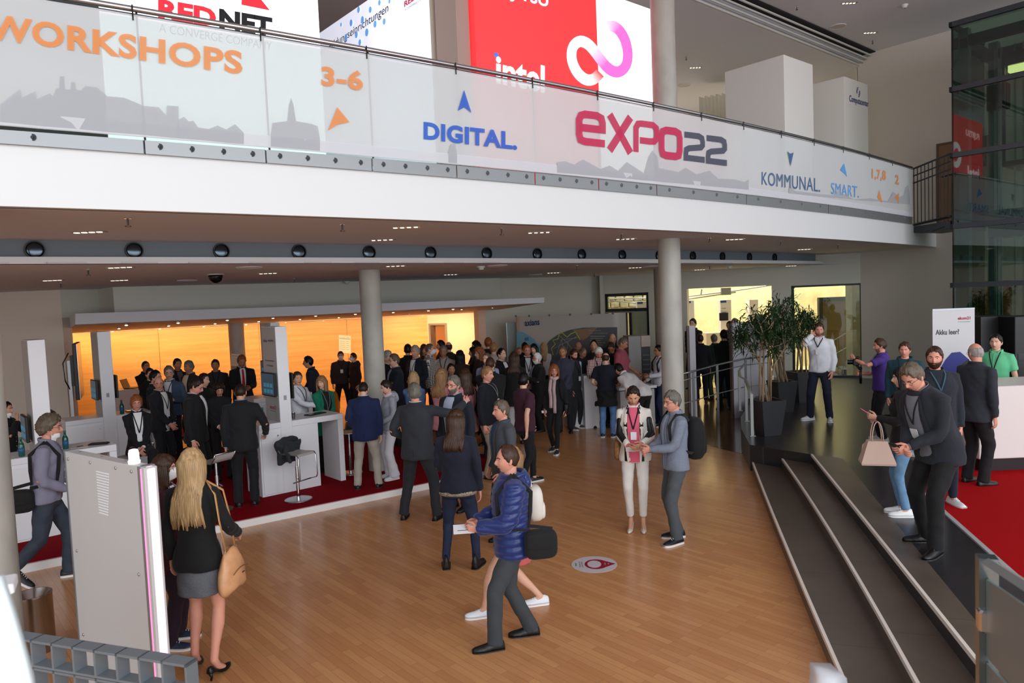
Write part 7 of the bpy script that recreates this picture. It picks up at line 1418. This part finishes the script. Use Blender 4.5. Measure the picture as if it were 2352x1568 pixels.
P_('young woman with tied dark hair and bare face among the crowd', 1035, 834, Y=14.2, a=14, sex='f', top=('tee', (30, 26, 26)), hair=('pony', 'bk'), arms=('clasp', 'clasp'), skin='t')
P_('woman with wavy blonde hair in a denim jacket, back to the camera', 949, 854, Y=12.8, a=165, sex='f', top=('coat', (88, 116, 160), .86, 'denim'), hair=('bob', 'bl', .24), arms=('clasp', 'clasp'), legs=('slim', (40, 46, 70)))
P_('woman with long straight strawberry hair and pink jacket behind the laughing man', 1012, 846, Y=12.4, a=150, sex='f', top=('coat', (196, 128, 132)), hair=('long', 'lb', .34), arms=('clasp', 'clasp'), legs=('slim', (40, 46, 70)))
pinkw = P_('woman with long brown hair, white mask and pink jacket with a black shoulder bag', 1066, 846, Y=12.0, a=-140, sex='f', top=('coat', (196, 126, 136)), hair=('long', 'br', .30), mask=True, arms=('clasp', 'side'), head=(60, 6), legs=('slim', (40, 46, 70)))
P_('dark haired woman with long hair in black left of the red haired woman', 1094, 782, Y=17.8, a=-70, sex='f', top=('sweater', BK), hair=('long', 'bk', .34), arms=('hold', 'hold'))
P_('second dark haired woman in black at the peach wall', 1088, 796, Y=17.0, a=-78, sex='f', top=('sweater', (18, 16, 18)), hair=('long', 'bk', .3), arms=('hold', 'hold'), lod=2)
P_('woman with red-blonde hair and glasses in a dark brown top', 1102, 797, Y=15.9, a=-62, sex='f', top=('sweater', (44, 28, 28)), hair=('bob', 'rd', .16), glasses=True, arms=('hold', 'clasp'))
P_('tall fair haired man seen from behind at the corner of the peach wall', 1121, 775, Y=17.6, a=-170, top=('shirt', (28, 30, 40)), hair=('short', 'rd'), arms=('clasp', 'clasp'))
P_('blond man in a pale shirt with a dark bag strap, back to the camera', 1133, 787, Y=16.8, a=170, top=('shirt', (180, 162, 152)), hair=('short', 'lb'), arms=('clasp', 'clasp'))
P_('man in a light blue polo shirt partly hidden by the dark suit', 1118, 809, Y=14.6, a=-30, top=('polo', (140, 150, 178)), hair=('crop', 'gb'), arms=('hold', 'side'), lanyard=LY)
P_('stocky man in dark suit seen from behind with short brown hair', 1125, 819, Y=12.9, a=165, top=('suit', (18, 20, 24)), shirt=WS, hair=('crop', 'br'), arms=('clasp', 'clasp'), girth=1.12)
P_('balding dark haired man in a black suit turned right', 1150, 799, Y=15.4, a=52, top=('suit', BK), shirt=WS, hair=('rec', 'bk'), arms=('clasp', 'side'))
P_('woman with shoulder length brown hair in black and white, back to the camera', 1180, 807, Y=14.6, a=172, sex='f', top=('coat', (18, 17, 18)), hair=('long', 'br', .28), legs=T(190, 186, 186), arms=('clasp', 'clasp'))
P_('small fair haired child-height woman between the suited men near the exhibition wall', 1192, 797, Y=18.6, a=10, sex='f', top=('tee', (60, 50, 46)), hair=('pony', 'lb'), arms=('clasp', 'clasp'), lod=2)
P_('person with black hair behind the man with dark glasses', 1205, 786, Y=18.0, a=180, top=('shirt', BK), hair=('short', 'bk'), arms=('clasp', 'clasp'), lod=2)
P_('man with reddish hair and tinted glasses in a black suit with lanyard', 1210, 792, Y=16.6, a=8, top=('suit', BK, .79, 'cloth', (.07, .05, .05)), shirt=WS, hair=('full', 'rd'), glasses=True, lanyard=LY, arms=('clasp', 'holdlow'), skin='r')
P_('white haired man with white beard and glasses in a black suit, holding a cup', 1232, 810, feet=(1241, 990), a=-70, top=('suit', (16, 16, 19)), shirt=LB_, legs=T(14, 14, 16), hair=('full', 'wh'), beard=('wh', .014), glasses=True, arms=((.08, .30, 1.22), 'side'), girth=1.14, skin='r')
P_('woman with dark hair beside the blonde woman in the white sweater', 1226, 789, Y=17.0, a=-20, sex='f', top=('sweater', (26, 24, 26)), hair=('long', 'bk', .3), arms=('clasp', 'clasp'), lod=2)
P_('woman with straight blonde hair in a white sweater and black skirt', 1249, 785, feet=(1256, 938), a=150, sex='f', top=('sweater', (202, 196, 192)), legs=('skirt', BK, 'cloth', .55), shoes=('sneaker', (210, 208, 206)), hair=('long', 'bl', .36), arms=((.1, .26, 1.08), 'clasp'), head=(30, 0))
P_('tanned man in a grey-blue shirt looking down, right of the blonde woman', 1292, 792, Y=15.6, a=-10, top=('shirt', (54, 56, 72)), hair=('crop', 'gb'), arms=('clasp', 'clasp'), head=(0, 12), skin='t')
vest = P_('bearded man with short hair in a dark grey vest over a pale blue shirt', 1314, 800, feet=(1322, 984), a=52, top=('shirt', (40, 43, 46)), shirt=(190, 204, 222), legs=T(40, 42, 46), shoes=('sneaker', (92, 90, 86)), hair=('short', 'br'), beard=('br',), arms=('side', 'relaxed'), lanyard=LY, head=(10, 14), girth=1.08, skin='r')
P_('bald tanned man in dark shirt bending his head, behind the vest man', 1326, 783, Y=17.3, a=30, top=('shirt', (30, 32, 38)), hair=('bald', 'gb'), arms=('clasp', 'clasp'), head=(0, 14), skin='t')
P_('man with receding hair in a black jacket looking down at the table', 1336, 796, Y=16.5, a=40, top=('coat', (26, 30, 36)), hair=('rec', 'gb'), arms=('clasp', 'clasp'), head=(0, 24), skin='t')
P_('dark haired man in a dark brown shirt by the map graphic', 1364, 780, Y=16.6, a=-6, top=('shirt', (36, 28, 28)), hair=('rec', 'bk'), arms=('clasp', 'clasp'), lanyard=LY, skin='m')
P_('white haired man in a red checked shirt leaning over the table', 1371, 793, h=1.80, Y=16.1, a=12, top=('shirt', (122, 34, 44), .86, 'plaidr'), hair=('full', 'wh'), arms=('table', 'table'), head=(0, 34), lean=10, lanyard=LY, skin='r')
teem = P_('bald man in navy t-shirt and blue jeans with a black pullover round his waist', 1392, 808, feet=(1397, 1003), a=172, top=('tee', (20, 24, 38)), legs=('trousers', (92, 128, 176), 'denim'), shoes=('sneaker', (30, 44, 74)), hair=('bald', 'br'), arms=((.2, .2, 1.02), (.2, .2, 1.02)), head=(0, 18), girth=1.12, skin='l')
P_('bald man with dark shirt standing behind the pink shirt man', 1406, 765, Y=17.6, a=4, top=('suit', (18, 18, 20)), hair=('bald', 'br'), arms=('clasp', 'clasp'), skin='m')
P_('man with glasses bending in black between the visitors at the glass table', 1404, 783, Y=16.6, a=-12, top=('shirt', BK), hair=('short', 'br'), glasses=True, arms=('clasp', 'clasp'), head=(0, 30), skin='t')
P_('balding man in a pink-red polo shirt turned right, looking down', 1426, 772, Y=16.0, a=74, top=('polo', (150, 70, 84)), hair=('crop', 'gb'), arms=((.12, .3, 1.0), 'side'), head=(0, 24), skin='t', girth=1.08)
P_('man in white shirt and black trousers bending far over the table', 1440, 822, h=1.82, feet=(1482, 1012), a=-128, top=('shirt', (214, 208, 208)), legs=T(16, 16, 18), hair=('short', 'bk'), arms=((.10, .34, .98), (.24, .30, .72, {'abs': True})), lean=58, head=(0, 24), stance='wide', skin='m')
wback = P_('smiling man with glasses in white shirt and jeans with a dark rucksack strap, facing left', 1516, 792, feet=(1519, 977), a=-64, top=('shirt', (210, 212, 220)), legs=('trousers', (30, 44, 76), 'denim'), shoes=('sneaker', (30, 36, 50)), hair=('short', 'bk'), glasses=True, arms=('hold', 'holdlow'), lanyard=LY, skin='t')
# --- under the canopy, left
P_('bald man in black shirt in front of the wood wall at far left', 333, 828, Y=16.6, a=30, top=('shirt', (20, 18, 18)), hair=('crop', 'db'), arms=('clasp', 'clasp'), skin='t')
P_('dark haired man with glasses behind the bald man in the suit', 354, 850, Y=13.2, z0=ZC, a=64, top=('suit', DK), shirt=WS, hair=('short', 'bk'), glasses=True, arms=('clasp', 'clasp'))
P_('person with black hair left of the suited group, hidden up to the head', 343, 845, Y=14.6, z0=ZC, a=20, top=('shirt', BK), hair=('short', 'bk'), arms=('clasp', 'clasp'), lod=2)
P_('dark haired man in dark jacket facing right in the warm light', 406, 823, Y=15.8, z0=ZC, a=24, top=('suit', (26, 24, 30)), shirt=(90, 84, 90), hair=('short', 'bk'), arms=('clasp', 'clasp'), skin='t')
P_('grey haired man in charcoal suit with open collar turning left', 434, 828, Y=14.8, z0=ZC, a=-52, top=('suit', (44, 38, 38), .79, 'cloth', (.08, .05, .04)), shirt=(220, 200, 176), hair=('full', 'gr'), arms=('side', (.2, .1, .84)), skin='t')
P_('man in a dark grey shirt and lanyard facing the camera before the wood wall', 494, 825, Y=15.6, z0=ZC, a=-4, top=('shirt', (44, 42, 46)), hair=('short', 'db'), arms=('side', 'side'), lanyard=LY, skin='t')
P_('dark haired man behind the black-suited man with glasses', 466, 857, Y=12.9, z0=ZC, a=56, top=('suit', (20, 20, 24)), hair=('short', 'db'), arms=('clasp', 'clasp'), lod=2)
redtie = P_('fair haired man in dark suit with red striped tie looking at his phone', 553, 813, Y=15.4, z0=ZC, a=8, top=('suit', (18, 16, 20), .79, 'cloth', (.06, .03, .0)), shirt=(224, 220, 222), tie=(176, 26, 40), hair=('full', 'rd'), arms=('hold', 'hold'), head=(-6, 22), skin='t')
P_('person in black with raised hands at the far left edge, behind the column', 10, 922, Y=10.7, z0=ZC, a=60, top=('shirt', BK), hair=('short', 'bk'), arms=((.1, .26, 1.4), (.1, .22, 1.44)), mask='chin', skin='m')
# --- courtyard side
P_('man with cropped dark hair in a black suit seen from behind at the railing', 1609, 767, feet=(1612, 924), a=-172, top=('suit', (20, 21, 30)), legs=T(18, 20, 30), hair=('short', 'db'), arms=('clasp', 'side'), skin='r', shoes=('shoe', (110, 60, 40)))
P_('grey haired man in a dark green jacket and olive trousers behind the railing', 1644, 767, feet=(1644, 919), a=-150, top=('suit', (22, 38, 36)), legs=T(44, 60, 34), hair=('short', 'gr'), arms=('side', 'side'), skin='r', shoes=('shoe', (80, 40, 26)))
P_('dark haired man in a dark green suit beside the green jacket man', 1667, 765, feet=(1672, 914), a=-120, top=('suit', (16, 40, 36)), legs=T(18, 26, 40), hair=('short', 'bk'), arms=('side', 'side'), skin='m')
P_('man with glasses in black shirt in the bright courtyard room, behind the lilac board', 1592, 731, Y=19.8, a=-30, top=('shirt', BK), hair=('short', 'db'), glasses=True, arms=('clasp', 'clasp'), h=None, z0=.25)
P_('man with black hair and suit in the bright room, behind the green suit', 1663, 757, Y=17.6, a=-160, top=('suit', (20, 22, 28)), hair=('short', 'bk'), arms=('clasp', 'clasp'), lod=2)
P_('pale faced man with glasses and lanyard seen above the green-suited men', 1676, 737, Y=20.4, a=-20, top=('suit', (26, 30, 44)), shirt=WS, hair=('short', 'bk'), glasses=True, arms=('clasp', 'clasp'), z0=.15)
P_('grey haired man in a dark suit at the edge of the white partition', 1688, 731, Y=20.0, a=-26, top=('suit', (24, 28, 40)), hair=('full', 'gr'), arms=('clasp', 'clasp'), z0=.2, skin='r')
P_('visitor with fair hair behind the partition top, left of the plants', 1703, 739, Y=20.2, a=-40, top=('shirt', (210, 190, 170)), hair=('short', 'lb'), arms=('clasp', 'clasp'), lod=2, z0=.1)
# --- stone platform, right
camman = P_('man in purple polo shirt holding a camera rig on the platform', 2030, 776, feet=(2026, 1012), z0=ZP, a=-82, top=('polo', (72, 46, 130)), legs=T(16, 16, 20), hair=('short', 'br'), beard=('st', .002), arms=((.12, .42, 1.40, {'pole': (.9, .1, -.5)}), (.08, .30, 1.14)), shoes=('sneaker', (190, 190, 190)), lanyard=(BK, 1.2), girth=1.12, head=(-4, 4), skin='r')
P_('man with dark brown hair in a teal hooded pullover with badge on the platform', 2078, 785, Y=10.6, z0=ZP, a=-12, top=('hoodie', (22, 62, 72)), legs=('slim', (30, 50, 90)), hair=('full', 'br'), arms=('side', 'side'), lanyard=(BK, 1.12), girth=1.1, skin='r', shoes=('sneaker', (220, 220, 222)), head=(-4, 0))
bagw = P_('woman with long black hair in black jacket and light blue jeans, white sneakers', 2090, 842, feet=(2078, 1182), z0=ZP, a=-78, sex='f', top=('coat', (14, 14, 16), .84), legs=('slim', (104, 142, 176), 'denim'), shoes=('sneaker', (232, 232, 234)), hair=('long', 'bk', .26), arms=((.06, .30, 1.16), (.10, .26, 1.12)), head=(4, 2), stance='narrow')
P_('bearded man with brown hair in a dark navy and brown jacket looking right', 2130, 795, feet=(2150, 1158), z0=ZP, a=18, top=('coat', (28, 34, 44)), legs=('slim', (22, 28, 44)), shoes=('sneaker', (226, 226, 226)), hair=('short', 'br'), beard=('br', .008), arms=('side', 'side'), head=(22, 0), lanyard=((60, 90, 110), 1.2), stance='wide', girth=1.06, skin='r')
bend = P_('man with grey-brown hair and glasses in a dark jacket bending over his phone', 2122, 851, h=1.86, feet=(2158, 1256), z0=ZP, a=-40, top=('suit', (30, 34, 42), .78, 'cloth', (.075, .07, .07)), shirt=(112, 114, 122), legs=T(10, 10, 12), shoes=('shoe', (14, 13, 13)), hair=('full', 'gb'), glasses=True, arms=((.05, .34, 1.12), (.02, .32, 1.10)), lean=24, head=(-6, 34), lanyard=(BK, 1.16), foot=((-.13, .20, 0, 16), (.15, -.02, 0, -30)), girth=1.12, belly=.03, skin='r')
P_('bald man with glasses in a charcoal suit seen from behind at the reception desk', 2214, 787, feet=(2240, 1112), z0=ZP, a=140, top=('suit', (38, 42, 50)), legs=T(14, 14, 17), hair=('bald', 'lg'), glasses=True, arms=((.14, .26, 1.12), 'side'), girth=1.08, head=(-76, 8), skin='r', lean=4)
P_('young man with dark hair in a mint green polo shirt behind the reception desk', 2288, 766, Y=10.6, z0=ZP, a=-14, top=('polo', (98, 190, 140)), hair=('short', 'bk'), arms=('side', 'side'), lanyard=(BK, 1.12), skin='l')

# ================================================================ CARRIED THINGS
def obox(mb, c, u, v, w, su, sv, sw, p=3.2, nu=18, nv=12, bottom=1.):
    """soft rounded body centred at c with axes u, v, w"""
    c, u, v, w = map(np.asarray, (c, u, v, w)); R = []
    for j in range(nv):
        e = math.pi*(j+.5)/nv-math.pi/2; ce, se = math.cos(e), math.sin(e); ce = abs(ce)**(2/p); se = np.sign(se)*abs(se)**(2/p); k = 1+(bottom-1)*(.5-.5*se); ring = []
        for i in range(nu):
            t = i/nu*6.2832; a, b = math.cos(t), math.sin(t); a = np.sign(a)*abs(a)**(2/p); b = np.sign(b)*abs(b)**(2/p); ring.append(c+u*su*a*ce*k+v*sv*b*ce*k+w*sw*se)
        R.append(np.array(ring))
    return mb.rings(R)
X_, Y_, Z_ = np.eye(3)
def carried(name, who, lab, cat, group=None): o = empty(name, who.G, who.rz, label=lab, cat=cat, group=group); o.scale = (who.sc,)*3; return o
BLKN = cloth((16, 16, 18), 'bagnylon')
def strap(o, pts, m=BLKN, w=.018, name='strap'): MB().tube(pts, (w, .003), 6, ref=(0, 1, 0)).build(name, m, o, True)
def messenger(who, sd, c, sz, lab, m, over=None):
    o = carried('shoulder_bag', who, lab, 'bag'); b = obox(MB(), c, Y_, X_, Z_, sz[0], sz[1], sz[2], 4.).build('bag_body', m, o, True); obox(MB(), np.array(c)+[sd*sz[1]*.5, 0, sz[2]*.25], Y_, X_, Z_, sz[0]*.97, sz[1]*.7, sz[2]*.62, 4.).build('bag_flap', m, o, True)
    sh = who.P(-sd*.13 if over else sd*.14, 0, 1.47)+np.array([0, 0, .012+who.ex]); top = np.array(c)+[0, 0, sz[2]]
    for s_ in (1, -1):
        z_ = [1.36, 1.2, 1.08]
        pts = [sh]+[(who.front if s_ > 0 else who.back)((-sd*.13 if over else sd*.14)*(1-k)+sd*.17*k, z, who.ex+.028) for z, k in zip(z_, (.25, .6, .95))]+[top+np.array([0, s_*sz[0]*.75, 0])]; strap(o, pts, m)
    return o
messenger(curly, 1, (.18, -.22, .92), (.16, .05, .12), 'large black shoulder bag hanging behind the curly haired man', BLKN, over=None)
messenger(puff, -1, (-.24, -.20, .93), (.14, .055, .125), 'black messenger bag on a wide strap at the back of the puffer jacket man', BLKN)
messenger(scarf, -1, (-.23, -.03, .86), (.11, .05, .12), 'soft black leather shoulder bag of the woman with the pink scarf', cloth((20, 20, 24), 'leather'))
messenger(pinkw, 1, (.22, .0, 1.0), (.14, .07, .22), 'tall black bag on the shoulder of the woman in pink with a mask', BLKN)
# tan hobo bag
TAN = mat('tan_leather', (206, 152, 108), .36, bump=.4, bscale=18, var=.16, vscale=9); hb = carried('handbag', blonde, 'slouchy tan leather shoulder bag of the blonde woman', 'bag'); c = np.array([.25, .03, .86])
mb = MB(); R = []
for j in range(12):
    v = j/11; z = .15-.33*v; w_ = .095+.085*math.sin(min(1, v*1.15)*math.pi*.62); d_ = .02+.055*math.sin(v*math.pi*.60)**.8; 
    if j == 11: w_ *= .8; d_ *= .7
    R.append(np.array([c+[d_*math.sin(t)*(1+.05*math.sin(5*t+j)), w_*math.cos(t)*(1+.03*math.sin(4*t+j)), z-.02*math.cos(t*2)] for t in np.arange(22)/22*6.2832]))
mb.rings(R[::-1]).build('bag_body', TAN, hb, True); sh = blonde.P(.12, 0, 1.47)+np.array([0, 0, .025])
for s_ in (.10, -.08): strap(hb, [sh, blonde.P(.19, s_*.7, 1.40)+np.array([.02, 0, 0]), blonde.P(.215, s_*.9, 1.2)+np.array([.02, 0, 0]), c+[0, s_*.8, .14]], mat('tan_strap', (196, 146, 92), .45), .014)
for s_ in (.1, -.08): MB().tube([c+[.0, s_*.8+.016*math.cos(t), .14+.02*math.sin(t)] for t in np.arange(10)/10*6.283], .003, 5, closed=True).build('ring', CHROME, hb)
MB().tube([c+[.078, y, -.02+.02*math.cos(y*14)] for y in np.linspace(-.12, .12, 10)], .003, 5).build('seam', mat('tan_seam', (120, 80, 44), .6), hb); MB().box(c[0]+.076, c[0]+.080, c[1]+.02, c[1]+.055, c[2]-.055, c[2]-.048).build('metal_tag', DSTEEL, hb)
# rucksacks
def rucksack(who, lab, m, sz=(.155, .085, .24), z=1.18, straps=True, sm_=None):
    o = carried('rucksack', who, lab, 'bag'); c = who.back(0, z, .03)+np.array([0, -sz[1]*.95, 0]); obox(MB(), c, X_, Y_, Z_, sz[0], sz[1], sz[2], 3.2, bottom=1.05).build('bag_body', m, o, True); obox(MB(), c+[0, -sz[1]*.75, -.07], X_, Y_, Z_, sz[0]*.8, sz[1]*.5, sz[2]*.5, 3.2).build('front_pocket', m, o, True)
    MB().tube([c+[-.03, sz[1]*.4, sz[2]*.95], c+[0, sz[1]*.4, sz[2]+.05], c+[.03, sz[1]*.4, sz[2]*.95]], .008, 6).build('top_handle', m, o, True)
    if straps:
        for sd in (-1, 1): strap(o, [c+[sd*.07, sz[1], sz[2]*.85], who.P(sd*.12, -.06, 1.485), who.P(sd*.125, .02, 1.475)+np.array([0, 0, .01]), who.front(sd*.13, 1.36, .035), who.front(sd*.145, 1.22, .035), who.P(sd*.17, .02, 1.08), c+[sd*sz[0]*.85, sz[1]*.8, -sz[2]*.6]], sm_ or m, .024, 'shoulder_strap')
    return o
rucksack(bpk, 'black rucksack on the back of the man in the grey zip jacket', BLKN, (.15, .10, .25)); rucksack(wback, 'dark rucksack of the smiling man in white shirt', BLKN, (.14, .07, .2)); rucksack(skw, 'white rucksack with flap visible behind the puffer jacket man', mat('cream_rucksack', (224, 218, 208), .6, bump=.1), (.13, .08, .18), 1.16)
# cream handbag on the forearm
BG_ = mat('rose_beige_leather', (206, 176, 160), .4, bump=.06); hw_ = bagw.handw(0, .0); o = empty('handbag', (hw_[0]-.02, hw_[1]-.02, hw_[2]-.50), bagw.rz, label='beige trapezoid handbag hanging from the arm of the black haired woman', cat='bag')
V = [(x*sx, y*sy, z) for z, sx, sy in ((0, .10, .165), (.02, .105, .17), (.25, .055, .095), (.255, .05, .09)) for x, y in ((-1, -1), (1, -1), (1, 1), (-1, 1))]
MB().add(V, [(3, 2, 1, 0), (12, 13, 14, 15)]+[(k*4+i, k*4+(i+1) % 4, k*4+4+(i+1) % 4, k*4+4+i) for k in range(3) for i in range(4)]).build('bag_body', BG_, o)
for sx in (-.05, .05): MB().tube([(sx, .05*math.cos(t)*1.1, .245+.22*math.sin(t)) for t in np.linspace(0, math.pi, 12)], .006, 6).build('bag_handle', BG_, o, True)
MB().tube([(.06, .09, .22), (.09, .12, .18), (.08, .13, .12)], (.012, .003), 4).build('side_strap', BG_, o)
# tan bag of the woman in white
o = carried('handbag', white, 'brown woven shoulder bag behind the arm of the woman in the white jacket', 'bag'); obox(MB(), (.22, -.06, .98), Y_, X_, Z_, .10, .045, .13, 2.6).build('bag_body', mat('brown_woven', (142, 100, 58), .6, bump=.6, bscale=60, var=.3, vscale=40), o, True); strap(o, [white.P(.13, 0, 1.48), white.front(.15, 1.35, .03), (.19, .02, 1.08)], mat('brown_strap', (112, 64, 40), .5), .012)
# hand-held things
def phone_at(P, R, lab, col=(16, 16, 18), size=(.036, .075, .0045), name='smartphone', cat='phone'):
    P = np.asarray(P, float); o = empty(name, P, 0, label=lab, cat=cat); MB().rbox(-size[0], size[0], -size[1], size[1], -size[2], size[2], .003).build('phone_body', mat('phone_%d' % col[0], col, .3), o); MB().box(-size[0]+.004, size[0]-.004, -size[1]+.006, size[1]-.006, size[2], size[2]+.001).build('phone_screen', mat('phone_screen', (40, 48, 60), .1, emit=(60, 76, 90), es=.2), o); o.rotation_euler = R; return o
phone_at(bend.handw(0, .10)+[0, 0, .03], (math.radians(35), 0, bend.rz), 'black smartphone in the hand of the bending man'); phone_at(redtie.handw(1, .09)+[0, 0, .02], (.5, 0, redtie.rz), 'dark smartphone held by the man with the red tie')
ph = phone.arm[1]; phone_at(phone.W(phone.hc+phone.HR@np.array([.092, .01, -.02])), (math.pi/2, 0, phone.rz+math.pi/2), 'smartphone at the ear of the man in the white shirt'); phone_at(bagw.handw(0, .12)+[0, 0, .03], (.6, 0, bagw.rz), 'pink phone held by the black haired woman', (220, 110, 150))
def booklet(P, rz, lab, w=.10, h=.14, tilt=.5, col=(226, 226, 230)):
    o = empty('brochure', P, rz, label=lab, cat='brochure'); MB(Matrix.Rotation(tilt, 4, 'X')).box(-w, w, -h/2, h/2, 0, .004).build('cover', mat('brochure_%d' % col[2], col, .5), o); MB(Matrix.Rotation(tilt, 4, 'X')).box(-w*.6, w*.4, -h*.2, -h*.14, .004, .005).build('printed_line', PRT, o)
booklet(puff.handw(0, .12)+[-.02, 0, 0], .1, 'white brochure held out by the puffer jacket man', .085, .12, .35); booklet(white.handw(1, .10), .0, 'folded leaflet held by the woman in the white jacket', .09, .06, .9, (190, 170, 166)); booklet(scarf.handw(1, .05), .3, 'rolled white paper in the hand of the woman with the pink scarf', .08, .05, 1.0)
P = F(1390, 905, .0)
q = polo.handw(1, .0)
# camera rig
hc_ = camman.handw(0, .05); o = empty('video_camera', (hc_[0]+.03, hc_[1]-.02, hc_[2]-.06), camman.rz, label='black camera on a handheld gimbal held by the man in purple', cat='camera'); MB().rbox(-.07, .07, -.04, .05, -.05, .06, .01).build('camera_body', BLACK, o); MB(Matrix.Rotation(-math.pi/2, 4, 'X')).cyl((0, 0), .036, .03, .13, 20).build('camera_lens', mat('lens_black', (10, 10, 12), .2), o, 'auto'); MB().rbox(-.035, .035, -.05, .0, .06, .09, .008).build('viewfinder', BLACK, o)
h2 = camman.handw(1, .03); d_ = np.linalg.inv(rot('z', camman.rz))@(h2-np.array(o.location)); MB().tube([d_+[0, 0, -.16], d_+[0, 0, .10]], .019, 10).build('gimbal_grip', BLACK, o, True); MB().tube([d_+[0, 0, .10], (.10, -.05, -.10), (.11, 0, 0), (.07, 0, 0)], .012, 8).build('gimbal_arm', BLACK, o, True); MB().tube([(0, 0, -.05), (.0, -.04, -.11), d_+[0, 0, .08]], .012, 8).build('gimbal_bracket', BLACK, o, True)
# wristwatches
def watch(who, i): A = who.arm[i]; u = unit(A['W']-A['E']); c = A['W']-u*.015; return MB().tube([c-u*.010, c+u*.010], (.033*who.sc, .028*who.sc), 12, ref=tuple(A['th'])).build('wristwatch', DSTEEL, who.root, True)
watch(camman, 1); watch(white, 0)
# white jacket woman: black panels on the jacket
for sd in (-1, 1):
    for nm_, z0_, z1_, x0_, x1_ in (('black_front_panel', .82, 1.30, .074, .118), ('black_collar_panel', 1.40, 1.475, .05, .085)):
        mb = MB().grid(lambda u, v: white.front(sd*(x0_+(x1_-x0_)*u), z0_+(z1_-z0_)*v, white.ex+.012), 3, 12); white.fin(mb, nm_, cloth((18, 16, 18), 'leather'))
A = white
for i in (0, 1):
    a_ = white.arm[i]; v = a_['E']-a_['S']; mb = MB(); mb.tube([a_['S']+v*.30+[0, .02, 0], a_['S']+v*.9+[0, .02, 0], a_['E']+(a_['W']-a_['E'])*.75+[0, .012, 0]], [(.048, .050), (.050, .050), (.036, .036)], 12, ref=(0, 1, 0), round_=True); white.fin(mb, 'black_sleeve_panel', cloth((18, 16, 18), 'leather'))
# shirt sleeves under the vest, pullover round the waist, leopard hem
mb = MB(); teem.torso(mb, [.64, .70, .78, .86, .94, .98], lambda z: .030+.02*(z < .75), 20); teem.fin(mb, 'tied_pullover', cloth((18, 18, 20)), .016, .008)
mb = MB(); navyw.torso(mb, [.83, .85, .875], .014, 24); navyw.fin(mb, 'patterned_blouse_hem', mat('leopard_print', (150, 138, 118), .8, var=.8, vscale=70))
mb = MB(); vest.sleeves(mb, .016); vest.fin(mb, 'shirt_sleeves', cloth((176, 190, 212)), .016, .004)
finish_people()
